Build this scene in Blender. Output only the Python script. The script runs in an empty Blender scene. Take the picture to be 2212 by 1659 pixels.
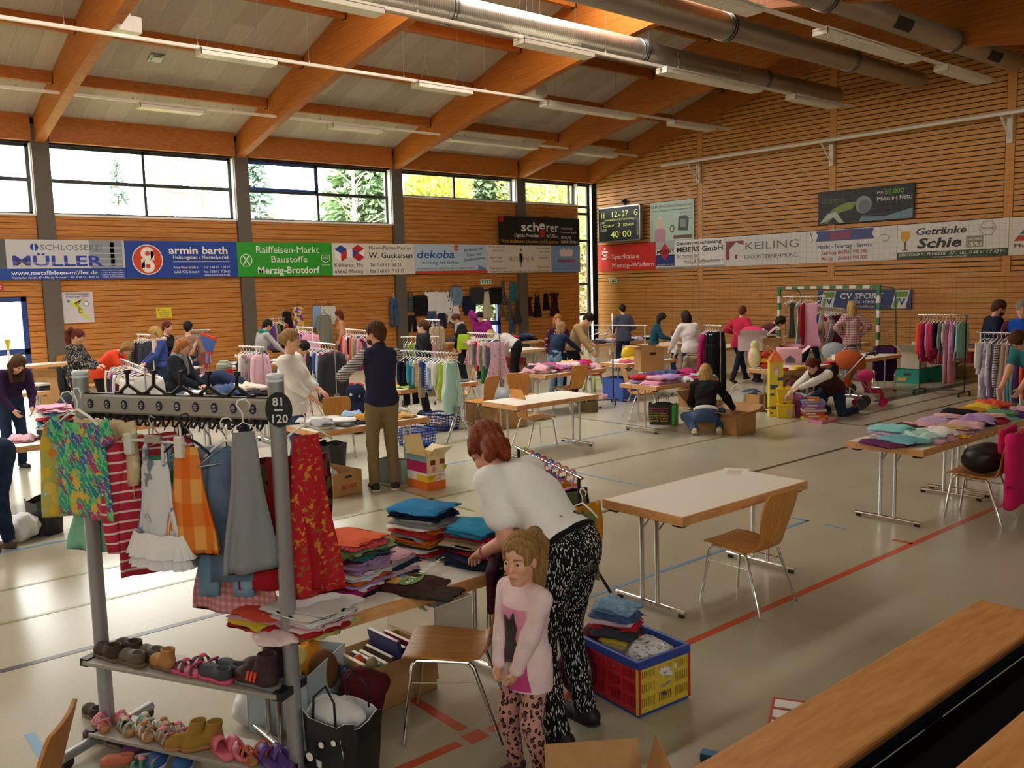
import bpy, math, random
import numpy as np
from mathutils import Vector as V, Matrix
sc = bpy.context.scene
COL = sc.collection
random.seed(11)
PI = math.pi
# ------------------------------------------------------------------ camera
CAMH, FPX, CXP, CYP = 2.35, 1909.51, 1106.0, 829.5
YAW, PIT, ROL = 0.87002331, -0.11199847, -0.02588811
_f = np.array([-math.sin(YAW)*math.cos(PIT), math.cos(YAW)*math.cos(PIT), math.sin(PIT)])
_r = np.array([math.cos(YAW), math.sin(YAW), 0.0]); _u = np.cross(_r, _f)
RGT = _r*math.cos(ROL) + _u*math.sin(ROL); UPV = -_r*math.sin(ROL) + _u*math.cos(ROL); FWD = _f
cd = bpy.data.cameras.new('camera'); cam = bpy.data.objects.new('camera', cd); COL.objects.link(cam)
cd.sensor_width = 36.0; cd.lens = FPX*36.0/2212.0; cd.clip_end = 300; cd.clip_start = 0.05
cam.matrix_world = Matrix(((RGT[0], UPV[0], -FWD[0], 0), (RGT[1], UPV[1], -FWD[1], 0), (RGT[2], UPV[2], -FWD[2], CAMH), (0, 0, 0, 1)))
sc.camera = cam
# ------------------------------------------------------------------ sky, exposure
wd = bpy.data.worlds.new('sky'); sc.world = wd; wd.use_nodes = True
bg = wd.node_tree.nodes['Background']; bg.inputs[0].default_value = (1.0, 0.975, 0.93, 1); bg.inputs[1].default_value = 10.0
sc.view_settings.view_transform = 'Standard'; sc.view_settings.look = 'None'
sc.view_settings.exposure = 0.95; sc.view_settings.gamma = 1.0; sc.view_settings.use_curve_mapping = False
sc.cycles.use_denoising = True; sc.cycles.max_bounces = 7; sc.cycles.diffuse_bounces = 4; sc.cycles.glossy_bounces = 3
sc.cycles.transparent_max_bounces = 12; sc.cycles.sample_clamp_indirect = 6.0; sc.cycles.caustics_reflective = False; sc.cycles.caustics_refractive = False
def portal(loc, rot, sx, sy):
    l = bpy.data.lights.new('daylight', 'AREA'); l.shape = 'RECTANGLE'; l.size = sx; l.size_y = sy; l.cycles.is_portal = True
    o = bpy.data.objects.new('daylight_opening', l); COL.objects.link(o); o.location = loc; o.rotation_euler = rot; o['kind'] = 'helper'
XL, YE = -24.2, 24.8
PIL = [-15.2, -10.0, -4.82, 0.36, 5.55, 10.64, 15.79, 21.0]
for i in range(7):
    a, b = PIL[i]+.2, PIL[i+1]-.2
    z0 = 5.26 if i == 6 else 4.36
    portal((XL-.2, (a+b)/2, (z0+6.02)/2), (0, PI/2*-1, 0), 6.02-z0, b-a)
portal((XL-.2, 24.2, 2.6), (0, -PI/2, 0), 5.1, .66)
# daylight falling through the ridge skylights
for i in range(6):
    portal((-13.4, (PIL[i]+PIL[i+1])/2, 10.0), (0, 0, 0), 2.6, 4.2)
for k in range(4): portal((5.2, -15.0+k*5.35, 5.0), (0, PI/2, 0), .8, 4.7)   # unseen windows added above the stand to brighten the foreground
# ------------------------------------------------------------------ helpers
def at(x, y, z=0.0):
    """pixel of the 2212x1659 frame -> point on the horizontal plane z"""
    d = RGT*(x-CXP)/FPX - UPV*(y-CYP)/FPX + FWD
    return d*((z-CAMH)/d[2]) + np.array([0, 0, CAMH])
def lin(c):
    if isinstance(c, str):
        c = tuple(int(c[i:i+2], 16)/255 for i in (0, 2, 4))
    return tuple((v/12.92 if v <= .04045 else ((v+.055)/1.055)**2.4) for v in c) + (1,)
MC = {}
def mat(name, c, rough=.6, metal=0.0, bump=0, bscale=60, spec=.5, alpha=1, emit=0):
    if name in MC: return MC[name]
    m = bpy.data.materials.new(name); m.use_nodes = True; nt = m.node_tree; b = nt.nodes['Principled BSDF']
    b.inputs['Base Color'].default_value = lin(c); b.inputs['Roughness'].default_value = rough; b.inputs['Metallic'].default_value = metal
    b.inputs['Specular IOR Level'].default_value = spec
    if emit: b.inputs['Emission Color'].default_value = lin(c); b.inputs['Emission Strength'].default_value = emit
    if bump:
        n = nt.nodes.new('ShaderNodeTexNoise'); n.inputs['Scale'].default_value = bscale; n.inputs['Detail'].default_value = 3
        t = nt.nodes.new('ShaderNodeTexCoord'); nt.links.new(t.outputs['Object'], n.inputs['Vector'])
        bm_ = nt.nodes.new('ShaderNodeBump'); bm_.inputs['Strength'].default_value = bump; bm_.inputs['Distance'].default_value = .01
        nt.links.new(n.outputs['Fac'], bm_.inputs['Height']); nt.links.new(bm_.outputs['Normal'], b.inputs['Normal'])
    MC[name] = m; return m
def cloth(c, rough=.9):
    """plain woven fabric in one colour"""
    return mat('fabric_'+c, c, rough, 0, .35, 45, .2)
def nodemat(name, build, rough=.7, spec=.3, metal=0, bump=0):
    """build(nt, tc) returns a colour socket; tc = texture-coordinate node"""
    if name in MC: return MC[name]
    m = bpy.data.materials.new(name); m.use_nodes = True; nt = m.node_tree; b = nt.nodes['Principled BSDF']
    tc = nt.nodes.new('ShaderNodeTexCoord'); s = build(nt, tc)
    nt.links.new(s, b.inputs['Base Color']); b.inputs['Roughness'].default_value = rough; b.inputs['Specular IOR Level'].default_value = spec
    b.inputs['Metallic'].default_value = metal
    if bump:
        bn = nt.nodes.new('ShaderNodeBump'); bn.inputs['Strength'].default_value = bump; bn.inputs['Distance'].default_value = .004
        nt.links.new(s, bn.inputs['Height']); nt.links.new(bn.outputs['Normal'], b.inputs['Normal'])
    MC[name] = m; return m
def mapv(nt, tc, sc3, out='Object', rot=(0, 0, 0)):
    mp = nt.nodes.new('ShaderNodeMapping'); mp.inputs['Scale'].default_value = sc3; mp.inputs['Rotation'].default_value = rot
    nt.links.new(tc.outputs[out], mp.inputs['Vector']); return mp.outputs['Vector']
def noise(nt, vec, scale, detail=3, dist=0):
    n = nt.nodes.new('ShaderNodeTexNoise'); n.inputs['Scale'].default_value = scale; n.inputs['Detail'].default_value = detail
    n.inputs['Distortion'].default_value = dist; nt.links.new(vec, n.inputs['Vector']); return n.outputs['Fac']
def ramp(nt, fac, stops, mode='LINEAR'):
    r = nt.nodes.new('ShaderNodeValToRGB'); r.color_ramp.interpolation = mode; e = r.color_ramp.elements
    while len(e) < len(stops): e.new(.5)
    for k, (p, c) in enumerate(stops): e[k].position = p; e[k].color = lin(c)
    nt.links.new(fac, r.inputs['Fac']); return r.outputs['Color']
def mixc(nt, fac, a, b, mode='MIX'):
    m = nt.nodes.new('ShaderNodeMix'); m.data_type = 'RGBA'; m.blend_type = mode
    for s, v in ((m.inputs[0], fac), (m.inputs[6], a), (m.inputs[7], b)):
        if isinstance(v, (int, float)): s.default_value = v
        elif isinstance(v, (tuple, str)): s.default_value = lin(v) if isinstance(v, str) else v
        else: nt.links.new(v, s)
    return m.outputs[2]
def wood(name, c1, c2, stretch, scale=1.0, rough=.5, knots=False, spec=.4):
    def b(nt, tc):
        v = mapv(nt, tc, stretch)
        f = noise(nt, v, 3*scale, 6, .6)
        col = ramp(nt, f, [(.3, c1), (.7, c2)])
        if knots:
            k = nt.nodes.new('ShaderNodeTexVoronoi'); k.inputs['Scale'].default_value = 1.0
            nt.links.new(mapv(nt, tc, knots), k.inputs['Vector'])
            kk = ramp(nt, k.outputs['Distance'], [(.03, '5a2c10'), (.07, 'ffffff')])
            col = mixc(nt, .8, col, kk, 'MULTIPLY')
        return col
    return nodemat(name, b, rough, spec)
class G:
    """collects shapes that become ONE mesh object"""
    def __init__(s): s.v = []; s.f = []; s.m = []; s.mi = 0
    def add(s, vs, fs):
        o = len(s.v); s.v += [tuple(map(float, p)) for p in vs]; s.f += [tuple(i+o for i in f) for f in fs]; s.m += [s.mi]*len(fs); return s
    def box(s, c, d, rot=None, R=None):
        hx, hy, hz = d[0]/2, d[1]/2, d[2]/2
        p = [V((x, y, z)) for x in (-hx, hx) for y in (-hy, hy) for z in (-hz, hz)]
        if rot is not None: R = Matrix.Rotation(rot, 3, 'Z')
        if R is not None: p = [R @ q for q in p]
        c = V(c)
        return s.add([q+c for q in p], [(0, 1, 3, 2), (4, 6, 7, 5), (0, 4, 5, 1), (2, 3, 7, 6), (0, 2, 6, 4), (1, 5, 7, 3)])
    def bb(s, a, b): return s.box([(a[i]+b[i])/2 for i in range(3)], [abs(b[i]-a[i]) for i in range(3)])
    def rings(s, rs, cap=True, closed=True):
        n = len(rs[0]); vs = [p for r in rs for p in r]; fs = []
        for i in range(len(rs)-1):
            for j in range(n if closed else n-1):
                k = (j+1) % n; fs.append((i*n+j, i*n+k, (i+1)*n+k, (i+1)*n+j))
        if cap: fs.append(tuple(reversed(range(n)))); fs.append(tuple((len(rs)-1)*n+j for j in range(n)))
        return s.add(vs, fs)
    def tube(s, pts, r, n=8, cap=True, flat=1.0):
        pts = [V(p) for p in pts]; rs = r if isinstance(r, (list, tuple)) else [r]*len(pts); out = []; up = None
        for i, p in enumerate(pts):
            t = (pts[min(i+1, len(pts)-1)]-pts[max(i-1, 0)]).normalized()
            if up is None: up = V((0, 0, 1)) if abs(t.z) < .9 else V((1, 0, 0))
            a = t.cross(up)
            if a.length < 1e-5: a = t.cross(V((1, .1, 0)))
            a.normalize(); b = a.cross(t).normalized(); up = b
            out.append([p+a*(rs[i]*math.cos(2*PI*k/n))+b*(rs[i]*flat*math.sin(2*PI*k/n)) for k in range(n)])
        return s.rings(out, cap)
    def lathe(s, prof, n=16, c=(0, 0, 0), axis='Z', cap=True):
        rs = []
        for r, z in prof:
            rs.append([(c[0]+r*math.cos(2*PI*k/n), c[1]+r*math.sin(2*PI*k/n), c[2]+z) if axis == 'Z' else
                       ((c[0]+r*math.cos(2*PI*k/n), c[1]+z, c[2]-r*math.sin(2*PI*k/n)) if axis == 'Y' else
                        (c[0]+z, c[1]+r*math.cos(2*PI*k/n), c[2]+r*math.sin(2*PI*k/n))) for k in range(n)])
        return s.rings(rs, cap)
    def prism(s, poly, f0, f1):
        """poly: list of 2d points; f0/f1 map (a,b) -> 3d for the two ends"""
        return s.rings([[f0(*p) for p in poly], [f1(*p) for p in poly]])
    def make(s, name, mats, parent=None, loc=(0, 0, 0), rz=0, smooth=False, bevel=0, auto=None):
        me = bpy.data.meshes.new(name); me.from_pydata(s.v, [], s.f)
        mats = mats if isinstance(mats, (list, tuple)) else [mats]
        for m in mats: me.materials.append(m)
        if len(mats) > 1: me.polygons.foreach_set('material_index', s.m)
        if smooth: me.polygons.foreach_set('use_smooth', [True]*len(s.f))
        if smooth and auto is not None: me.set_sharp_from_angle(angle=math.radians(auto))
        me.update()
        o = bpy.data.objects.new(name, me); COL.objects.link(o); o.location = loc; o.rotation_euler = (0, 0, rz)
        if parent: o.parent = parent
        if bevel:
            b = o.modifiers.new('bevel', 'BEVEL'); b.width = bevel; b.segments = 2; b.limit_method = 'ANGLE'
        return o
USED = {}
def tag(o, label, cat, group=None):
    USED[label] = USED.get(label, 0)+1
    o['label'] = label; o['category'] = cat
    if group: o['group'] = group
    return o
def thing(name, label, cat, loc=(0, 0, 0), rz=0, group=None):
    o = bpy.data.objects.new(name, None); COL.objects.link(o); o.location = loc; o.rotation_euler = (0, 0, rz); o.empty_display_size = .1
    return tag(o, label, cat, group)
def struct(o): o['kind'] = 'structure'; return o
def dup(root, loc, rz=0, label=None, group=None, scale=None):
    r = root.copy(); COL.objects.link(r); r.location = loc; r.rotation_euler = (0, 0, rz)
    if scale: r.scale = scale
    if label: tag(r, label, root['category'], group or root.get('group'))
    for ch in list(root.children):
        c = ch.copy(); COL.objects.link(c); c.parent = r
        for g in list(ch.children):
            d = g.copy(); COL.objects.link(d); d.parent = c
    return r
def setmat(o, m):
    if len(o.data.materials) == 0: o.data.materials.append(m)
    o.material_slots[0].link = 'OBJECT'; o.material_slots[0].material = m; return o
TXT = []
def text(s, c, x, z, h, parent, w=None, align='LEFT', bold=0, shear=0, y=-.004, name='lettering', rot=None):
    """lettering on the front (-y) face of a board whose local x runs along it; c = material"""
    cu = bpy.data.curves.new(name, 'FONT'); cu.body = s; cu.size = h*1.38; cu.align_x = align; cu.shear = shear; cu.extrude = .001
    cu.offset = bold*h; cu.resolution_u = 2; cu.materials.append(c)
    o = bpy.data.objects.new(name, cu); COL.objects.link(o); o.parent = parent; o.location = (x, y, z)
    o.rotation_euler = (PI/2, rot or 0, 0)
    if w: TXT.append((o, w))
    return o
def fit_text():
    bpy.context.view_layer.update()
    for o, w in TXT:
        d = o.dimensions.x
        if d > 0: o.scale.x = w/d
    dg = bpy.context.evaluated_depsgraph_get()
    for o in [q for q in COL.objects if q.type == 'FONT']:
        me = bpy.data.meshes.new_from_object(o.evaluated_get(dg)); me.name = o.name
        n = bpy.data.objects.new('tmp', me); COL.objects.link(n); n.parent = o.parent; n.location = o.location; n.rotation_euler = o.rotation_euler; n.scale = o.scale
        cu = o.data; nm = o.name; bpy.data.objects.remove(o); bpy.data.curves.remove(cu); n.name = nm
    TXT.clear()
ORD = 'first second third fourth fifth sixth seventh eighth ninth tenth eleventh twelfth thirteenth fourteenth fifteenth sixteenth seventeenth eighteenth nineteenth twentieth'.split()
def ordn(i): return ORD[i] if i < 20 else ('twenty-' + ORD[i-20] if i < 29 else 'thirtieth')
# ------------------------------------------------------------------ materials of the hall
M_BOARD = wood('pine_boards', 'ac6a28', 'cc8a40', (6, .5, 9), 1, .55, (2.2, 2.2, 7.5))
M_BOARDE = wood('spruce_boards', 'c08038', 'd99c50', (.5, 6, 9), 1, .5, (2.2, 2.2, 7.5))
M_GLU = wood('glulam', 'a4581c', 'bf762c', (.4, 2, 14), 1, .5)
M_GAP = mat('black_fleece', '1c120b', .95)
M_PIL = mat('grey_brown_steel', '5d554b', .6)
M_FRAME = mat('anthracite_frame', '24272b', .45)
M_BLUEF = mat('navy_frame', '1c3e86', .45)
M_WHITE = mat('white_lacquer', 'f0eee6', .4)
M_CHROME = mat('chrome', 'd9d9d6', .16, 1)
M_STEEL = mat('brushed_steel', 'a9abac', .35, 1)
M_BLACK = mat('black_plastic', '15151a', .45)
M_DARK = mat('dark_steel', '2a2624', .5)
def _glass():
    m = bpy.data.materials.new('window_glass'); m.use_nodes = True; nt = m.node_tree; nt.nodes.clear()
    o = nt.nodes.new('ShaderNodeOutputMaterial'); t = nt.nodes.new('ShaderNodeBsdfTransparent'); g = nt.nodes.new('ShaderNodeBsdfGlossy')
    g.inputs['Roughness'].default_value = .02; mx = nt.nodes.new('ShaderNodeMixShader'); mx.inputs[0].default_value = .06
    t.inputs[0].default_value = (.96, .98, .97, 1)
    nt.links.new(t.outputs[0], mx.inputs[1]); nt.links.new(g.outputs[0], mx.inputs[2]); nt.links.new(mx.outputs[0], o.inputs[0]); return m
M_GLASS = _glass()
def _floor(nt, tc):
    v = mapv(nt, tc, (1, 1, 1)); f = noise(nt, v, 90, 2); g = noise(nt, v, .7, 4)
    a = ramp(nt, f, [(.3, 'a9a28c'), (.7, 'b5ae99')])
    return mixc(nt, .35, a, ramp(nt, g, [(.35, '9e967f'), (.65, 'b9b29d')]))
M_FLOOR = nodemat('sports_floor', _floor, .24, .45)
# ------------------------------------------------------------------ floor with its court lines
g = G(); g.bb((XL-.3, -18, -.1), (6, YE+.3, 0))
LN = dict(red='c9502a', olive='827b35', black='3b3a38', blue='5f93b5')
lm = [M_FLOOR] + [mat('line_'+k, c, .3) for k, c in LN.items()]
def fl(mi, x0, y0, x1, y1, w):
    g.mi = mi; h = w/2
    if abs(x0-x1) < abs(y0-y1): g.bb((x0-h, y0, 0), (x1+h, y1, .0012+.0002*mi))
    else: g.bb((x0, y0-h, 0), (x1, y1+h, .0012+.0002*mi))
fl(1, -3.52, -16, -3.52, 2.55, .06); fl(1, -3.52, 2.75, -3.52, 24, .06); fl(1, -5.6, 2.65, -3.62, 2.65, .06)
fl(1, -3.57, 2.62, -3.47, 2.69, .05); fl(1, -3.70, 7.52, -3.52, 7.52, .05)
fl(2, -7.97, -8, -7.97, 16, .045); fl(2, -7.14, -8, -7.14, 3.2, .045); fl(2, -9.4, 5.51, -7.2, 5.51, .045)
fl(3, -6.22, -8, -6.22, 13.0, .06); fl(3, -6.94, 13.1, -6.94, 20.5, .05); fl(3, -7.9, 13.05, -6.94, 13.05, .045); fl(3, -8.2, 15.7, -8.0, 21, .05)
fl(3, -11.1, 10.75, -8.5, 10.75, .03); fl(3, -7.5, 14, -7.5, 19.5, .05); fl(3, -12.6, 17.6, -5.5, 17.6, .04)
fl(4, -4.57, 2.7, -4.57, 7.56, .04); fl(4, -4.83, 7.55, -4.55, 7.55, .035); fl(4, -8.9, 7.57, -6.4, 7.57, .03); fl(4, -4.37, 7.55, -4.17, 7.55, .03)
fl(4, -9.4, 5.9, -9.4, 11, .04); fl(4, -9.19, .5, -9.19, 3, .05); fl(4, -5.2, .9, -4.3, .9, .05)
struct(g.make('floor', lm))
# ------------------------------------------------------------------ left wall: board cladding between pillars, windows, eaves
RW = .137
back = G(); brd = G()
BAYS = []
for i in range(len(PIL)):
    a = PIL[i]+.2; b = PIL[i+1]-.2 if i < 7 else 24.6
    sill = 4.32 if i < 6 else 5.22
    b2 = b if i < 7 else 23.86
    BAYS.append((a, b, sill))
    holes = []
    if i == 3: holes = [(3.6, 4.98, 2.36)]
    if i == 6: holes = [(18.72, 19.98, 2.2)]
    def seg(y0, y1, z0, z1):
        back.bb((XL-.3, y0, z0), (XL-.022, y1, z1))
        r = 0; z = z0
        while z < z1-.03:
            h = min(RW, z1-z); brd.bb((XL-.022, y0+.004, z+.006), (XL, y1-.004, z+h-.005)); z += RW
    if not holes: seg(a, b2, 0, sill)
    for h0, h1, hz in holes:
        seg(a, h0, 0, hz); seg(h1, b2, 0, hz); seg(a, b2, hz, sill)
for y0, y1 in [(-18, PIL[0]+.2)]: back.bb((XL-.3, y0, 0), (XL, y1, 6.6))
back.bb((XL-.3, -18, 6.06), (XL-.02, YE, 7.3))
wl = struct(brd.make('wall_left', M_BOARD)); o = back.make('backing', M_GAP, wl)
for i, y in enumerate(PIL):
    g = G(); g.bb((XL-.28, y-.2, 0), (XL+.10, y+.2, 6.5)); o = struct(g.make('pillar', M_PIL, bevel=.01))
    g = G()
    for dz in (6.25, 6.5):
        for dy in (-.26, .26): g.bb((XL+.02, y+dy-.03, dz-.03), (XL+.09, y+dy+.03, dz+.03))
    g.make('bolt', M_STEEL, o)
def window(n, y0, y1, z0, z1, mull=(), trans=(), blue=None, sill=True, x=XL-.2):
    g = G(); t = .05
    def bar(ya, yb, za, zb, d=.08): g.bb((x-d/2, ya, za), (x+d/2, yb, zb))
    bar(y0, y1, z1-.07, z1); bar(y0, y1, z0, z0+.05); bar(y0, y0+.06, z0, z1); bar(y1-.1, y1, z0, z1)
    for m in mull: bar(m-.035, m+.035, z0, z1)
    for q in trans: bar(y0, y1, q-.045, q+.045, .1)
    w = struct(g.make('window_%d' % n, M_FRAME))
    G().bb((x-.006, y0, z0), (x+.006, y1, z1)).make('pane', M_GLASS, w)
    g = G()
    if sill: g.bb((x+.04, y0, z0-.05), (XL+.03, y1, z0))
    g.bb((x+.04, y1-.02, z0), (XL+.005, y1, z1)); g.bb((x+.04, y0, z0), (XL+.005, y0+.02, z1))
    g.make('reveal', M_WHITE, w)
    if blue:
        g = G(); ya, yb, za, zb = blue
        for q in ((ya, yb, za, za+.08), (ya, yb, zb-.08, zb), (ya, ya+.08, za, zb), (yb-.08, yb, za, zb)): g.bb((x+.03, q[0], q[2]), (x+.07, q[1], q[3]))
        g.make('sash', M_BLUEF, w)
    return w
for i in range(6):
    a, b, s = BAYS[i]
    if i < 5: window(i+1, a, b, s+.05, 6.06, [(a+b)/2-.05], [5.2])
window(6, BAYS[5][0], BAYS[5][1], 4.37, 6.06, [13.1], [5.2], (10.86, 13.08, 5.22, 6.03))
window(7, BAYS[6][0], BAYS[6][1], 5.27, 6.06, [18.22])
window(8, BAYS[7][0], 23.86, 5.27, 6.06, [23.6])
w = window(9, 23.87, 24.64, .05, 6.06, [], [5.22, 4.96, 3.95, 2.3, 1.15], None, False)
struct(G().bb((XL-.3, 24.62, 0), (XL-.1, 24.8, 6.6)).make('pillar', M_FRAME))
# eaves beam, rafters, purlins, roof deck
ZR = lambda x: 6.74+.303*(x+24) if x < -13.4 else 6.74+.303*(-2.8-x)
def ZB(x, k=.24, c=.0055):
    d = (x+24) if x < -13.4 else (-2.8-x); return 6.1+k*d-c*d*d
for i in range(-1, 8):
    y0 = PIL[i]+.2 if i >= 0 else -18; y1 = PIL[i+1]-.2 if i < 7 else 24.55
    struct(G().bb((XL-.05, y0, 6.1), (XL+.16, y1, 6.76)).make('eaves_beam', M_GLU))
def rafter(y, w, k, c, x0=XL+.1, xe=-2.9):
    g = G(); xs = np.linspace(x0, xe, 29)
    poly = [(x, ZB(x, k, c)) for x in xs] + [(x, ZR(x)+.06) for x in xs[::-1]]
    n = len(poly)
    r0 = [(p[0], y-w/2, p[1]) for p in poly]; r1 = [(p[0], y+w/2, p[1]) for p in poly]
    m = len(xs); vs = r0+r1; fs = []
    for j in range(m-1):
        a, b = j, j+1; ta, tb = n-1-j, n-2-j
        fs += [(a, b, tb, ta), (n+b, n+a, n+ta, n+tb), (a, n+a, n+b, b), (ta, tb, n+tb, n+ta)]
    fs += [(0, n-1, 2*n-1, n), (m-1, m-1+n, m+n, m)]
    g.add(vs, fs); return struct(g.make('rafter', M_GLU))
for y in PIL: rafter(y, .22, .24, .0055)
rafter(24.5, .3, .31, .0055)
for k, x in enumerate([-22.1, -20.05, -17.95, -15.9, -10.9, -8.85, -6.75, -4.7]):
    g = G()
    ys = PIL+[24.4]
    for i in range(len(ys)-1):
        g.bb((x-.07, ys[i]+.11, ZR(x)-.24), (x+.07, ys[i+1]-.11, ZR(x)+.02))
    o = struct(g.make('purlin_beam', M_GLU)); g = G()
    for i in range(len(ys)-1):
        for yy in (ys[i]+.115, ys[i+1]-.115): g.bb((x-.1, yy-.006, ZR(x)-.26), (x+.1, yy+.006, ZR(x)-.02))
    g.make('hanger_plate', M_DARK, o)
def _deck(nt, tc):
    v = mapv(nt, tc, (.6, 2.0, 1)); f = noise(nt, v, 1.2, 2)
    w = noise(nt, mapv(nt, tc, (.25, 9, 1)), 6, 4)
    a = ramp(nt, w, [(.3, 'aea693'), (.7, 'd0c8b6')])
    b = nt.nodes.new('ShaderNodeTexBrick'); b.offset = .37; b.inputs['Scale'].default_value = 1
    b.inputs['Color1'].default_value = lin('cfc7b7'); b.inputs['Color2'].default_value = lin('a89f90'); b.inputs['Mortar'].default_value = lin('908879')
    b.inputs['Mortar Size'].default_value = .006; b.inputs['Brick Width'].default_value = 2.4; b.inputs['Row Height'].default_value = .5
    nt.links.new(mapv(nt, tc, (1, 1, 1)), b.inputs['Vector'])
    return mixc(nt, .55, a, b.outputs['Color'])
M_DECK = nodemat('wood_wool_deck', _deck, .95, .1)
g = G()
def slab(xa, xb, ya, yb):
    t = .15; g.add([(xa, ya, ZR(xa)), (xb, ya, ZR(xb)), (xb, yb, ZR(xb)), (xa, yb, ZR(xa)), (xa, ya, ZR(xa)+t), (xb, ya, ZR(xb)+t), (xb, yb, ZR(xb)+t), (xa, yb, ZR(xa)+t)],
          [(0, 1, 2, 3), (7, 6, 5, 4), (0, 4, 5, 1), (1, 5, 6, 2), (2, 6, 7, 3), (3, 7, 4, 0)])
SKY = [(PIL[i]+.3, PIL[i+1]-.3) for i in range(6)]
slab(-24.5, -14.8, -18, YE+.3); slab(-12.0, -2.5, -18, YE+.3)
ys = [-18]+[q for s in SKY for q in s]+[YE+.3]
for i in range(0, len(ys), 2): slab(-14.8, -13.4, ys[i], ys[i+1]); slab(-13.4, -12.0, ys[i], ys[i+1])
struct(g.make('ceiling', M_DECK))
for k, (a, b) in enumerate(SKY):
    g = G()
    for x in (-14.8, -12.0): g.bb((x-.04, a, ZR(x)-.02), (x+.04, b, ZR(x)+.35))
    for y in (a, b): g.prism([(-14.84, ZR(-14.8)), (-13.4, ZR(-13.4)), (-11.96, ZR(-12)), (-11.96, ZR(-12)+.35), (-13.4, ZR(-13.4)+.35), (-14.84, ZR(-14.8)+.35)], lambda p, q: (p, y-.04, q), lambda p, q: (p, y+.04, q))
    w = struct(g.make('window_%d' % (10+k), M_GLU))
    g = G(); g.add([(-14.84, a, ZR(-14.8)+.36), (-13.4, a, ZR(-13.4)+.36), (-11.96, a, ZR(-12)+.36), (-14.84, b, ZR(-14.8)+.36), (-13.4, b, ZR(-13.4)+.36), (-11.96, b, ZR(-12)+.36)], [(0, 1, 4, 3), (1, 2, 5, 4)])
    g.make('pane', M_GLASS, w)
# ------------------------------------------------------------------ end wall
g = G(); gb = G()
gb.bb((XL-.3, YE+.03, 0), (6, YE+.3, 10.2))
POSTS = [-24.1, -19.2, -14.3, -9.36, -4.4, .5, 5.4]
z = 0.02
while z < 9.8:
    low = z < 2.28; gap = .011 if low else .026
    for i in range(len(POSTS)-1):
        xa, xb = POSTS[i], POSTS[i+1]
        if not low: xa += .12 if i else 0; xb -= .12
        lim = z-.1
        cuts = [xa, xb]
        if low: cuts = list(np.linspace(xa, xb, 5))
        for p, q in zip(cuts[:-1], cuts[1:]): g.bb((p+.003, YE, z+gap/2), (q-.003, YE+.03, z+.138-gap/2))
    z += .138
we = struct(g.make('wall_end', M_BOARDE)); gb.make('backing', M_GAP, we)
for k, x in enumerate(POSTS):
    if k: struct(G().bb((x-.11, YE-.012, 2.3), (x+.11, YE+.03, 9.9)).make('trim_%d' % k, M_BOARDE, bevel=.004))
struct(G().bb((XL+.1, YE-.008, 2.29), (5.4, YE+.02, 2.36)).make('trim_8', M_BOARDE))
# the sides behind the camera: plain plastered walls and the lower roof over the stand
M_PLAS = mat('plaster', 'cbbd9f', .9)
g = G(); g.bb((5, -18, 0), (5.3, YE, 4.6)); g.bb((5, -18, 5.4), (5.3, YE, 6.5)); g.bb((5, 3.4, 4.6), (5.3, YE, 5.4))
for k in range(8): g.bb((5, -18+k*5.35, 4.6), (5.3, -17.4+k*5.35, 5.4))
o = struct(g.make('wall_right', M_PLAS))
for k in range(4):  # unseen windows, added behind the camera for light on the front tables
    ya, yb = -17.4+k*5.35, -12.65+k*5.35; g = G()
    for q in ((ya, ya+.06, 4.6, 5.4), (yb-.06, yb, 4.6, 5.4), (ya, yb, 4.6, 4.66), (ya, yb, 5.34, 5.4), ((ya+yb)/2-.03, (ya+yb)/2+.03, 4.6, 5.4)): g.bb((5.12, q[0], q[2]), (5.2, q[1], q[3]))
    w = struct(g.make('window_%d' % (17+k), M_FRAME)); G().bb((5.155, ya, 4.6), (5.165, yb, 5.4)).make('pane', M_GLASS, w)
struct(G().bb((XL, -18.3, 0), (5.3, -18, 10)).make('wall_back', M_PLAS))
struct(G().bb((-2.9, -18, 6.05), (5.3, YE, 6.3)).make('ceiling_stand', M_DECK))
# ------------------------------------------------------------------ doors in the left wall
def door(n, y0, y1, zt, leaf):
    g = G(); x = XL-.08; t = .12
    for q in ((y0, y0+t, 0, zt), (y1-t, y1, 0, zt), (y0, y1, zt-t, zt), (y0, y1, 0, .12), (y0, y1, .95, 1.1)): g.bb((x-.05, q[0], q[2]), (x+.05, q[1], q[3]))
    d = struct(g.make('door_%d' % n, M_BLUEF, bevel=.005)); G().bb((x-.008, y0+.1, .1), (x+.008, y1-.1, zt-.1)).make('pane', M_GLASS, d)
    g = G(); g.tube([(x+.06, y0+.2, 1.05), (x+.12, y0+.2, 1.05), (x+.12, y0+.34, 1.05)], .012); g.make('door_handle', M_STEEL, d, smooth=True)
    return d
door(1, 3.6, 4.98, 2.36, 1); door(2, 18.72, 19.98, 2.2, 1)
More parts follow.
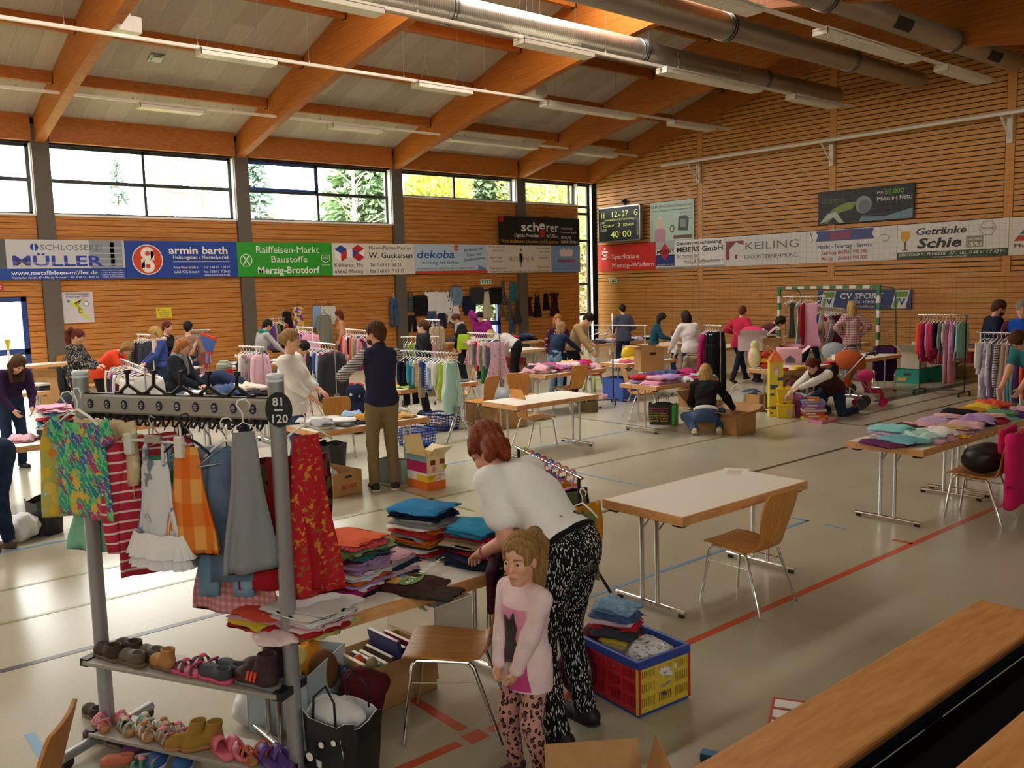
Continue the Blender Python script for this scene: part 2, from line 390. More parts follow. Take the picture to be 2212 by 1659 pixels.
# ------------------------------------------------------------------ outside: lawn, trees behind the windows
def _grass(nt, tc):
    f = noise(nt, mapv(nt, tc, (1, 1, 1)), 1.3, 5); return ramp(nt, f, [(.3, '6a6b3c'), (.7, '9a8f63')])
g = G(); g.bb((-90, -60, -.4), (XL-.32, 90, -.05)); o = struct(g.make('ground_outside', nodemat('lawn', _grass, .95, .1)))
def leafmat(n, a, b):
    return nodemat(n, lambda nt, tc: ramp(nt, noise(nt, mapv(nt, tc, (1, 1, 1)), 2.2, 3), [(.3, a), (.7, b)]), .8, .2)
M_BARK = mat('bark', '6b5a48', .9); M_BIRCH = mat('birch_bark', 'd8d2c4', .8)
M_CON = leafmat('conifer_needles', '5c7a58', '9cb68a'); M_CONB = leafmat('blue_needles', '86a39a', 'bccdc4')  # leaf colours here and below are paled to carry outdoor haze and glare
M_YEL = leafmat('yellow_green_leaves', 'a5aa4a', 'd2d078'); M_OLV = leafmat('olive_leaves', '848c4a', 'bcbb78'); M_TWIG = mat('pale_twigs', 'cbbb98', .9)
rnd = random.Random(5)
def leaves(n, fn, size):
    g = G()
    for _ in range(n):
        p, d = fn(); s = size*rnd.uniform(.6, 1.3); a = V((rnd.gauss(0, 1), rnd.gauss(0, 1), rnd.gauss(0, .6))).normalized()
        b = (V(d)+V((rnd.gauss(0, .3), rnd.gauss(0, .3), rnd.gauss(0, .3)))).normalized(); a = (a-b*a.dot(b)).normalized(); p = V(p)
        g.add([p-b*s*.1, p+a*s*.35+b*s*.45, p+b*s, p-a*s*.35+b*s*.45], [(0, 1, 2, 3)])
    return g
def conifer(name, label, x, y, h, r, m, n=2600):
    t = thing(name, label, 'tree', (x, y, -.06), 0, 'trees outside the windows')
    G().tube([(0, 0, 0), (0, 0, h*.95)], [.18, .03]).make('trunk', M_BARK, t, smooth=True)
    def fn():
        q = rnd.random()**.7; zz = h*(.08+.92*(1-q)); a = rnd.uniform(0, 2*PI); rr = r*q*(.55+.45*math.sin(zz*5.5)**2)*rnd.uniform(.35, 1)
        return (rr*math.cos(a), rr*math.sin(a), zz), (math.cos(a), math.sin(a), -.35)
    leaves(n*2, fn, .36).make('foliage', m, t); return t
def bush(name, label, x, y, h, r, m, n=2200, z0=0., cat='bush'):
    t = thing(name, label, cat, (x, y, -.06), 0, 'trees outside the windows')
    G().tube([(0, 0, 0), (0, 0, h*.7)], [.12, .04]).make('trunk', M_BARK, t, smooth=True)
    def fn():
        d = V((rnd.gauss(0, 1), rnd.gauss(0, 1), rnd.gauss(0, 1))).normalized(); k = rnd.uniform(.6, 1)*(1+.15*math.sin(d.x*9)*math.sin(d.z*8))
        return (d.x*r*k, d.y*r*k, z0+(h-z0)*(.5+.5*d.z*k)), d+V((0, 0, .3))
    leaves(n*2, fn, .24).make('foliage', m, t); return t
def bare(name, label, x, y, h, m, spread=.5, n=9):
    t = thing(name, label, 'tree', (x, y, -.06), 0, 'trees outside the windows')
    G().tube([(0, 0, 0), (.1, .05, h*.5), (0, .2, h)], [.13, .09, .03]).make('trunk', m, t, smooth=True); g = G()
    for k in range(n*3):
        z = h*rnd.uniform(.35, .95); a = rnd.uniform(0, 2*PI); L = h*spread*rnd.uniform(.4, 1)
        p = V((0, .1, z)); d = V((math.cos(a), math.sin(a), rnd.uniform(.1, .9))).normalized(); pts = [p]
        for _ in range(4): d = (d+V((rnd.gauss(0, .22), rnd.gauss(0, .22), rnd.gauss(.05, .2)))).normalized(); pts.append(pts[-1]+d*L/4)
        g.tube(pts, [.03, .024, .018, .012, .006], 4, False)
    g.make('branch', m, t); return t
conifer('conifer', 'hazy blue-green conifer seen low in the widest window', -58, 17.5, 11.0, 3.0, M_CONB, 2000)
bare('bare_tree', 'bare brown tree at the right end of the widest window', -46, 18.0, 12.5, M_TWIG, .45, 16)
conifer('conifer', 'slim blue-green conifer at the left edge of the blue-sashed window', -33, 15.0, 9.5, 1.5, M_CONB, 2400)
bush('bush', 'pale brown bush crown at the right end of the widest window', -44, 17.3, 11.5, 2.6, M_TWIG, 1500, 4)
bush('bush', 'pale bare bush low in the blue-sashed window', -40, 20.0, 6.8, 2.2, M_TWIG, 900)
conifer('conifer', 'dense dark green fir filling the right half of the blue-sashed window', -33, 19.8, 12.5, 3.2, M_CON, 4200)
bare('bare_tree', 'pale bare branches in front of the dense fir', -30.5, 17.8, 8.4, M_TWIG, .36, 8)
bare('birch', 'white birch trunk at the left of the third high window', -31, 20.4, 9.5, M_BIRCH, .3, 6)
bush('bush', 'yellow-green round bush in the middle of the third high window', -31, 22.3, 8.6, 1.5, M_YEL, 3200, 1.5)
conifer('conifer', 'dark green spruce on the right of the third high window', -32, 25.6, 11, 2.9, M_CON, 4200)
conifer('conifer', 'dark fir behind the white birch trunk', -38, 24.0, 11, 2.6, M_CON, 2600)
bush('bush', 'olive shrub filling the last high window by the corner', -30, 27.2, 8.4, 2.3, M_OLV, 3600, .5)
bare('bare_tree', 'pale bare shrub in front of the olive bush by the corner', -28.6, 26.2, 7.6, M_TWIG, .3, 7)
bush('bush', 'brownish hedge bush low beside the corner glazing', -28.5, 29.4, 4.2, 1.8, M_TWIG, 2600)
bush('bush', 'olive bush above the brownish hedge by the corner glazing', -33, 33, 8, 2.6, M_OLV, 2600)
# ------------------------------------------------------------------ lamps on rails under the roof
M_WIRE = mat('steel_wire', '8a8880', .5)
M_LAMP = mat('cream_sheet_metal', 'ddd6c5', .4); M_LOUV = mat('lamp_louvre', 'ded8c8', .35)
RAILS = [(-21.58, 6.78, [(7.1, 8.6), (12.07, 13.65), (16.0, 19.45), (21.3, 23.15)], 'rail nearest the windows'),
         (-17.57, 7.12, [(7.0, 8.6), (12.1, 13.7), (16.15, 19.6), (21.3, 23.3)], 'second rail from the windows'),
         (-13.46, 7.15, [(7.0, 8.6), (11.75, 13.7), (16.0, 19.7), (21.2, 23.4)], 'rail below the ridge'),
         (-9.56, 7.13, [(11.6, 13.9), (16.05, 19.9), (21.2, 23.6)], 'rail farthest from the windows')]
for x, z, ls, nm in RAILS:
    r = tag(G().bb((x-.035, -4, z-.03), (x+.035, 24.3, z+.03)).make('lighting_rail', M_LAMP), 'long cream lighting '+nm+', running to the end wall', 'lighting rail', 'lighting rails')
    for k in range(12):
        y = -2.6+k*2.4; zt = ZR(x)-.02
        G().tube([(x, y, z), (x, y, zt)], .003, 5).box((x, y, z+.05), (.03, .03, .06)).make('suspension_wire', M_WIRE, r)
    for k, (a, b) in enumerate(ls):
        w = .17
        t = thing('ceiling_lamp', 'cream box lamp, %s along the %s' % (ordn(k), nm), 'lamp', (x, (a+b)/2, z-.09), 0, 'box lamps on the rails')
        L = b-a; g = G(); g.bb((-w, -L/2, -.06), (-w+.012, L/2, .07)); g.bb((w-.012, -L/2, -.06), (w, L/2, .07)); g.bb((-w, -L/2, -.06), (w, -L/2+.012, .07)); g.bb((-w, L/2-.012, -.06), (w, L/2, .07)); g.bb((-w, -L/2, .02), (w, L/2, .03))
        g.make('housing', M_LAMP, t)
        g = G(); g.bb((-w+.01, -L/2+.01, -.055), (w-.01, L/2-.01, -.045))
        n = int(L/.12)
        for q in range(1, n): g.bb((-w+.012, -L/2+L*q/n-.004, -.06), (w-.012, -L/2+L*q/n+.004, -.045))
        g.make('louvre', M_LOUV, t)
        for yy in (-L*.3, L*.3):
            zz = min(.5, ZR(x)-z-.02); g = G(); g.tube([(0, yy-.18, .05), (0, yy, zz), (0, yy+.18, .05)], .003, 5); g.tube([(0, yy, zz), (0, yy, ZR(x)-z)], .003, 5); g.make('suspension_wire', M_WIRE, t)
for i, (y, d) in enumerate([(5.78, 'between the first two rafters on the window side'), (16.22, 'farther along, near the third rafter')]):
    t = thing('loudspeaker', 'white boxy loudspeaker under the roof, '+d, 'loudspeaker', (-18.0, y, 7.42), .1, 'white loudspeakers under the roof')
    G().box((0, 0, 0), (.5, .46, .3)).make('cabinet', M_LAMP, t, bevel=.015); G().bb((-.18, -.05, .15), (.18, .05, .2)).tube([(0, 0, .15), (0, 0, ZR(-18)-7.42)], .015).make('bracket', M_LAMP, t)
g = G(); g.box((0, 0, 0), (.3, .3, .04)); g.box((0, 0, -.02), (.2, .2, .03)); o = tag(g.make('smoke_detector', M_STEEL, loc=(-20.9, 7.35, ZR(-20.9)-.03)), 'small grey detector plate on the roof deck beside the first lamp', 'detector'); o.rotation_euler = (0, -.294, 0)
# ------------------------------------------------------------------ spiral air ducts
def _duct(nt, tc):
    w = nt.nodes.new('ShaderNodeTexWave'); w.inputs['Scale'].default_value = 6; w.bands_direction = 'Y'; w.inputs['Distortion'].default_value = .2
    nt.links.new(mapv(nt, tc, (1, 1, 1)), w.inputs['Vector']); return ramp(nt, w.outputs['Fac'], [(0, '8e8a7e'), (.12, 'aaa598'), (1, 'b8b3a6')])
M_DUCT = nodemat('galvanised_spiral', _duct, .42, .5, .75)
for k, (x, z, fl_, nm) in enumerate([(-13.85, 7.52, [10.3, 15.7, 20.5], 'beside the rail below the ridge'), (-11.48, 7.5, [10.4, 15.65, 20.6], 'in the middle of the three'), (-9.1, 7.47, [10.5, 15.4, 20.66], 'with black outlet grilles, farthest right')]):
    t = thing('air_duct', 'galvanised spiral air duct '+nm, 'air duct', (x, 0, z), 0, 'round air ducts under the roof')
    cuts = [-6]+fl_+[24.25]; g = G()
    for j in range(len(cuts)-1):
        r = [.29, .27, .235, .215][j]
        g.lathe([(r, cuts[j]), (r, cuts[j+1])], 24, axis='Y')
    g.make('pipe', M_DUCT, t, smooth=True, auto=40); 
    for j, y in enumerate(fl_):
        r = [.29, .27, .235][j]; g = G()
        for dy in (-.1, .02, .1): g.lathe([(r, dy), (r+.02, dy), (r+.02, dy+.03), (r, dy+.03)], 24, axis='Y')
        g.make('flange', M_STEEL, t, loc=(0, y, 0), smooth=True, auto=40)
    for y in np.arange(-4, 24, 3.3):
        for sx in (-.2, .2): G().tube([(sx, y, .1), (sx, y, ZR(x+sx)-z)], .003, 5).make('suspension_wire', M_WIRE, t)
    if k == 2:
        for y in (18.1, 22.6):
            g = G(); rr = .245 if y < 20 else .225
            ring = []
            for a in np.linspace(-1.05, 0.0, 9): ring.append((rr*math.cos(a), rr*math.sin(a)))
            g.rings([[(p[0], y-.33, p[1]) for p in ring], [(p[0], y+.33, p[1]) for p in ring]], False, False)
            g.make('grille', mat('outlet_grille', '1d1c1a', .7), t)
# ------------------------------------------------------------------ curtain rail with the ball-stop net on the end wall
t = thing('net_rail', 'long cream net rail on wall brackets along the end wall', 'rail', (0, YE-.75, 6.27))
G().lathe([(.055, -20.25), (.055, 4)], 10, axis='X').make('tube', M_LAMP, t, smooth=True, auto=40)
for x in POSTS[1:5]:
    g = G(); g.box((x, .68, -.28), (.13, .07, .75)); g.box((x, .36, .0), (.07, .7, .07)); g.tube([(x, .08, -.03), (x, .68, -.55)], .03, 6); g.make('bracket', M_LAMP, t)
g = G(); x0, x1 = -19.0, -6.0; yy = YE-.75
rn = random.Random(3); cols = np.arange(x0, x1, .16)
def nety(x, z): return yy+.06*math.sin(x*3.1+z*.6)+.04*math.sin(x*7.3)
def nettop(x): return 6.2-.16*abs(math.sin((x-x0)*PI/1.1))-(.9*math.sin((x+15.4)/1.7*PI)**2 if -15.4 < x < -13.7 else 0)-(.75*math.sin((x+13.1)/1.9*PI)**2 if -13.1 < x < -11.2 else 0)
for x in cols:
    zt = nettop(x); zs = np.linspace(zt, .35, 22); g.tube([(x+.03*math.sin(q*2+x), nety(x, q), q) for q in zs], .0015, 3, False)
for k in range(36):
    q = 6.0-k*.16; pts = [(x, nety(x, q), q-.05*abs(math.sin(x*2.3))) for x in np.arange(x0, x1, .4) if nettop(x) > q]
    if len(pts) > 3: g.tube(pts, .0015, 3, False)
for x in (-18.95, -18.7, -18.5): g.tube([(x, yy, 6.2), (x, yy, .4)], .012, 4)
top = [(x, nety(x, 6), nettop(x)) for x in np.arange(x0, x1, .1)]
g.tube(top, .008, 4)
tag(g.make('ball_stop_net', mat('net_twine', 'b89a70', .9)), 'fine cream ball-stop net hanging from the rail before the end wall', 'net')
# ------------------------------------------------------------------ banners, boards and notices
def BM(c): return mat('print_'+c, c, .45, spec=.35)
W_, K_ = BM('f4f2ec'), BM('1b1b1e')
def board(name, label, cat, x0, x1, z0, z1, c, wall='L', dep=.03, group=None, pull=.0):
    """flat panel on the left wall (x0,x1 = world Y) or the end wall (world X); local x runs along it, local z up"""
    loc = (XL+.13+pull, x0, z0) if wall == 'L' else (x0, YE-.03-dep-pull, z0)
    g = G(); L, H = x1-x0, z1-z0
    g.bb((0, 0, 0), (L, dep, H)) if True else 0
    o = g.make(name, c if not isinstance(c, str) else BM(c), loc=loc, rz=PI/2 if wall == 'L' else 0)
    return tag(o, label, cat, group), L, H
def rect(p, c, x0, z0, x1, z1, y=-.003, name='colour_field'):
    return G().bb((x0, y, z0), (x1, y+.002+.0005, z1)).make(name, BM(c), p)
def poly(p, c, pts, y=-.005, name='emblem', d=.002):
    g = G(); g.prism([(q[0], q[1]) for q in pts], lambda a, b: (a, y, b), lambda a, b: (a, y+d, b)); return g.make(name, BM(c) if isinstance(c, str) else c, p)
def disc(p, c, x, z, r, y=-.004, n=32, rz=1.0, name='emblem'):
    return poly(p, c, [(x+r*math.cos(2*PI*k/n), z+r*rz*math.sin(2*PI*k/n)) for k in range(n)], y, name)
GB = 'advertising boards along the window wall'; GE = 'advertising boards along the end wall'
Z0, Z1 = 2.765, 3.735
b, L, H = board('advertising_board', 'blue and silver locksmith board at the left end of the window wall', 'sign', 4.32, 7.32, Z0, Z1, 'c9cbcf', group=GB)
rect(b, '24479b', 0, 0, L, .27); rect(b, '8d959c', 2.15, .27, 2.95, H); rect(b, '50565c', 2.65, .33, 2.75, H-.05); rect(b, '585c60', 0, .27, .28, H)
for k in range(4): rect(b, 'b5babd', 2.05, .35+k*.14, L, .38+k*.14, -.004)
text('SCHLOSSEREI', BM('6b6e75'), 1.02, .72, .14, b, 1.42); disc(b, '24479b', .9, .79, .09); rect(b, 'c9cbcf', .88, .69, .91, .9, -.007)
text('MÜLLER', BM('2b3fa6'), .38, .33, .26, b, 2.05, bold=.03)
for k in range(4): rect(b, 'c9cbcf', .38, .345+k*.035, 1.3+k*.3, .353+k*.035, -.0075)
text('www.metallideen-müller.de', W_, .36, .12, .1, b, 1.95, bold=.012); text('Mettlacher Straße 47 • Merzig-Brotdorf • Tel. 0 68 61 / 8 97 21', W_, .36, .03, .05, b, 1.95)
for k, s_ in enumerate(['• Fenster, Türen & Wintergärten', '• Tor- & Zaunanlagen', '• Geländer, Treppen & Balkone', '• Stahl- & Edelstahlbau']): text(s_, W_, 2.4, .2-k*.055, .03, b, .55)
b, L, H = board('advertising_board', 'blue heating firm board with a round orange a-b emblem', 'sign', 7.33, 10.33, Z0, Z1, '20449c', group=GB)
disc(b, 'e9ecf2', .56, .48, .395, -.004); disc(b, 'd4491f', .56, .48, .37, -.0065); disc(b, 'f3efe6', .56, .64, .17, -.009); disc(b, 'd4491f', .56, .64, .06, -.0115); rect(b, 'f3efe6', .64, .47, .73, .7, -.009); disc(b, 'f3efe6', .56, .31, .17, -.009); disc(b, 'd4491f', .56, .31, .06, -.0115); rect(b, 'f3efe6', .39, .27, .48, .5, -.009)
text('armin barth', W_, 1.12, .64, .2, b, 1.62, bold=.03); text('Heizungsbau - Meisterbetrieb', W_, 1.22, .5, .1, b, 1.55, bold=.01); rect(b, 'e9ecf2', 1.22, .42, 2.78, .43)
text('Peter-Wust-Straße 6', W_, 1.22, .24, .07, b, .66); text('66663 MZG Brotdorf', W_, 1.22, .12, .07, b, .68); text('Tel.: 0 68 61  7 29 77', W_, 2.03, .24, .07, b, .75); text('Fax: 0 68 61  7 29 62', W_, 2.03, .12, .07, b, .75); text('www.armin-barth.de', W_, 2.05, .03, .07, b, .72)
b, L, H = board('advertising_board', 'bright green building supplies board on the window wall', 'sign', 10.34, 13.32, Z0, Z1, '2f9e2b', group=GB)
text('Raiffeisen-Markt', W_, .55, .67, .2, b, 1.98); text('Baustoffe', W_, 1.0, .4, .19, b, 1.13); text('Merzig-Brotdorf', W_, .58, .08, .2, b, 1.95, bold=.02)
disc(b, 'eef3ea', .26, .46, .18, -.004); disc(b, '2f9e2b', .26, .46, .16, -.0065)
for s_ in (-1, 1): poly(b, 'eef3ea', [(.26-s_*.11, .35), (.26-s_*.08, .33), (.26+s_*.1, .57), (.26+s_*.07, .59)], -.009)
poly(b, 'eef3ea', [(2.62, .62), (2.9, .62), (2.9, .44), (2.76, .37), (2.62, .44)], -.004); poly(b, '2f9e2b', [(2.64, .6), (2.88, .6), (2.88, .45), (2.76, .395), (2.64, .45)], -.0065); text('RWZ', W_, 2.66, .48, .09, b, .2, y=-.008); text('Raiffeisen', W_, 2.62, .3, .05, b, .28)
b, L, H = board('advertising_board', 'cream tiling firm board with red, white and blue cubes', 'sign', 13.33, 16.32, Z0, Z1, 'dfdccf', group=GB)
def cube(x, z, s, c):
    a, h = s*.87, s*.5
    poly(b, c[0], [(x, z+s), (x-a, z+h), (x, z), (x+a, z+h)], -.004); poly(b, c[1], [(x-a, z+h), (x-a, z-h), (x, z-s), (x, z)], -.004); poly(b, c[2], [(x, z), (x, z-s), (x+a, z-h), (x+a, z+h)], -.004)
cube(.3, .66, .25, ('2a4fa0', 'f4f2ec', 'c3272e')); cube(.9, .68, .25, ('c3272e', '2a4fa0', 'f4f2ec')); poly(b, 'f4f2ec', [(.5, .54), (.5, .8), (.7, .8), (.7, .54)], -.006); poly(b, 'c3272e', [(.7, .54), (.95, .43), (1.12, .55), (.9, .68)], -.006)
text('Fliesen-Platten-Marmor', K_, 1.28, .78, .12, b, 1.6); text('W. Guckeisen', K_, 1.28, .52, .18, b, 1.62, bold=.012); text('Klinkerstr. 39a', K_, .06, .25, .12, b, .98); text('66663 Merzig', K_, .06, .06, .12, b, .98); text('Tel. 0 68 61 / 66 23', K_, 1.3, .25, .12, b, 1.15); text('Fax 0 68 61 / 7 63 17', K_, 1.3, .06, .12, b, 1.25)
b, L, H = board('advertising_board', 'light blue board with a red stripe along its bottom edge', 'sign', 16.33, 19.32, Z0, Z1, 'b9d3e4', group=GB)
rect(b, 'd0492e', 0, 0, L, .1); text('dekoba', BM('1f4a9a'), .05, .52, .26, b, 1.5, bold=.012, shear=.15); disc(b, 'd84a33', 1.68, .86, .1); text('ulm', W_, 1.6, .83, .06, b, .16, y=-.007); text('werbung mit format', BM('3d4a66'), .25, .32, .12, b, 1.5, shear=.2)
for k, s_ in enumerate(['Ihr Partner für', 'Trikot- und', 'Bandenwerbung']): text(s_, BM('28395c'), [2.0, 2.1, 2.0][k], .72-k*.16, .1, b, [.82, .62, .92][k], shear=.25, bold=.008, rot=-.1)
text('Hochwaldstraße 44 • 66663 Merzig • Tel. 06861 / 93943-0', BM('3d4a66'), .05, .15, .06, b, 2.4, shear=.1)
poly(b, '5f86b8', [(2.55, .12), (2.62, .2), (2.58, .3), (2.7, .24), (2.9, .18), (2.95, .12)], -.004)
b, L, H = board('advertising_board', 'cream hotel board with a faint grey statue emblem', 'sign', 19.33, 22.36, Z0, Z1, 'ddd6c6', group=GB)
text('ROE MER', BM('8d877c'), 1.0, .4, .17, b, 1.15); disc(b, '9b958a', 1.53, .52, .1, -.004, rz=1.6); disc(b, '8d877c', 1.55, .8, .06, -.004); poly(b, '9b958a', [(1.47, .7), (1.63, .7), (1.6, .2), (1.5, .2)], -.004)
for k, s_ in enumerate(['*** Hotel mit', '41 Zimmern', 'Bistro und', 'Trinkstube', 'Tagungsräume']): text(s_, BM('57524a'), [.05, .2, .12, .22, .1][k], [.86, .74, .5, .38, .14][k], .07, b, [.75, .55, .5, .45, .8][k])
for k, s_ in enumerate(['Restaurant mit', 'feiner Küche', 'Catering', 'Party-Service']): text(s_, BM('57524a'), [2.3, 2.42, 2.4, 2.35][k], [.84, .72, .5, .16][k], .07, b, [.65, .5, .42, .6][k])
text('Schankstraße 2 · 66663 Merzig · Tel. 06861 / 93 39-0 · www.roemer-merzig.de', BM('57524a'), .1, .03, .05, b, 2.8)
b, L, H = board('advertising_board', 'small sky-blue board with a white hand emblem beside the corner', 'sign', 22.37, 23.84, Z0, Z1, '7fa8d8', group=GB)
text('marxen', BM('b8234a'), .3, .36, .16, b, .9, bold=.03); text('Malerbetrieb · Gipser · Trockenbau · Farben', BM('3d5d94'), .06, .2, .05, b, 1.3); text('66663 Merzig · Tel. 06861 / 790', BM('3d5d94'), .06, .1, .05, b, 1.3)
poly(b, 'f1e6e4', [(.45, .58), (1.05, .58), (1.12, .74), (.4, .74)], -.004)
for k in range(5): disc(b, 'f1e6e4', .48+k*.135, .74+.04*(k % 2), .075, -.005, 14, 1.5)
b, L, H = board('advertising_board', 'black printer dealer board hung above the cream hotel board', 'sign', 19.88, 23.8, 3.755, 4.74, '17181a', pull=.03, group=GB)
rect(b, 'b3202c', 0, .78, .2, H); text('sch', W_, 1.0, .48, .33, b, .84, bold=.02); text('e', W_, 1.86, .56, .33, b, .29, bold=.02); text('rer', W_, 2.2, .48, .33, b, .62, bold=.02); rect(b, 'b3202c', 1.9, .27, 2.15, .53, -.004)
text('Digitale Produkte', W_, .68, .27, .13, b, 1.15); text("für's Büro", W_, 2.22, .27, .12, b, .6); text('Wirtschaftlicher Drucken und Kopieren', BM('e0a429'), .06, .06, .12, b, 2.75)
text('VÖLKLINGEN', W_, 2.95, .57, .07, b, .6); text('Vordersten Berg 22', W_, 2.95, .44, .06, b, .82); text('HOTLINE', W_, 2.95, .23, .1, b, .5); text('06898 / 50 30-0', W_, 2.95, .07, .1, b, .86)
b, L, H = board('advertising_board', 'red savings bank board beside the corner glazing', 'sign', -24.0, -21.13, Z0, Z1, 'd8281e', 'E', group=GE)
text('Sparkasse', W_, .72, .44, .18, b, 1.35); text('Merzig-Wadern', W_, .72, .12, .18, b, 2.05)
for q in ((.2, .43, .52, .5), (.2, .56, .27, .7), (.2, .68, .52, .75), (.2, .56, .52, .63), (.45, .43, .52, .6)): rect(b, 'fbeae4', *q)
disc(b, 'fbeae4', .36, .84, .05)
b, L, H = board('advertising_board', 'white builder board with a red diamond and navy field', 'sign', -21.12, -18.15, Z0, Z1, 'eceae4', 'E', group=GE)
rect(b, 'b3b5b4', 0, .68, .86, H); rect(b, '24357c', 0, .1, .86, .5); poly(b, 'c2252a', [(.18, .6), (.42, .92), (.66, .6), (.42, .28)], -.006); rect(b, 'eceae4', .0, .5, .86, .68, -.0045); text('MEIERS', K_, .04, .53, .15, b, .78, bold=.02, shear=.1, y=-.008); text('LOSHEIM AM SEE', W_, .06, .13, .05, b, .74)
text('Bauunternehmung', K_, .94, .8, .13, b, 1.9, bold=.02); text('MEIERS GmbH', K_, .94, .56, .17, b, 1.95, bold=.03); text('Ihr Partner für', K_, .96, .37, .11, b, .9, shear=.25); text('Hoch- & Tiefbauarbeiten !', K_, 1.25, .18, .11, b, 1.65, shear=.25); rect(b, 'b3252b', .95, .335, 1.8, .345); rect(b, 'b3252b', 1.25, .14, 2.6, .15)
rect(b, 'b3b5b4', 0, 0, L, .07); text('Hauptstraße 101 · 66679 Losheim am See · Tel. 0 68 72 / 20 11 · info@meiers-bau.de', K_, .1, .02, .035, b, 2.6)
b, L, H = board('advertising_board', 'pale grey builder board with a wine-red house emblem', 'sign', -18.14, -15.1, Z0, Z1, 'd9d8d2', 'E', group=GE)
poly(b, '8a2338', [(.06, .22), (.06, .82), (.75, .82), (.75, .68), (.45, .78), (.2, .55), (.2, .22)], -.004); rect(b, '8a2338', .42, .24, .5, .38); text('KEILING', BM('6d6a66'), .78, .52, .25, b, 1.95); text('BAUUNTERNEHMUNG', BM('6d6a66'), .78, .22, .13, b, 1.95)
b, L, H = board('advertising_board', 'white emergency service board with a blue and red cylinder picture', 'sign', -15.09, -12.25, Z0, Z1, 'dcdad4', 'E', group=GE)
rect(b, '3f4a86', .32, .64, 2.15, .95); rect(b, '8a3a5e', .75, .67, 1.45, .92, -.0055); disc(b, 'e6e4df', 2.25, .8, .14); disc(b, 'e6e4df', .25, .8, .12)
text('Nacht - Feiertag - Service', BM('2a3670'), .36, .42, .12, b, 1.75, bold=.015); text('Saarlouis (06831) 995 995', BM('b3282d'), .5, .24, .11, b, 1.45, bold=.012); text('Merzig    (06861) 990 000', BM('b3282d'), .5, .07, .11, b, 1.45, bold=.012)
g = G(); g.tube([(2.36, -.006, .72), (2.5, -.006, .74), (2.62, -.006, .66), (2.55, -.006, .56), (2.42, -.006, .55)], .006, 5); g.tube([(.12, -.006, .92), (.2, -.006, .7), (.16, -.006, .62)], .006, 5); g.make('emblem', K_, b)
b, L, H = board('advertising_board', 'white drinks shop board with a beer glass picture', 'sign', -12.24, -9.3, Z0, Z1, 'e2dfd5', 'E', group=GE)
rect(b, '2c4a2c', 0, 0, L, .2); text('BROTDORF - FLURSTR.  17 - TEL. 0 68 61 / 7 42 91', W_, .05, .09, .085, b, 2.8, shear=.2); text('www.getraenke-schie.de', W_, 1.0, .02, .045, b, .9)
text('Getränke', K_, .5, .66, .19, b, 1.35, bold=.03, shear=.2); text('Schie', K_, .55, .3, .27, b, 1.2, bold=.04, shear=.2)
poly(b, 'e9e6dc', [(.12, .9), (.34, .9), (.36, .78), (.1, .78)], -.004); poly(b, 'd9a21b', [(.1, .78), (.36, .78), (.36, .6), (.28, .5), (.18, .5), (.1, .6)], -.004); poly(b, '5a3a22', [(.21, .5), (.25, .5), (.25, .29), (.33, .25), (.13, .25), (.21, .29)], -.004)
poly(b, 'a9a490', [(2.42+.22*math.cos(k*PI/3), .74+.22*math.sin(k*PI/3)) for k in range(6)], -.004); poly(b, 'e2dfd5', [(2.42+.19*math.cos(k*PI/3), .74+.19*math.sin(k*PI/3)) for k in range(6)], -.0065); text('Bier Stübl', K_, 2.27, .71, .07, b, .3, y=-.008)
rect(b, '8f8a74', 1.88, .26, 2.32, .56); text('KARLSBERG', W_, 1.92, .44, .06, b, .36, y=-.006); text('URPILS', W_, 1.92, .3, .09, b, .36, bold=.03, y=-.006)
b, L, H = board('advertising_board', 'cream board with a red triangle at the right edge of the view', 'sign', -9.29, -6.3, Z0, Z1, 'e2dccb', 'E', group=GE)
poly(b, 'c23a2e', [(.12, .36), (.6, .36), (.6, .5), (.22, .5)], -.004); poly(b, '2f7f92', [(.24, .52), (.6, .52), (.6, .7), (.4, .7)], -.004); text('Moritz', K_, .12, .2, .1, b, .6)
# score board, posters, further signs
b, L, H = board('scoreboard', 'dark electronic scoreboard with yellow-green digits', 'scoreboard', -23.7, -21.68, 3.87, 5.08, '23262a', 'E', .14, pull=.12)
g = G(); q = .04
for r_ in ((-q, 0, -q, 0), (L, L+q, -q, H+q)): pass
g.bb((-q, -.02, -q), (0, .14, H+q)); g.bb((L, -.02, -q), (L+q, .14, H+q)); g.bb((-q, -.02, -q), (L+q, .14, 0)); g.bb((-q, -.02, H), (L+q, .14, H+q)); g.make('frame', M_STEEL, b)
LED = mat('led_digits', 'cfdc6a', .5, emit=.25); G().box((L/2, .2, H/2), (.3, .12, .3)).make('wall_mount', M_DARK, b)
for s_, x, z, h, w in (('H', .1, .85, .24, .16), ('12', .6, .87, .22, .27), ('-', .96, .87, .2, .12), ('27', 1.16, .87, .22, .3), ('G', 1.74, .87, .22, .18), ('SCHAUF INFO-SYSTEME ROTE HAHN', .3, .74, .06, 1.4), ('2', .96, .48, .18, .1), ('40', .6, .12, .24, .4), ('00', 1.18, .12, .24, .42)): text(s_, LED, x, z, h, b, w)
for x in (.22, 1.22): rect(b, '0c0d0e', x-.02, .48, x+.58, .63); text('SCHAUF', LED, x, .51, .1, b, .54, y=-.006)
disc(b, mat('led_red', 'e0352b', .5, emit=.8), 1.08, .3, .025); g = G()
for k in range(3):
    d = k*.03; g.tube([(.3, -.006, .72-d), (.08+d, -.006, .72-d), (.08+d, -.006, .38+d), (.4, -.006, .38+d)], .006, 4); g.tube([(1.7, -.006, .78-d), (1.96-d, -.006, .78-d), (1.96-d, -.006, .15)], .006, 4)
g.make('emblem', W_, b)
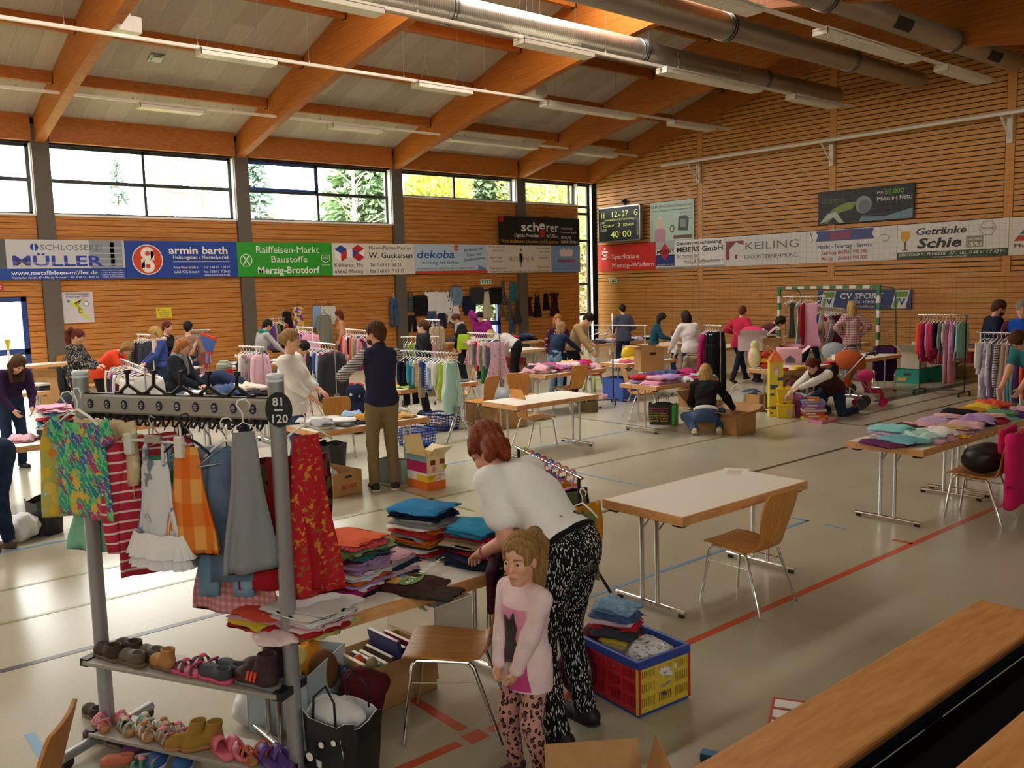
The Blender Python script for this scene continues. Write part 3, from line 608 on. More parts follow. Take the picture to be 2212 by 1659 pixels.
t = thing('wall_camera', 'small black camera box above the scoreboard', 'camera', (-22.6, YE-.08, 5.3)); G().box((0, 0, 0), (.12, .14, .16)).make('housing', M_BLACK, t, bevel=.01); G().lathe([(.04, -.13), (.045, -.06)], 12, axis='Y').box((0, .06, -.05), (.05, .08, .2)).make('bracket', M_DARK, t, smooth=True, auto=40)
b, L, H = board('poster', 'pale mint coffee machine poster beside the scoreboard', 'poster', -21.38, -19.42, 3.74, 5.12, 'b9d2c0', 'E', .012)
text('KNAUER Cafémaschinenservice', BM('7a4f4a'), .05, 1.17, .11, b, 1.85); text('Verkauf u. Reparatur von Kaffeemaschinen aller Art', BM('55665c'), .1, 1.05, .06, b, 1.75)
for k in range(3): text(['Inh. Robert', 'Handy: 0171', '66663 Merzig'][k], BM('55665c'), 1.35, .92-k*.1, .05, b, .5)
poly(b, 'c78fa6', [(.2, 0), (.7, 0), (.7, .38), (.6, .48), (.3, .48), (.2, .38)], -.004, 'picture'); poly(b, 'e3bfae', [(.36, .45), (.52, .45), (.56, .62), (.52, .8), (.36, .8), (.32, .62)], -.006, 'picture'); poly(b, 'e6d9b8', [(.26, .4), (.32, .62), (.36, .8), (.44, .9), (.54, .82), (.6, .6), (.64, .4), (.56, .5), (.52, .78), (.36, .78), (.34, .5)], -.009, 'picture')
poly(b, '474b4b', [(1.25, .35), (1.7, .32), (1.74, .75), (1.6, .85), (1.3, .82)], -.004, 'picture'); poly(b, '8a8f8d', [(1.36, .45), (1.6, .44), (1.6, .7), (1.36, .72)], -.0065, 'picture'); disc(b, '6b5842', 1.0, .42, .1, rz=1.4); disc(b, 'c9d9cc', 1.0, .42, .06, -.0065, rz=1.4); rect(b, '6b4a35', 1.05, .06, 1.85, .18)
b, L, H = board('advertising_board', 'black network provider board behind the ball-stop net', 'sign', -14.72, -11.78, 3.9, 4.88, '15171a', 'E', pull=.0)
text('inexio', BM('5d6b3a'), .12, .62, .2, b, .7); text('Mit', W_, 1.85, .76, .08, b, .18); text('50.000', BM('6fae2c'), 2.08, .74, .14, b, .55, bold=.02); text('Mbit/s ins Netz.', W_, 1.85, .56, .13, b, 1.0)
disc(b, '8f9698', 1.45, .5, .25); disc(b, '6c7274', 1.48, .46, .18, -.0065); poly(b, '7e9638', [(.1, .1), (.5, .45), (.9, .6), (1.25, .6), (1.1, .4), (.6, .3), (.3, .02)], -.003, 'picture'); poly(b, 'b9c4b4', [(.05, .02), (.3, .3), (.6, .35), (.85, .02), (.7, .02), (.5, .2)], -.004, 'picture'); poly(b, '6d8ea0', [(1.3, .02), (1.4, .16), (2.1, .12), (2.9, .3), (2.9, .02)], -.003, 'picture')
b, L, H = board('advertising_board', 'navy sports shop banner behind the goal', 'sign', -14.7, -11.8, 1.37, 1.93, '3a4480', 'E')
for x in (.08, 2.32):
    poly(b, 'e9ebe6', [(x, .02), (x+.42, .02), (x+.54, .54), (x+.12, .54)], -.004); poly(b, '7aa13a', [(x+.12, .34), (x+.46, .34), (x+.5, .5), (x+.14, .5)], -.0065); poly(b, '3a4480', [(x+.22, .3), (x+.27, .3), (x+.3, .2), (x+.36, .3), (x+.42, .3), (x+.31, .1)], -.0065); poly(b, '7aa13a', [(x+.05, .05), (x+.18, .05), (x+.22, .3), (x+.11, .3)], -.0065)
text('CV SPORT', W_, .72, .3, .18, b, 1.35, bold=.03, shear=.15); text('MERZIG - HOMBURG', W_, 1.0, .17, .08, b, 1.0, bold=.015); text('Sports and more', W_, 1.15, .05, .08, b, .65, shear=.3)
for nm, x, lab in (('E', -23.2, 'green emergency exit sign on the end wall near the corner'),): 
    b, L, H = board('exit_sign', lab, 'sign', -23.35, -22.98, 2.3, 2.48, 'e7ece4', 'E', .05, pull=.06)
    G().bb((.1, .04, .04), (.27, .112, .14)).make('wall_mount', M_DARK, b); rect(b, '2f8a52', .03, .03, L-.03, H-.03); rect(b, 'e7ece4', .06, .05, .14, .13, -.0055); text('→', W_, .18, .05, .1, b, .13)
b, L, H = board('exit_sign', 'green emergency exit sign above the second blue door', 'sign', 19.1, 19.55, 2.38, 2.56, 'e7ece4', 'L', .05, pull=-.08)
rect(b, '2f8a52', .03, .03, L-.03, H-.03)
for x in (.1, .2, .31): rect(b, 'd8f0dc', x, .05, x+.05, .13, -.0055)
b, L, H = board('poster', 'white handball poster with a yellow jumping player, beside the first pillar', 'poster', 5.78, 6.5, 1.67, 2.45, 'cfc9cf', 'L', .01, pull=-.12)
text('Hermann-Neuberger', K_, .07, .71, .045, b, .57, bold=.01); text('Preisträger 2003', BM('4a4a8a'), .09, .64, .05, b, .52, bold=.01)
Y_ = 'd8d23a'; disc(b, Y_, .3, .53, .05); disc(b, '3f9a6a', .14, .55, .035); disc(b, '3f9a6a', .55, .48, .07); disc(b, 'e8e4e2', .55, .48, .052, -.0065)
for q in ([(.16, .5), (.2, .4), (.3, .44), (.3, .5), (.22, .47), (.19, .52)], [(.28, .5), (.3, .4), (.46, .6), (.5, .62), (.44, .53)], [(.3, .46), (.42, .44), (.46, .26), (.36, .24)], [(.36, .28), (.46, .28), (.62, .08), (.56, .06), (.45, .18), (.4, .2)]): poly(b, Y_, q, -.004, 'picture')
for q in ((.36, .26, .46, .28), (.36, .26, .38, .42), (.38, .34, .44, .36)): rect(b, '5d8a4a', *q, -.0075)
b, L, H = board('notice', 'yellow paper notice pinned between the first two pillars', 'notice', 8.06, 8.46, 1.7, 1.98, 'e3cf3a', 'L', .004, pull=-.125)
for k in range(4): text(['Verkauf', 'Kinder- und Babysachen', 'Ausgabe der Nummern', 'am Eingang'][k], BM('6a6330'), [.13, .05, .05, .09][k], .19-k*.05, .026, b, [.14, .3, .3, .22][k])
disc(b, 'c08a2a', .06, .22, .03)
b, L, H = board('fire_sign', 'small red fire equipment sign at the left edge, above the blue door', 'sign', 4.15, 4.52, 2.52, 2.68, 'c03a34', 'L', .006, pull=-.124)
disc(b, 'efd9d2', .27, .08, .045); disc(b, 'c03a34', .27, .08, .03, -.0065)
# the goal
M_GRN, M_GWH = mat('goal_green', '1f7a4a', .4), mat('goal_white', 'e9e4d6', .4)
t = thing('handball_goal', 'green and white banded handball goal before the end wall', 'goal', (-13.49, 23.18, 0))
def band(p0, p1, n, first):
    g = G(); a, b_ = V(p0), V(p1); d = (b_-a)/n
    for k in range(n):
        g.mi = (k+first) % 2; c = a+d*(k+.5); s = [abs(d[i])+.0001 if abs(d[i]) > .01 else .08 for i in range(3)]; g.box(c, s)
    return g
for s_ in (-1, 1): band((s_*1.54, 0, 0), (s_*1.54, 0, 1.8), 9, 1).make('post', [M_GRN, M_GWH], t)
g = band((-1.3, 0, 2.04), (1.3, 0, 2.04), 13, 1); g.mi = 0
for s_ in (-1, 1): g.box((s_*1.44, 0, 2.04), (.29, .08, .08)); g.box((s_*1.54, 0, 1.9), (.08, .08, .2))
g.make('crossbar', [M_GRN, M_GWH], t)
g = G()
for s_ in (-1, 1): g.tube([(s_*1.54, .04, 2.04), (s_*1.5, .85, 2.0), (s_*1.48, 1.05, 1.85), (s_*1.48, 1.2, 0)], .02, 6); g.tube([(s_*1.5, 0, .03), (s_*1.48, 1.2, .03)], .02, 6)
g.tube([(-1.48, 1.2, .03), (1.48, 1.2, .03)], .02, 6); g.make('net_frame', mat('grey_green_tube', '6f8a74', .4), t, smooth=True)
g = G()
for x in np.arange(-1.45, 1.5, .12): g.tube([(x, .05, 2.0), (x, .8, 1.9), (x, 1.0, 1.2), (x, 1.1, .05)], .003, 3, False)
for q in np.arange(.1, 2, .12): g.tube([(-1.5, .05, q), (-1.48, .9, q), (1.48, .9, q), (1.5, .05, q)], .003, 3, False)
g.make('net', mat('green_twine', '3f8a63', .9), t)
fit_text()
# ------------------------------------------------------------------ rounded bodies: signed distances -> one smooth closed surface
class S:
    def __init__(s, res, k=.03): s.res = res; s.k = k; s.P = []; s.w = None
    def cap(s, a, b, ra, rb=None, k=None, sub=False):
        a, b = np.array(a, float), np.array(b, float); rb = ra if rb is None else rb; r = max(ra, rb)
        def fn(p, a=a, b=b, ra=ra, rb=rb):
            ab = b-a; L = max(ab@ab, 1e-9); t = np.clip(((p-a)@ab)/L, 0, 1); return np.linalg.norm(p-a-t[..., None]*ab, axis=-1)-(ra+(rb-ra)*t)
        s.P.append((fn, np.minimum(a, b)-r, np.maximum(a, b)+r, s.k if k is None else k, sub)); return s
    def ell(s, c, r, R=None, k=None, sub=False):
        c = np.array(c, float); r = np.array(r, float); M = None if R is None else np.array(R, float)
        def fn(p):
            q = p-c; q = q if M is None else q@M
            k0 = np.linalg.norm(q/r, axis=-1); k1 = np.linalg.norm(q/(r*r), axis=-1)+1e-9; return k0*(k0-1)/k1
        e = r if M is None else np.abs(M)@r
        s.P.append((fn, c-e, c+e, s.k if k is None else k, sub)); return s
    def box(s, c, h, R=None, rd=.01, k=None, sub=False):
        c = np.array(c, float); h = np.array(h, float); M = None if R is None else np.array(R, float)
        def fn(p):
            q = p-c; q = np.abs(q if M is None else q@M)-h+rd
            return np.linalg.norm(np.maximum(q, 0), axis=-1)+np.minimum(q.max(-1), 0)-rd
        e = h if M is None else np.abs(M)@h
        s.P.append((fn, c-e, c+e, s.k if k is None else k, sub)); return s
    def field(s):
        h = s.res; ps = [p for p in s.P if not p[4]]
        lo = np.min([p[1] for p in ps], 0)-3*h; hi = np.max([p[2] for p in ps], 0)+3*h
        n = np.ceil((hi-lo)/h).astype(int)+1; F = np.full(n, .25, np.float32)
        for fn, a, b, k, sub in s.P:
            m = k+3*h; i0 = np.maximum(((a-m-lo)/h).astype(int), 0); i1 = np.minimum(((b+m-lo)/h).astype(int)+2, n)
            if (i1 <= i0).any(): continue
            ax = [lo[d]+h*np.arange(i0[d], i1[d]) for d in range(3)]
            p = np.stack(np.meshgrid(*ax, indexing='ij'), -1); d = fn(p).astype(np.float32); sl = tuple(slice(i0[q], i1[q]) for q in range(3)); o = F[sl]; k = max(k, 1e-4)
            if sub: d = -d; t = np.clip(.5-.5*(d-o)/k*-1, 0, 1); F[sl] = o*(1-t)+d*t+k*t*(1-t) if False else np.maximum(o, d)
            else: t = np.clip(.5+.5*(o-d)/k, 0, 1); F[sl] = o*(1-t)+d*t-k*t*(1-t)
        if s.w:
            ax = [lo[d]+h*np.arange(n[d]) for d in range(3)]; X, Y, Z = np.meshgrid(*ax, indexing='ij'); F = F+s.w(X, Y, Z).astype(np.float32)
        for d in range(3):
            q = [slice(None)]*3
            for e in (0, -1): q[d] = e; F[tuple(q)] = np.maximum(F[tuple(q)], h*.5)
        return F, lo, h
    def mesh(s, name, m, parent=None, loc=(0, 0, 0), rz=0, smooth=True):
        F, lo, h = s.field(); I = F < 0; n = F.shape
        C = [(i, j, k) for i in (0, 1) for j in (0, 1) for k in (0, 1)]
        cnt = sum(I[c[0]:n[0]-1+c[0], c[1]:n[1]-1+c[1], c[2]:n[2]-1+c[2]].astype(np.int8) for c in C)
        ii = np.argwhere((cnt > 0) & (cnt < 8)); idx = np.full(cnt.shape, -1, np.int32); idx[tuple(ii.T)] = np.arange(len(ii))
        acc = np.zeros((len(ii), 3)); num = np.zeros(len(ii))
        for a in C:
            for d in range(3):
                if a[d]: continue
                b = list(a); b[d] = 1; A, B = np.array(a), np.array(b); fa = F[tuple((ii+A).T)]; fb = F[tuple((ii+B).T)]; mk = (fa < 0) != (fb < 0)
                t = np.where(mk, fa/np.where(fa == fb, 1, fa-fb), 0)[:, None]; p = A+t*(B-A); acc[mk] += p[mk]; num[mk] += 1
        v = (ii+acc/num[:, None])*h+lo; fs = []
        for d in range(3):
            e, f = (d+1) % 3, (d+2) % 3; q0 = [slice(1, -1)]*3; q1 = [slice(1, -1)]*3; q0[d] = slice(0, -1); q1[d] = slice(1, None)
            a, b = I[tuple(q0)], I[tuple(q1)]; pos = np.argwhere(a != b); fl_ = a[tuple(pos.T)]; off = np.ones(3, int); off[d] = 0; pos = pos+off
            E = np.zeros(3, int); E[e] = 1; Q = np.zeros(3, int); Q[f] = 1
            g = [idx[tuple((pos-E*x-Q*y).T)] for x, y in ((1, 1), (0, 1), (0, 0), (1, 0))]
            qd = np.stack(g, 1); qd[~fl_] = qd[~fl_][:, ::-1]; fs.append(qd)
        f = np.concatenate(fs); f = f[(f >= 0).all(1)]
        me = bpy.data.meshes.new(name); me.vertices.add(len(v)); me.vertices.foreach_set('co', v.astype(np.float32).ravel())
        me.loops.add(f.size); me.loops.foreach_set('vertex_index', f.ravel().astype(np.int32)); me.polygons.add(len(f))
        me.polygons.foreach_set('loop_start', np.arange(0, f.size, 4, dtype=np.int32)); me.update(calc_edges=True); me.validate()
        me.polygons.foreach_set('use_smooth', [smooth]*len(me.polygons))
        if m: me.materials.append(m)
        o = bpy.data.objects.new(name, me); COL.objects.link(o); o.location = loc; o.rotation_euler = (0, 0, rz)
        if parent: o.parent = parent
        return o
def wrinkle(amp, f, seed=0):
    r = np.random.RandomState(seed); D = r.normal(size=(5, 3)); D /= np.linalg.norm(D, axis=1)[:, None]; D[:, 2] *= 1.2; ph = r.uniform(0, 6, 5)
    def w(X, Y, Z):
        o = 0
        for k in range(5): o = o+np.sin((X*D[k, 0]+Y*D[k, 1]+Z*D[k, 2])*f*(1+.5*k)+ph[k]+1.3*np.sin(Z*f*.6+Y*f*.4+k))/(1+.4*k)
        return o*amp/2
    return w
# ------------------------------------------------------------------ people
M_EYEW = mat('eye_white', 'efe9e2', .25); M_EYED = mat('eye_iris', '2e221a', .2); M_LIP = mat('lips', 'b8665a', .5)
def skin(c='dba586'):
    if 'skin_'+c in MC: return MC['skin_'+c]
    m = mat('skin_'+c, c, .5, spec=.3); b = m.node_tree.nodes['Principled BSDF']; b.inputs['Subsurface Weight'].default_value = .12; b.inputs['Subsurface Radius'].default_value = (.02, .008, .005); b.inputs['Subsurface Scale'].default_value = .4; return m
def hairmat(a, b):
    return nodemat('hair_'+a, lambda nt, tc: ramp(nt, noise(nt, mapv(nt, tc, (30, 30, 3)), 4, 3, .4), [(.35, a), (.65, b)]), .68, .2, bump=.5)
HR = dict(brown=('3a2417', '5e3c25'), dark=('15100e', '2b201a'), blond=('8d6a36', 'c9a566'), light=('7a5a34', 'a07c4c'), red=('5e2412', '8e4222'), ginger=('8a5226', 'b0733a'), auburn=('43190f', '6d3220'), grey=('6b665e', '928c82'))
def hm(n): return hairmat(*HR[n])
def ik(a, b, l1, l2, hint):
    a, b, hint = np.array(a, float), np.array(b, float), np.array(hint, float); d = b-a; L = np.linalg.norm(d); L2 = min(max(L, abs(l1-l2)+.01), (l1+l2)*.999)
    u = d/max(L, 1e-6); b = a+u*L2; x = (l1*l1-l2*l2+L2*L2)/(2*L2); h = math.sqrt(max(l1*l1-x*x, 0)); hp = hint-u*(hint@u); hp /= max(np.linalg.norm(hp), 1e-6)
    return a+u*x+hp*h, b
def nrm(v): v = np.array(v, float); return v/max(np.linalg.norm(v), 1e-9)
def person(label, pos, hd, H=1.75, group=None, sex='f', lean=0, tw=0, hz=None, px=0, hl=None, hr=None, el=None, er=None, fl=(0, .1, 0), fr=(0, -.1, 0), toeL=0, toeR=0, hp=8, hy=0, hs=1.0,
           top=None, slv='long', hem=.1, loose=.014, vest=None, under=None, scarf=None, bot=None, leg='long', shoe=None, hair=('brown', 'short'), sk='dba586', res=.0125, bw=1.0, curlf=.5, beard=None, face=True, kL=(1, .08, 0), kR=(1, -.08, 0), gaze=None, sole=None, split=False):
    s = H/1.75; q = s*bw; Y = np.array([0, 1, 0.]); hz = .95*s if hz is None else hz
    ln = math.radians(lean); d1 = np.array([math.sin(ln*.85), 0, math.cos(ln*.85)]); d2 = np.array([math.sin(ln*1.12), 0, math.cos(ln*1.12)])
    t = math.radians(tw); lat = np.array([-math.sin(t)*math.cos(ln), math.cos(t), math.sin(t)*math.sin(ln)])
    P0 = np.array([px, 0, hz]); C = P0+d1*.29*s; N = C+d2*.225*s; hp_, hy_ = math.radians(hp), math.radians(hy)
    hf = np.array([math.cos(hp_)*math.cos(hy_), math.cos(hp_)*math.sin(hy_), -math.sin(hp_)]); hl_ = np.array([-math.sin(hy_), math.cos(hy_), 0]); hu = np.cross(hf, hl_)
    e = s*hs; Hc = N+nrm(d2+hu)*.1*s+hu*.075*e+hf*.022*e; RH = np.stack([hf, hl_, hu], 1)
    def HP(x, y, z): return Hc+hf*x*e+hl_*y*e+hu*z*e
    fw = np.cross(lat, d2); shw = (.165 if sex == 'f' else .19)*q
    sh = {1: N-d2*.055*s+lat*shw, -1: N-d2*.055*s-lat*shw}
    hip = {1: P0+Y*.085*q-np.array([0, 0, .045*s]), -1: P0-Y*.085*q-np.array([0, 0, .045*s])}
    AR = {}
    for sd, tg, eh in ((1, hl, el), (-1, hr, er)):
        tg = sh[sd]+np.array([.06*s, sd*.07*s, -.5*s]) if tg is None else np.array(tg, float)
        eh = np.array([-.6, sd*.7, -.6]) if eh is None else np.array(eh, float); AR[sd] = ik(sh[sd], tg, .285*s, .25*s, eh)
    LG = {}
    for sd, ft, kh, toe in ((1, fl, kL, toeL), (-1, fr, kR, toeR)):
        ank = np.array(ft, float)+np.array([0, 0, .085*s]); LG[sd] = ik(hip[sd], ank, .42*s, .415*s, kh)
    body = S(res, .035*s)
    RT = np.stack([np.cross(lat, d2), lat, d2], 1)
    R1 = np.stack([np.cross(Y, d1), Y, d1], 1)
    def torso(b, i, k=None, sx=.04):
        b.ell(P0+d1*.01, np.array([.115*q+i, .165*q+i, .13*s+i]), R1, k); b.ell(P0+d1*.16*s, np.array([.095*q+i, .135*q+i, .14*s+i]), R1, k)
        b.ell(C+d2*.03*s, np.array([.108*q+i, .15*q+i, .17*s+i]), RT, k); b.cap(sh[1]-lat*sx*s, sh[-1]+lat*sx*s, .058*s+i, k=k)
        if sex == 'f' and hs < 1.1:
            for sd in (1, -1): b.ell(C+d2*.02*s+fw*.075*q+lat*sd*.065*q, np.array([.062*q+i, .07*q+i, .07*q+i]), None, k)
    def arm(b, sd, i, lim=2.0, k=None, ks=1.0):
        el_, wr = AR[sd]
        if lim <= 1: b.cap(sh[sd], sh[sd]+(el_-sh[sd])*lim, .052*s+i, .046*s+i*1.3, k); return
        b.cap(sh[sd], el_, .05*s+i, .04*s+i, k); b.cap(el_, el_+(wr-el_)*min(lim-1, 1), .041*s+i, (.041-.013*min(lim-1, 1))*s+i*ks, k)
    def legs(b, sd, i, lim=2.0, k=None, lo_=0):
        kn, an = LG[sd]
        b.cap(hip[sd]-np.array([0, 0, .02*s]), kn, .088*q+i, .055*q+i, k)
        if lim > 1: b.cap(kn, kn+(an-kn)*(lim-1), .055*q+i, .04*q+i+lo_, k)
    # skin: one continuous surface from the crown to the toes
    torso(body, 0)
    body.cap(N-d2*.04*s, HP(-.015, 0, -.06), .054*s, .05*e)
    body.ell(HP(-.012, 0, .03), np.array([.098, .077, .098])*e, RH); body.ell(HP(.022, 0, -.045), np.array([.066, .056, .075])*e, RH)
    body.ell(HP(.06, 0, -.095), np.array([.026, .028, .02])*e, RH, .02*e)
    nk = .8 if hs > 1.1 else 1; body.cap(HP(.085, 0, .022), HP(.083+.023*nk, 0, -.022), .009*e*nk, .0125*e*nk, .012*e); body.ell(HP(.078, 0, -.062), np.array([.016, .026, .016])*e, RH, .012*e)
    for sd in (1, -1):
        body.ell(HP(.055, sd*.035, -.02), np.array([.03, .026, .026])*e, RH, .02*e)
        body.ell(HP(.0, sd*.079, .0), np.array([.022, .010, .034])*e, RH, .008*e)
        if res < .008: body.ell(HP(.092, sd*.033, .015), np.array([.012, .017, .010])*e, RH, .008*e, True)
        arm(body, sd, 0); legs(body, sd, 0)
        el_, wr = AR[sd]; fd = nrm(wr-el_); up = np.array([0, 0, -1.]) if abs(fd[2]) < .75 else np.array([0, -sd*1., 0]); pn = nrm(up-fd*(up@fd)); la = np.cross(fd, pn)*sd
        fd2 = nrm(fd+pn*.25); hsz = s*(.92 if hs > 1.1 else 1)
        body.cap(wr-fd*.01, wr+fd*.03*hsz, .027*s, .026*s, .02*s); body.ell(wr+fd*.058*hsz, np.array([.05, .038, .018])*hsz, np.stack([fd, la, pn], 1), .012*s)
        fr_ = max(.0082*hsz, res*.72)
        for j, (o_, L_) in enumerate(((-.030, .062), (-.010, .072), (.010, .068), (.030, .052))):
            a = wr+fd*.092*hsz+la*o_*hsz; b_ = a+nrm(fd+pn*curlf*.6)*L_*.5*hsz; c_ = b_+nrm(fd*.6+pn*(curlf*1.5))*L_*.52*hsz
            body.cap(a-fd*.02*hsz, b_, fr_*1.05, fr_, .006); body.cap(b_, c_, fr_, fr_*.85, .004)
        a = wr+fd*.035*hsz-la*.03*hsz; b_ = a+nrm(fd*.8-la*.75+pn*.25)*.042*hsz; c_ = b_+nrm(fd+pn*.5-la*.1)*.034*hsz
        body.cap(a, b_, fr_*1.4, fr_*1.15, .012); body.cap(b_, c_, fr_*1.15, fr_, .005)
    FT = {}
    for sd, toe in ((1, toeL), (-1, toeR)):
        kn, an = LG[sd]; sn = nrm(an-kn); tt = math.radians(toe); f_ = nrm(np.array([math.cos(tt), .12*sd, -math.sin(tt)])); up = nrm(np.cross(np.cross(f_, np.array([0, 0, 1.])), f_)*1.0)
        u_ = np.array([math.sin(tt), 0, math.cos(tt)]); base = an-u_*.06*s; FT[sd] = (f_, u_, base, an)
        body.cap(base-f_*.035*s, base+f_*.13*s, .034*s, .026*s)
    o = body.mesh('person', skin(sk), None, (pos[0], pos[1], pos[2] if len(pos) > 2 else 0), math.radians(hd)); tag(o, label, 'person', group)
    r2 = res if res < .01 else res*1.0
    if bot:
        b = S(r2, .03*s); b.w = wrinkle(.004*s, 26/s, int(H*1000)); i = .012*s
        b.ell(P0+d1*.0, np.array([.118*q+i, .168*q+i, .13*s+i]), R1); b.ell(P0+d1*.1*s, np.array([.1*q+i, .14*q+i, .06*s+i]), R1)
        for sd in (1, -1): legs(b, sd, i, 2.0 if leg == 'long' else 1.35, None, .006*s)
        b.mesh('trousers', bot, o)
    if under:
        b = S(r2, .03*s); b.ell(P0+d1*.045*s, np.array([.118*q+.022, .168*q+.022, .06*s]), R1); b.mesh('undershirt', under, o)
    if top:
        b = S(r2, .04*s); b.w = wrinkle(.005*s, 22/s, int(H*777)); i = loose*s; torso(b, i)
        if hem > .12: b.ell(P0-np.array([0, 0, hem*.3*s]), np.array([.118*q+i*1.25, .168*q+i*1.25, (.15+hem*.45)*s]))
        cn = d1 if lean > 25 and hem < .2 else np.array([0, 0, 1.]); cx = nrm(np.cross(np.array([0, 1., 0]), cn))
        b.box(P0+cn*((.07 if lean > 25 else .04)-hem*.62-.4)*s, (.6, .6, .4*s), np.stack([cx, np.array([0, 1., 0]), cn], 1), .005, sub=True)
        if split:
            for sd in (1, -1):
                b2 = S(r2, .03*s); b2.w = b.w; arm(b2, sd, i, 1.97, None, .8); b2.mesh('sleeve', top, o)
        else:
          for sd in (1, -1): arm(b, sd, i, dict(long=1.97, mid=1.6, short=.62, none=.18)[slv], None, .8)
        b.mesh('top' if not vest else 'shirt', top, o)
    if vest:
        b = S(r2, .04*s); b.w = wrinkle(.005*s, 16/s, 5); i = (loose+.014)*s; torso(b, i, None, .075); b.box(P0-d1*(.46)*s, (.6, .6, .4*s), R1, .005, sub=True); b.cap(N-d2*.02*s, N+d2*.045*s, .07*s)
        for sd in (1, -1): b.cap(sh[sd]-lat*sd*.09, sh[sd]-lat*sd*.05, .045*s+i)
        b.mesh('vest', vest, o)
    if scarf:
        b = S(r2, .02*s); b.w = wrinkle(.006*s, 40/s, 3)
        for j in range(8): a_ = 2*PI*j/8; c_ = 2*PI*(j+1)/8; b.cap(N+d2*.02*s+fw*.075*s*math.cos(a_)+lat*.085*s*math.sin(a_), N+d2*.02*s+fw*.075*s*math.cos(c_)+lat*.085*s*math.sin(c_), .042*s)
        b.cap(N+fw*.1*s, C+fw*.13*s+lat*.04*s, .045*s, .05*s); b.mesh('scarf', scarf, o)
    if shoe:
        for sd in (1, -1):
            f_, u_, base, an = FT[sd]; b = S(min(r2, .011), .02*s)
            b.cap(base-f_*.045*s+u_*.01*s, base+f_*.14*s-u_*.005*s, .044*s, .036*s); b.cap(an, base, .05*s, .045*s)
            c0 = base+f_*.05*s-u_*.13*s; b.box(c0, (.4, .4, .1*s), np.stack([f_, np.cross(u_, f_), u_], 1), sub=True)
            so = b.mesh('shoe', shoe, o)
            if sole:
                b = S(min(r2, .009), .01); b.cap(base-f_*.045*s-u_*.024*s, base+f_*.14*s-u_*.024*s, .044*s, .038*s); b.box(base+f_*.05*s-u_*.137*s, (.4, .4, .1*s), np.stack([f_, np.cross(u_, f_), u_], 1), sub=True); b.box(base+f_*.05*s+u_*.086*s, (.4, .4, .1*s), np.stack([f_, np.cross(u_, f_), u_], 1), sub=True); b.mesh('sole', sole, so)
    if hair:
        st = hair[1]; b = S(min(r2, .011), .02*e); i = .013; fr_ = 55/e
        b.ell(HP(-.016, 0, .034), np.array([.098+i, .077+i, .1+i])*e, RH)
        if st in ('long', 'bob', 'half'):
            L_ = dict(long=.30, bob=.13, half=.2)[st]
            for sd in (1, -1):
                b.cap(HP(-.03, sd*.072, .02), HP(-.03, sd*.078, -.06), .038*e, .034*e); b.cap(HP(-.03, sd*.078, -.06), HP(-.055, sd*.07, -.06)-np.array([0, 0, (L_-.06)*e]), .038*e, .026*e)
            b.cap(HP(-.075, 0, .0), HP(-.085, 0, -.06)-np.array([0, 0, (L_-.06)*e]), .058*e, .045*e); b.cap(HP(-.06, .03, .0), HP(-.085, .035, -.06)-np.array([0, 0, (L_-.06)*e]), .05*e, .04*e); b.cap(HP(-.06, -.03, .0), HP(-.085, -.035, -.06)-np.array([0, 0, (L_-.06)*e]), .05*e, .04*e)
        if st == 'short': b.cap(HP(-.065, 0, .0), HP(-.065, 0, -.05), .052*e, .042*e)
        if st == 'pony':
            p_ = [HP(-.1, 0, .075), HP(-.155, 0, .075), HP(-.2, 0, .0), HP(-.17, 0, -.06)-np.array([0, 0, .04*e]), HP(-.14, 0, -.08)-np.array([0, 0, .19*e]), HP(-.11, .02, -.09)-np.array([0, 0, .32*e])]
            for j, (u1, u2) in enumerate(zip((.026, .04, .05, .05, .042), (.04, .05, .05, .042, .016))): b.cap(p_[j], p_[j+1], u1*e, u2*e)
        if st == 'fall':
            b.ell(HP(-.05, 0, .05), np.array([.10, .095, .1])*e, RH)
            b.cap(HP(-.09, 0, .02), HP(-.105, 0, -.10), .06*e, .05*e); b.cap(HP(-.105, .03, -.08), HP(-.11, .06, -.17), .045*e, .03*e); b.cap(HP(-.105, -.03, -.08), HP(-.10, -.03, -.16), .045*e, .03*e)
            for sd in (1, -1): b.cap(HP(-.02, sd*.075, .0), HP(.01, sd*.08, -.05), .035*e, .025*e)
        if st == 'bun': b.ell(HP(-.115, 0, .03), np.array([.045, .05, .05])*e, RH)
        if st == 'tail':
            b.cap(HP(-.1, 0, -.02), HP(-.14, 0, -.03), .035*e, .05*e); b.cap(HP(-.14, 0, -.03), HP(-.13, 0, -.06)-np.array([0, 0, .12*e]), .05*e, .03*e)
        hz2 = .03 if hs > 1.1 and st == 'pony' else 0; b.box(HP(.125, 0, -.075+hz2), np.array([.085, .062, .11])*e, RH, .03*e, sub=True); b.box(HP(.2, 0, hz2), np.array([.125, .2, .075])*e, RH, .02*e, sub=True)
        if st in ('short', 'pony', 'bun', 'tail', 'fall'):
            for sd in (1, -1): b.box(HP(.045, sd*.09, -.09), np.array([.07, .04, .09])*e, RH, .02*e, sub=True)
        def hw(X, Y_, Z): return .0035*e*np.sin(((X-Hc[0])*1.0+(Y_-Hc[1])*1.7)*fr_*1.7+2.0*np.sin(Z*12/e))
        b.w = hw; b.mesh('hair', hm(hair[0]), o)
    if beard:
        b = S(min(r2, .009), .012*e); b.ell(HP(.035, 0, -.06), np.array([.07, .06, .06])*e, RH); b.box(HP(.03, 0, .03), np.array([.2, .2, .065])*e, RH, .01, sub=True); b.ell(HP(.105, 0, -.05), np.array([.03, .022, .012])*e, RH, sub=True); b.mesh('beard', hm(beard), o)
    tocam = np.array([-pos[0], -pos[1]]); h2 = np.array([math.cos(math.radians(hd+hy)), math.sin(math.radians(hd+hy))])
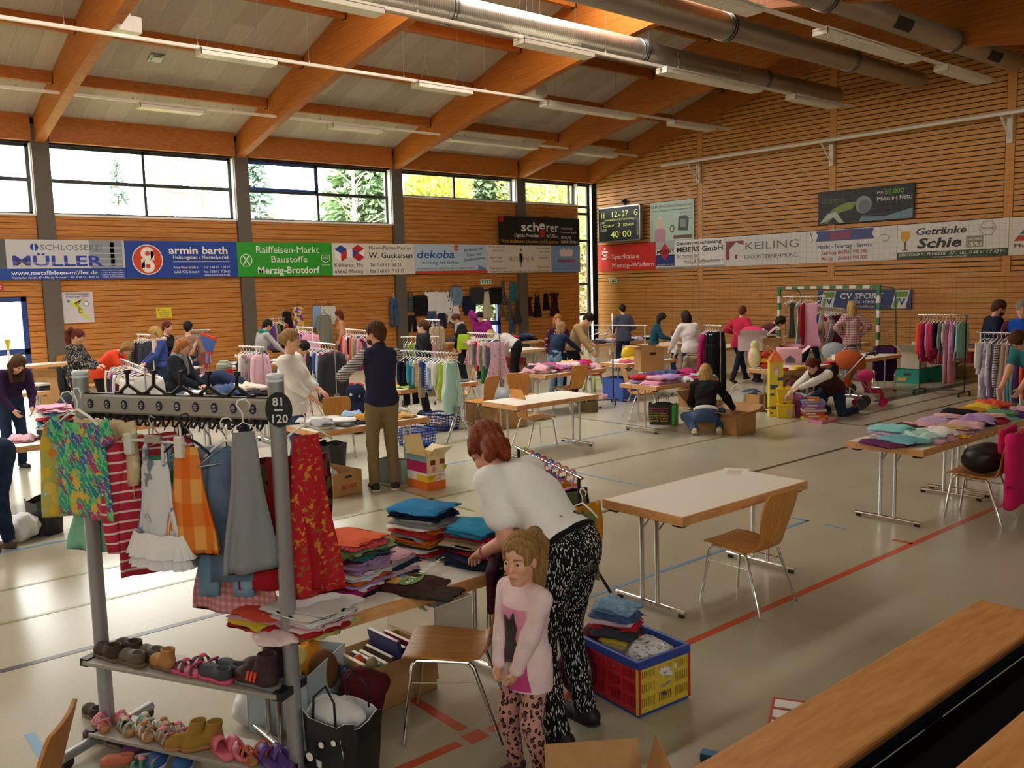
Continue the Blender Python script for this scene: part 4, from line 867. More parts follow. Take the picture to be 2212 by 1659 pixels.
    if face and (tocam@h2)/np.linalg.norm(tocam) > -.25:
        hb = hm(hair[0]) if hair else M_EYED
        for sd in (1, -1):
            c = HP(.083, sd*.033, .014); g = G(); r_ = .0108*e
            for jj in range(1): pass
            g.lathe([(r_*math.sin(a_), -r_*.78*math.cos(a_)) for a_ in np.linspace(.05, PI-.05, 9)], 12); g.mi = 1
            gz = nrm(hf+(0 if gaze is None else gaze[0])*hl_+(0 if gaze is None else gaze[1])*hu)*r_*.5
            r3 = r_*.74; g.lathe([(r3*math.sin(a_), -r3*math.cos(a_)) for a_ in np.linspace(.05, PI-.05, 7)], 10, c=tuple(gz)); ob = g.make('eye', [M_EYEW, M_EYED], o, loc=tuple(c), smooth=True)
            G().tube([tuple(HP(.093, sd*.015, .034)), tuple(HP(.094, sd*.034, .041)), tuple(HP(.081, sd*.053, .036))], [.003*e, .0042*e, .002*e], 6).make('eyebrow', hb, o, smooth=True)
        G().tube([tuple(HP(.083, .024, -.061)), tuple(HP(.092, .012, -.06)), tuple(HP(.0945, 0, -.0615)), tuple(HP(.092, -.012, -.06)), tuple(HP(.083, -.024, -.061))], [.0015*e, .0052*e, .006*e, .0052*e, .0015*e], 8).make('mouth', M_LIP, o, smooth=True)
    def world(v):
        a = math.radians(hd); return V((pos[0]+v[0]*math.cos(a)-v[1]*math.sin(a), pos[1]+v[0]*math.sin(a)+v[1]*math.cos(a), v[2]+(pos[2] if len(pos) > 2 else 0)))
    o_info[label] = dict(HP=HP, C=C, N=N, P0=P0, AR=AR, LG=LG, FT=FT, fw=fw, lat=lat, d1=d1, d2=d2, e=e, s=s)
    return o
o_info = {}
# ------------------------------------------------------------------ patterned fabrics
def pat(kind, a, b, c=None, sc_=1.0):
    n = 'fabric_%s_%s_%s_%s_%.2f' % (kind, a, b, c, sc_)
    def bld(nt, tc):
        if kind in ('stripe', 'vstripe', 'plaid'):
            def wave(ax, s1):
                w = nt.nodes.new('ShaderNodeTexWave'); w.bands_direction = ax; w.inputs['Scale'].default_value = s1; nt.links.new(mapv(nt, tc, (1, 1, 1)), w.inputs['Vector']); return w.outputs['Fac']
            if kind == 'plaid': return mixc(nt, .5, ramp(nt, wave('Z', 6*sc_), [(.4, a), (.6, b)]), mixc(nt, .5, ramp(nt, wave('Y', 6*sc_), [(.4, a), (.6, b)]), ramp(nt, wave('X', 6*sc_), [(.4, a), (.6, b)])))
            return ramp(nt, wave('Z' if kind == 'stripe' else 'X', 8*sc_), [(0, a), (.25 if not c else .3, b)], 'CONSTANT') if not c else ramp(nt, wave('Z', 8*sc_), [(0, a), (.3, b), (.65, c)], 'CONSTANT')
        if kind == 'dots':
            v = nt.nodes.new('ShaderNodeTexVoronoi'); v.inputs['Scale'].default_value = 16*sc_; nt.links.new(mapv(nt, tc, (1, 1, 1)), v.inputs['Vector']); return ramp(nt, v.outputs['Distance'], [(0, b), (.22, a)], 'CONSTANT')
        if kind == 'zebra':
            v = nt.nodes.new('ShaderNodeTexVoronoi'); v.inputs['Scale'].default_value = 26*sc_; nz = noise(nt, mapv(nt, tc, (1, 1, 1)), 6, 2)
            mp = mapv(nt, tc, (2.6, 2.6, .55)); mx = nt.nodes.new('ShaderNodeVectorMath'); mx.operation = 'ADD'; nt.links.new(mp, mx.inputs[0])
            cb = nt.nodes.new('ShaderNodeCombineXYZ'); mm = nt.nodes.new('ShaderNodeMath'); mm.operation = 'MULTIPLY'; mm.inputs[1].default_value = .35; nt.links.new(nz, mm.inputs[0]); nt.links.new(mm.outputs[0], cb.inputs[0]); nt.links.new(cb.outputs[0], mx.inputs[1]); nt.links.new(mx.outputs[0], v.inputs['Vector'])
            return ramp(nt, v.outputs['Distance'], [(0, b), (.33, a)], 'CONSTANT')
        if kind == 'leopard':
            v = nt.nodes.new('ShaderNodeTexVoronoi'); v.inputs['Scale'].default_value = 30*sc_; v.inputs['Randomness'].default_value = .8; w = nt.nodes.new('ShaderNodeVectorMath'); w.operation = 'ADD'; n3 = nt.nodes.new('ShaderNodeTexNoise'); n3.inputs['Scale'].default_value = 26*sc_
            nt.links.new(mapv(nt, tc, (1, 1, .8)), n3.inputs['Vector']); w2 = nt.nodes.new('ShaderNodeVectorMath'); w2.operation = 'SCALE'; w2.inputs['Scale'].default_value = .03/sc_; nt.links.new(n3.outputs['Color'], w2.inputs[0]); nt.links.new(mapv(nt, tc, (1, 1, .8)), w.inputs[0]); nt.links.new(w2.outputs[0], w.inputs[1]); nt.links.new(w.outputs[0], v.inputs['Vector'])
            return ramp(nt, v.outputs['Distance'], [(0, c), (.2, b), (.42, a)], 'CONSTANT')
        if kind == 'floral':
            v = nt.nodes.new('ShaderNodeTexVoronoi'); v.inputs['Scale'].default_value = 14*sc_; nt.links.new(mapv(nt, tc, (1, 1, 1)), v.inputs['Vector']); h = nt.nodes.new('ShaderNodeSeparateColor'); nt.links.new(v.outputs['Color'], h.inputs[0])
            return ramp(nt, h.outputs[0], [(0, a), (.45, b), (.75, c or b)], 'CONSTANT')
        if kind == 'blotch':
            f = noise(nt, mapv(nt, tc, (1, 1, 1)), 9*sc_, 4); return ramp(nt, f, [(0, a), (.56, a), (.6, b)])
        if kind == 'denim':
            f = noise(nt, mapv(nt, tc, (1, 1, 1)), 7*sc_, 4); return ramp(nt, f, [(.3, a), (.7, b)])
    return nodemat(n, bld, .9, .15)
DENIM = pat('denim', '34486a', '4d648a'); DENIML = pat('denim', '5d7a96', '86a3bb'); DENIMD = pat('denim', '1c2940', '2b3b57')
# ------------------------------------------------------------------ garments on hangers
GC = {}
def interp(keys, t):
    for (a, va), (b, vb) in zip(keys[:-1], keys[1:]):
        if t <= b: u = (t-a)/max(b-a, 1e-6); u = u*u*(3-2*u); return va+(vb-va)*u
    return keys[-1][1]
KIND = dict(tshirt=([(0, .72), (.1, .95), (.25, .9), (1, .98)], .36, .012, ('s', .3)), long=([(0, .72), (.1, .95), (.25, .88), (1, .95)], .36, .012, ('l', .9)), jacket=([(0, .7), (.1, .98), (.25, .95), (1, 1.02)], .3, .03, ('l', .95)),
            dress=([(0, .66), (.1, .8), (.38, .7), (.6, .85), (1, 1.2)], .4, .014, ('s', .16)), strap=([(0, .5), (.14, .62), (.35, .66), (1, 1.0)], .0, .012, None), vest=([(0, .6), (.08, .72), (.25, .8), (1, .88)], .3, .014, None),
            sack=([(0, .5), (.12, .68), (.3, .72), (.7, 1.0), (1, .8)], .3, .03, None), skirt=([(0, .6), (.15, .65), (1, 1.0)], 0, .014, None), aline=([(0, .4), (.2, .5), (1, 1.0)], .2, .012, None), pants=None, shorts=None)
def garment_mesh(kind, w, h, seed=0, n=30, m=18):
    key = (kind, round(w, 2), round(h, 2), seed, n)
    if key in GC: return GC[key]
    r = random.Random(seed*7+len(kind)); g = G(); ph = r.uniform(0, 6); hw = w/2
    def ring(cx, z, ax, ay, fold, z_of=None, tt=0):
        out = []
        for k in range(n):
            a = 2*PI*k/n; c_, s_ = math.cos(a), math.sin(a); x = cx+ax*math.copysign(abs(c_)**.8, c_); y = ay*s_+fold*math.sin(4*a+ph+tt*1.5)*.6+fold*math.sin(7*a-ph+tt*2)*.4
            out.append((x+fold*.3*math.sin(3*a+ph), y, z+(z_of(x) if z_of else 0)))
        return out
    if kind in ('pants', 'shorts'):
        L = h; rise = min(.26, .4*h); rs = [ring(0, -rise*t_, hw*(.72+.2*t_), .035, .003) for t_ in np.linspace(0, 1, 6)]; g.rings(rs)
        for sd in (-1, 1):
            rs = []
            for t_ in np.linspace(0, 1, 12): rs.append(ring(sd*hw*(.46+.12*t_), -rise*.85-(L-rise*.85)*t_, hw*(.44-.08*t_), .035-.008*t_, .004+.006*t_, None, t_*3))
            g.rings(rs)
    else:
        keys, neck, th, sl = KIND[kind]; rs = []; strap = kind in ('strap',)
        zt = .12*h if strap else 0; H_ = h-zt
        for j in range(m+1):
            t_ = j/m; ax = hw*interp(keys, t_)
            def zo(x, t_=t_): return (-.22*abs(x) - (0 if strap else 0))*(1-t_)*(0 if strap else 1) - (neck*w*.28*math.exp(-(x/(.2*w))**2) if neck else .12*w*math.exp(-(x/(.16*w))**2)*(1 if strap else 0))*max(0, 1-t_*5)
            rs.append(ring(0, -zt-H_*t_, ax, th*(.6+1.2*math.sin(PI*min(t_*1.3, 1))*.6+.5*t_), (.002+(.022 if kind in ('dress', 'strap', 'skirt', 'aline') else .008)*t_**1.3)*min(1, w/.3), zo, t_))
        g.rings(rs)
        if strap:
            for sd in (-1, 1): g.tube([(sd*hw*.42, .01, -zt-.02), (sd*hw*.4, .004, -zt*.4), (sd*hw*.36, 0, 0), (sd*hw*.4, -.004, -zt*.4), (sd*hw*.42, -.01, -zt-.02)], w*.03, 6)
        if sl:
            for sd in (-1, 1):
                a0 = math.radians(48 if sl[0] == 's' else 74); L = sl[1]*(w*.75 if sl[0] == 's' else h*.82); px, pz = sd*hw*.78, -.10*h*.6-.02; rs = []
                for t_ in np.linspace(0, 1, 9):
                    an = a0+.18*t_; cx, cz = px+sd*math.cos(an)*L*t_, pz-math.sin(an)*L*t_; rad = w*(.17-.05*t_ if sl[0] == 's' else .16-.08*t_); nx, nz = math.sin(an)*sd, math.cos(an)
                    rs.append([(cx+nx*rad*math.cos(2*PI*k/14), (th+.012)*math.sin(2*PI*k/14)+.004*math.sin(9*t_+k), cz+nz*rad*math.cos(2*PI*k/14)) for k in range(14)])
                g.rings(rs if sd > 0 else [list(reversed(q_)) for q_ in rs])
    me = bpy.data.meshes.new('garment_'+kind); me.from_pydata(g.v, [], g.f); me.polygons.foreach_set('use_smooth', [True]*len(g.f)); me.materials.append(cloth('ffffff')); me.update(); GC[key] = me; return me
CATN = dict(tshirt='shirt', long='long_sleeved_shirt', jacket='jacket', dress='dress', strap='strap_dress', vest='vest', sack='sleeping_bag', skirt='skirt', aline='dress', pants='trousers', shorts='shorts')
def garment(kind, w, h, m, loc, rz, label, group=None, seed=0, tilt=0, n=30):
    me = garment_mesh(kind, w, h, seed, n); o = bpy.data.objects.new(CATN[kind], me); COL.objects.link(o); o.location = loc; o.rotation_euler = (0, tilt, rz); setmat(o, m); tag(o, label, CATN[kind].replace('_', ' '), group); return o
HC = {}
def hanger(m, w, loc, rz, label, group, wire=False):
    key = (round(w, 2), wire)
    if key not in HC:
        g = G(); r_ = .004 if wire else .009
        g.tube([(.03, 0, .075), (.035, 0, .1), (.015, 0, .125), (-.015, 0, .12), (-.025, 0, .1), (0, 0, .06), (0, 0, .02)], .004, 6)
        g.tube([(-w/2, 0, -.06), (-w*.25, 0, -.012), (0, 0, .02), (w*.25, 0, -.012), (w/2, 0, -.06)], r_, 8, flat=.6)
        if wire: g.tube([(-w/2, 0, -.06), (w/2, 0, -.06)], r_, 6)
        me = bpy.data.meshes.new('hanger'); me.from_pydata(g.v, [], g.f); me.polygons.foreach_set('use_smooth', [True]*len(g.f)); me.materials.append(M_WHITE); HC[key] = me
    o = bpy.data.objects.new('clothes_hanger', HC[key]); COL.objects.link(o); o.location = loc; o.rotation_euler = (0, 0, rz); setmat(o, m); tag(o, label, 'hanger', group); return o
# ------------------------------------------------------------------ folded and crumpled clothes
FC = {}
def folded_mesh(v, layers=3):
    if (v, layers) in FC: return FC[(v, layers)]
    r = random.Random(v*13+layers); t = 1.0/layers*.8; prof = []; up = []; dn = []
    pts = []
    for l in range(layers):
        z = (l+.5)/layers; xs = np.linspace(-.5, .5, 7) if l % 2 == 0 else np.linspace(.5, -.5, 7); pts += [(x*(1-.06*r.random()), z) for x in xs]
        if l < layers-1: sx = 1 if l % 2 == 0 else -1; pts += [(sx*(.5+.35*.5/layers*.35), z+.5/layers)]
    P = [V((p[0], 0, p[1])) for p in pts]; th = .42/layers; L_, R_s = [], []
    for i, p in enumerate(P):
        d = (P[min(i+1, len(P)-1)]-P[max(i-1, 0)]); d.x *= .3; d.normalize(); nrm_ = V((-d.z, 0, d.x)); nrm_ = V((nrm_.x*.12, 0, nrm_.z)); L_.append(p+nrm_*th); R_s.append(p-nrm_*th)
    poly = L_+R_s[::-1]; g = G(); rs = []; ny = 11
    for k in range(ny+1):
        y = -.5+k/ny; e_ = .04*math.sin(k*1.7+v); ring = []
        for p in poly:
            lay = int(p.z*layers)
            cr_ = max(0, abs(y)-.3)/.2; ring.append((p.x*(1-.10*cr_*cr_)+e_*.5+.03*math.sin(y*9+lay*2.3+v)+.012*math.sin(y*23+lay*5), y*(1-.06*math.sin(lay*2.1+v))+.035*math.sin(p.x*7+lay*1.7+v)+.012*math.sin(p.x*21+v), max(0, p.z*(1-.6*cr_*max(0, min(1, cr_)))*(1-.5*max(0, abs(p.x)-.42)/.1)+(.20*math.sin(p.x*6+y*5+v)*math.cos(y*4-v)+.09*math.sin(p.x*17+y*6+v*2)+.07*math.sin(y*19-p.x*5+v))*(.25+p.z))))
        rs.append(ring)
    g.rings(rs); me = bpy.data.meshes.new('folded'); me.from_pydata(g.v, [], g.f); me.polygons.foreach_set('use_smooth', [True]*len(g.f)); me.materials.append(cloth('ffffff')); me.set_sharp_from_angle(angle=1.2); FC[(v, layers)] = me; return me
def crumple_mesh(v):
    if ('c', v) in FC: return FC[('c', v)]
    s_ = S(.05, .1); r = random.Random(v); s_.w = wrinkle(.05, 11, v)
    for k in range(5): a = r.uniform(0, 6); s_.ell((.26*math.cos(a)*r.random(), .26*math.sin(a)*r.random(), .3+.1*r.random()), (.3+.08*r.random(), .24+.1*r.random(), .3))
    s_.box((0, 0, -.5), (2, 2, .52), sub=True); o = s_.mesh('crumple', cloth('ffffff')); me = o.data; bpy.data.objects.remove(o); FC[('c', v)] = me; return me
_fi = [0]
def folded(x, y, z, w, d, h, rz, m, label, cat='folded clothing', group=None, name='folded_shirt', layers=None, crumple=False):
    _fi[0] += 1; v = _fi[0] % 6
    me = crumple_mesh(v) if crumple else folded_mesh(v, layers or (2+_fi[0] % 3)); o = bpy.data.objects.new(name, me); COL.objects.link(o); o.location = (x, y, z); o.scale = (w, d, h*(1.3 if crumple else 1)); o.rotation_euler = (0, 0, rz); setmat(o, m if not isinstance(m, str) else cloth(m)); tag(o, label, cat, group); return o
PAL = dict(white='e8e6e2', cream='e2d8bf', grey='8e8f92', charcoal='3a3b40', black='1b1b1f', navy='1f2740', blue='3a5a96', turquoise='3aa3b5', mint='9fd6cf', teal='2f6f74', green='3f8a4a', olive='5c6238', lime='a8c23a', yellow='e2bf3a', mustard='c08a24', orange='d8682a', coral='e2593f', red='b8232e', wine='5e1a30', pink='e39ab0', rose='d9a5b0', magenta='b52a6a', lilac='b08fc0', purple='5a3570', brown='4d3426', beige='b39b7c', sky='8fb3d6', denim='45597a')
def pm(c): return DENIM if c == 'denim' else cloth(PAL[c])
def pmx(c):
    """now and then the same colour as a print"""
    r = random.random(); h = PAL[c]
    if c == 'denim' or r > .45: return pm(c)
    q = ''.join('%02x' % int(int(h[i:i+2], 16)*.55+v*.45) for i, v in ((0, 236), (2, 226), (4, 222))) if c not in ('white', 'cream', 'yellow') else 'b89aa8'
    return pat('dots', h, q, None, 1.5) if r < .15 else (pat('floral', h, q, None, 1.6) if r < .3 else pat('stripe', q, h, None, 1.6))
def stack(x, y, z, cols, where, w=.3, d=.26, th=.022, rz=0, group=None, kind='folded shirt', jit=.02):
    """one folded garment on another; cols from bottom to top"""
    n = len(cols); zz = z
    for i, c in enumerate(cols):
        k = n-1-i; h = th*random.uniform(.8, 1.25); rank = 'topmost' if k == 0 else ('lowest' if i == 0 else ordn(k)+' from the top')
        folded(x+random.uniform(-jit, jit), y+random.uniform(-jit, jit), zz, w*random.uniform(.82, 1.1), d*random.uniform(.82, 1.1), h*1.25, rz+random.uniform(-.2, .2)+(PI if i % 2 else 0), pm(c) if isinstance(c, str) else c[1], '%s %s, %s in %s' % (c if isinstance(c, str) else c[0], kind, rank, where), group=group or where)
        zz += h
    return zz
def spread(x0, y0, x1, y1, z, cols, where, rows=2, w=.27, d=.24, th=.03, group=None, crumple=.5, rz=0, layers=1, lab=('front', 'middle', 'back', 'rearmost')):
    """garments laid out in rows along a table from (x0,y0) to (x1,y1)"""
    n = len(cols); per = (n+rows*layers-1)//(rows*layers); i = 0
    for L in range(layers):
        for r_ in range(rows):
            for k in range(per):
                if i >= n: return
                c = cols[i]; i += 1; u = (k+.5)/per; q = (r_+.5)/rows
                X = x0+(x1-x0)*q+random.uniform(-.03, .03); Y_ = y0+(y1-y0)*u+random.uniform(-.03, .03); cr = random.random() < crumple
                folded(X, Y_, z+L*th*.9, w*random.uniform(.85, 1.1), d*random.uniform(.85, 1.1), th*random.uniform(.9, 1.3), rz+random.uniform(-.4, .4), pmx(c), '%s garment, %s in the %s%s row of %s' % (c, ordn(k), ('lower ', 'upper ')[L] if layers > 1 else '', lab[r_], where), group=group or where, name='crumpled_garment' if cr else 'folded_shirt', crumple=cr)
# ------------------------------------------------------------------ tables, chairs, racks, boxes
def A(px, py, z=0): p = at(px, py, z); return float(p[0]), float(p[1])
M_LAM = mat('white_laminate', 'f3eee2', .35, spec=.45); M_BEECH = wood('beech_edge', 'c98f56', 'dda970', (3, 3, 12), 1, .45)
M_PLY = wood('beech_ply', 'b9762f', 'd19349', (2, 14, 2), 1, .4)
TH = .75
def table_proto():
    t = thing('folding_table', '', 'table'); X, Y, T = .375, .775, .065
    G().bb((-X+.012, -Y+.012, TH-T+.004), (X-.012, Y-.012, TH+.0005)).make('table_top', M_LAM, t)
    g = G(); g.rings([[(-X, -Y, z), (X, -Y, z), (X, Y, z), (-X, Y, z)] for z in (TH-T, TH)], False); g.rings([[(-X+.014, -Y+.014, z), (-X+.014, Y-.014, z), (X-.014, Y-.014, z), (X-.014, -Y+.014, z)] for z in (TH-T, TH)], False)
    for z, fl_ in ((TH, 1), (TH-T, 0)):
        o = [(-X, -Y, z), (X, -Y, z), (X, Y, z), (-X, Y, z)]; i = [(-X+.014, -Y+.014, z), (X-.014, -Y+.014, z), (X-.014, Y-.014, z), (-X+.014, Y-.014, z)]; g.add(o+i, [(a, (a+1) % 4, 4+(a+1) % 4, 4+a) if fl_ else (4+a, 4+(a+1) % 4, (a+1) % 4, a) for a in range(4)])
    g.make('edge_band', M_BEECH, t)
    for s in (-1, 1):
        y = s*.685
        for x in (-.07, .07): G().tube([(x, y, .04), (x, y, TH-T)], .0165, 12).make('leg', M_CHROME, t, smooth=True, auto=40)
        f = G().tube([(-.325, y, .038), (.325, y, .038)], .02, 12, flat=.8).make('foot', M_CHROME, t, smooth=True, auto=40); g = G()
        for x in (-.29, .29): g.bb((x-.022, y-.01, 0), (x+.022, y+.01, .024))
        g.make('glide', M_BLACK, f)
        G().tube([(-.07, y, TH-T-.12), (-.07, y-s*.16, TH-T)], .006, 6).make('brace', M_STEEL, t); G().tube([(.07, y, TH-T-.12), (.07, y-s*.16, TH-T)], .006, 6).make('brace', M_STEEL, t)
        for x in (-.3, .3): G().bb((x-.04, y-.03+s*.03, TH-T-.022), (x+.04, y+.03+s*.03, TH-T)).make('stacking_block', M_BLACK, t)
    return t
_tp = [None]
def table(x, y, label, rz=0, group='white folding tables'):
    if _tp[0] is None: _tp[0] = table_proto(); o = _tp[0]; o.location = (x, y, 0); o.rotation_euler = (0, 0, rz); tag(o, label, 'table', group); USED.pop('', None); return o
    return dup(_tp[0], (x, y, 0), rz, label, group)
def chair_proto():
    t = thing('stacking_chair', '', 'chair')
    prof = [(.235, .45, .36), (.22, .468, .40), (.12, .47, .42), (0, .458, .42), (-.1, .448, .40), (-.165, .452, .34), (-.2, .49, .29), (-.217, .55, .29), (-.235, .63, .34), (-.262, .74, .39), (-.29, .83, .385), (-.303, .868, .35), (-.307, .882, .28)]
    g = G(); th = .012; up, dn = [], []
    for i, (x, z, w) in enumerate(prof):
        a = prof[max(i-1, 0)]; b = prof[min(i+1, len(prof)-1)]; d = V((b[0]-a[0], 0, b[1]-a[1])).normalized(); n = V((d.z, 0, -d.x)); ro = []
        for k in range(9): u = -1+k/4; ro.append((x+.012*(1-u*u)*(0 if x > -.15 else -1), u*w/2, z-(.006*(1-u*u) if x > -.15 else 0)))
        up.append([V(p)-n*th/2 for p in ro]); dn.append([V(p)+n*th/2 for p in ro])
    g.rings([u+d[::-1] for u, d in zip(up, dn)]); g.make('seat_shell', M_PLY, t, smooth=True, auto=50)
    for sy in (-1, 1):
        G().tube([(.16, sy*.175, .44), (.18, sy*.19, .42), (.235, sy*.225, .008)], .0105, 10).make('leg', M_CHROME, t, smooth=True, auto=40)
        G().tube([(-.11, sy*.175, .43), (-.135, sy*.19, .41), (-.275, sy*.225, .008)], .0105, 10).make('leg', M_CHROME, t, smooth=True, auto=40)
        G().tube([(.16, sy*.175, .44), (-.11, sy*.175, .43)], .0105, 8).make('seat_rail', M_CHROME, t, smooth=True, auto=40)
    G().tube([(.14, -.175, .438), (.14, .175, .438)], .008, 8).tube([(-.1, -.175, .43), (-.1, .175, .43)], .008, 8).make('cross_bar', M_CHROME, t, smooth=True, auto=40)
    for sy in (-1, 1): G().tube([(.19, sy*.2, .33), (-.16, sy*.2, .33)], .004, 6).make('stretcher', M_CHROME, t)
    return t
_cp = [None]
def chair(x, y, hd, label, group='beech ply stacking chairs'):
    rz = math.radians(hd)
    if _cp[0] is None: _cp[0] = chair_proto(); o = _cp[0]; o.location = (x, y, 0); o.rotation_euler = (0, 0, rz); tag(o, label, 'chair', group); USED.pop('', None); return o
    return dup(_cp[0], (x, y, 0), rz, label, group)
def rack(p0, p1, z, style, label, rm=None, um=None, ext=.06):
    """rail from p0 to p1 (x,y) at height z on two uprights"""
    p0, p1 = V((*p0, 0)), V((*p1, 0)); L = (p1-p0).length; a = math.atan2(p1.y-p0.y, p1.x-p0.x); rm = rm or M_CHROME; um = um or M_CHROME
    t = thing('clothes_rack', label, 'clothes rack', p0, a)
    G().tube([(-ext, 0, z), (L+ext, 0, z)], .0125, 10).make('rail', rm, t, smooth=True, auto=40)
    for x, s in ((0, -1), (L, 1)):
        if style == 'tripod':
            G().tube([(x, 0, z), (x, 0, .5)], .013, 10).make('upright', um, t, smooth=True, auto=40); G().box((x, 0, .48), (.05, .1, .12)).make('joint', M_STEEL, t, bevel=.01)
            for dx, dy in ((s*.05, .28), (s*.05, -.28), (-s*.2, 0)): G().tube([(x, dy*.1, .45), (x+dx, dy, .006)], .011, 8).make('leg', um, t, smooth=True, auto=40)
        else:
            G().tube([(x, 0, z), (x, 0, .07)], .0125, 10).make('upright', um, t, smooth=True, auto=40); f = G().tube([(x, -.24, .075), (x, .24, .075)], .013, 8).make('foot', um, t, smooth=True, auto=40)
            for dy in (-.23, .23): G().lathe([(.01, -.012), (.03, -.012), (.03, .012), (.01, .012)], 12, (x, dy, .03), 'X').box((x, dy, .06), (.03, .02, .02)).make('caster', M_BLACK, t, smooth=True, auto=40)
    if style == 'wheel': G().tube([(0, 0, .1), (L, 0, .1)], .011, 8).make('base_bar', um, t, smooth=True, auto=40)
    return t
def hangrow(p0, p1, z, items, where, group=None, hang=True, hm_=None, w=.34, jit=.14, u0=.04, u1=.96, s=1.0):
    """items: (kind, colour name or (name, material), height) hung one after the other along the rail"""
    p0, p1 = V((*p0, 0)), V((*p1, 0)); d = p1-p0; a = math.atan2(d.y, d.x)+PI/2; n = len(items)
    for i, it in enumerate(items):
        k, c, h = it[:3]; ww = (it[3] if len(it) > 3 else w)*s; u = u0+(u1-u0)*(i+.5)/n; p = p0+d*u; rz = a+random.uniform(-jit, jit); nm, m = (c, pm(c)) if isinstance(c, str) else c
        lab = '%s %s, %s along %s' % (nm, CATN[k].replace('_', ' '), ordn(i), where); dz = .115 if hang else .02
        garment(k, ww, h*s, m, (p.x, p.y, z-dz), rz, lab, group or 'clothes on '+where, seed=i % 5, n=22)
        if hang: hanger(hm_ or M_WHITE, ww*.86, (p.x, p.y, z-.108), rz, 'hanger holding the %s %s, %s along %s' % (nm, CATN[k].replace('_', ' '), ordn(i), where), 'hangers on '+where)
M_CARD = wood('cardboard', 'b08455', 'bf9463', (2, 2, 2), 1, .85, spec=.15); M_CARDI = mat('cardboard_inside', 'b58a5a', .9)
def carton(x, y, rz, w, d, h, label, flaps=(50, 50, 50, 50), m=None, z=0, mi=None, name='carton', cat='box', fk=.5, group=None):
    """open-topped box; flaps = opening angle from vertical of the -y, +y, -x, +x flap (None = no flap)"""
    m = m or M_CARD; t = thing(name, label, cat, (x, y, z), rz, group); q = .005; g = G(); X, Y = w/2, d/2
    for a, b in (((-X, -Y, 0), (X, -Y+q, h)), ((-X, Y-q, 0), (X, Y, h)), ((-X, -Y, 0), (-X+q, Y, h)), ((X-q, -Y, 0), (X, Y, h)), ((-X, -Y, 0), (X, Y, q))): g.bb(a, b)
    g.make('body', m, t)
    for k, f in enumerate(flaps):
        if f is None: continue
        an = math.radians(f); L = (d if k < 2 else w)*fk; s_, c_ = math.sin(an), math.cos(an); g = G()
        if k < 2:
            sg = -1 if k == 0 else 1; p = [(-X+.004, sg*Y, h), (X-.004, sg*Y, h), (X-.004, sg*(Y+s_*L), h+c_*L), (-X+.004, sg*(Y+s_*L), h+c_*L)]; nn = V((0, sg*c_, -s_))*.004
        else:
            sg = -1 if k == 2 else 1; p = [(sg*X, -Y+.004, h), (sg*X, Y-.004, h), (sg*(X+s_*L), Y-.004, h+c_*L), (sg*(X+s_*L), -Y+.004, h+c_*L)]; nn = V((sg*c_, 0, -s_))*.004
        p2 = [tuple(V(v)+nn) for v in p]; g.add(p+p2, [(0, 1, 2, 3), (7, 6, 5, 4), (0, 4, 5, 1), (1, 5, 6, 2), (2, 6, 7, 3), (3, 7, 4, 0)]); g.make('flap', m, t)
    return t
def basket(x, y, rz, w, d, h, m, label, z=0, rows=5, cols=8, group=None):
    t = thing('plastic_basket', label, 'basket', (x, y, z), rz, group); g = G()
    def wall(ax):
        for s in (-1, 1):
            Lw = w if ax else d; Dw = d if ax else w
            def P(u, z_): k = .86+.14*z_/h; a_ = u*Lw/2*k; b_ = s*Dw/2*k; return (a_, b_, z_) if ax else (b_, a_, z_)
            n = max(3, int(cols*Lw/w))
            for i in range(n+1): u = -1+2*i/n; g.tube([P(u, .01), P(u, h)], .006, 4)
            for j in range(rows+1): z_ = .01+(h-.02)*j/rows; g.tube([P(-1, z_), P(1, z_)], .008 if j in (0, rows) else .006, 4)
            g.tube([P(-1, h*.75), P(1, h*.75)], .03, 4, flat=.25); g.tube([P(-1, h*.12), P(1, h*.12)], .03, 4, flat=.25)
    wall(True); wall(False); g.bb((-w*.43, -d*.43, 0), (w*.43, d*.43, .008)); g.make('body', m, t)
    r = G(); ring = [(-w/2, -d/2), (w/2, -d/2), (w/2, d/2), (-w/2, d/2), (-w/2, -d/2)]; r.tube([(a, b, h) for a, b in ring], .013, 6); r.make('rim', m, t, smooth=True); return t
def bag(x, y, rz, w, d, h, m, label, z=0, handles=True, hm2=None, open_=True, name='shopping_bag', cat='bag', inner=None):
    t = thing(name, label, cat, (x, y, z), rz); g = G(); n = 24
    def ring(z_, k, off=0): return [(w/2*k*math.copysign(abs(math.cos(2*PI*i/n))**.45, math.cos(2*PI*i/n))+.012*math.sin(i*1.7+z_*9)-off*math.copysign(1, math.cos(2*PI*i/n))*0, (d/2*k-off)*math.copysign(abs(math.sin(2*PI*i/n))**.45, math.sin(2*PI*i/n))+.01*math.cos(i*2.3+z_*7), z_+(.02*math.sin(i*1.3) if z_ > h*.8 else 0)) for i in range(n)]
    outer = [ring(h*q_, .9+.1*q_) for q_ in (0, .25, .5, .75, 1)]; g.rings(outer, False); g.add(outer[0], [tuple(range(n))[::-1]])
    g.mi = 1; inn = [ring(h*q_, .97*(.9+.1*q_)-.01) for q_ in (1, .6, .15)]; g.rings([outer[-1]]+inn, False); g.add(inn[-1], [tuple(range(n))])
    g.make('body', [m, inner or m], t, smooth=True, auto=60)
    if handles:
        for s in (-1, 1): G().tube([(-w*.2, s*d*.48, h*.97), (-w*.18, s*d*.46, h+.1), (0, s*d*.4, h+.16), (w*.18, s*d*.46, h+.1), (w*.2, s*d*.48, h*.97)], .006, 6).make('handle', hm2 or M_BLACK, t, smooth=True)
    return t
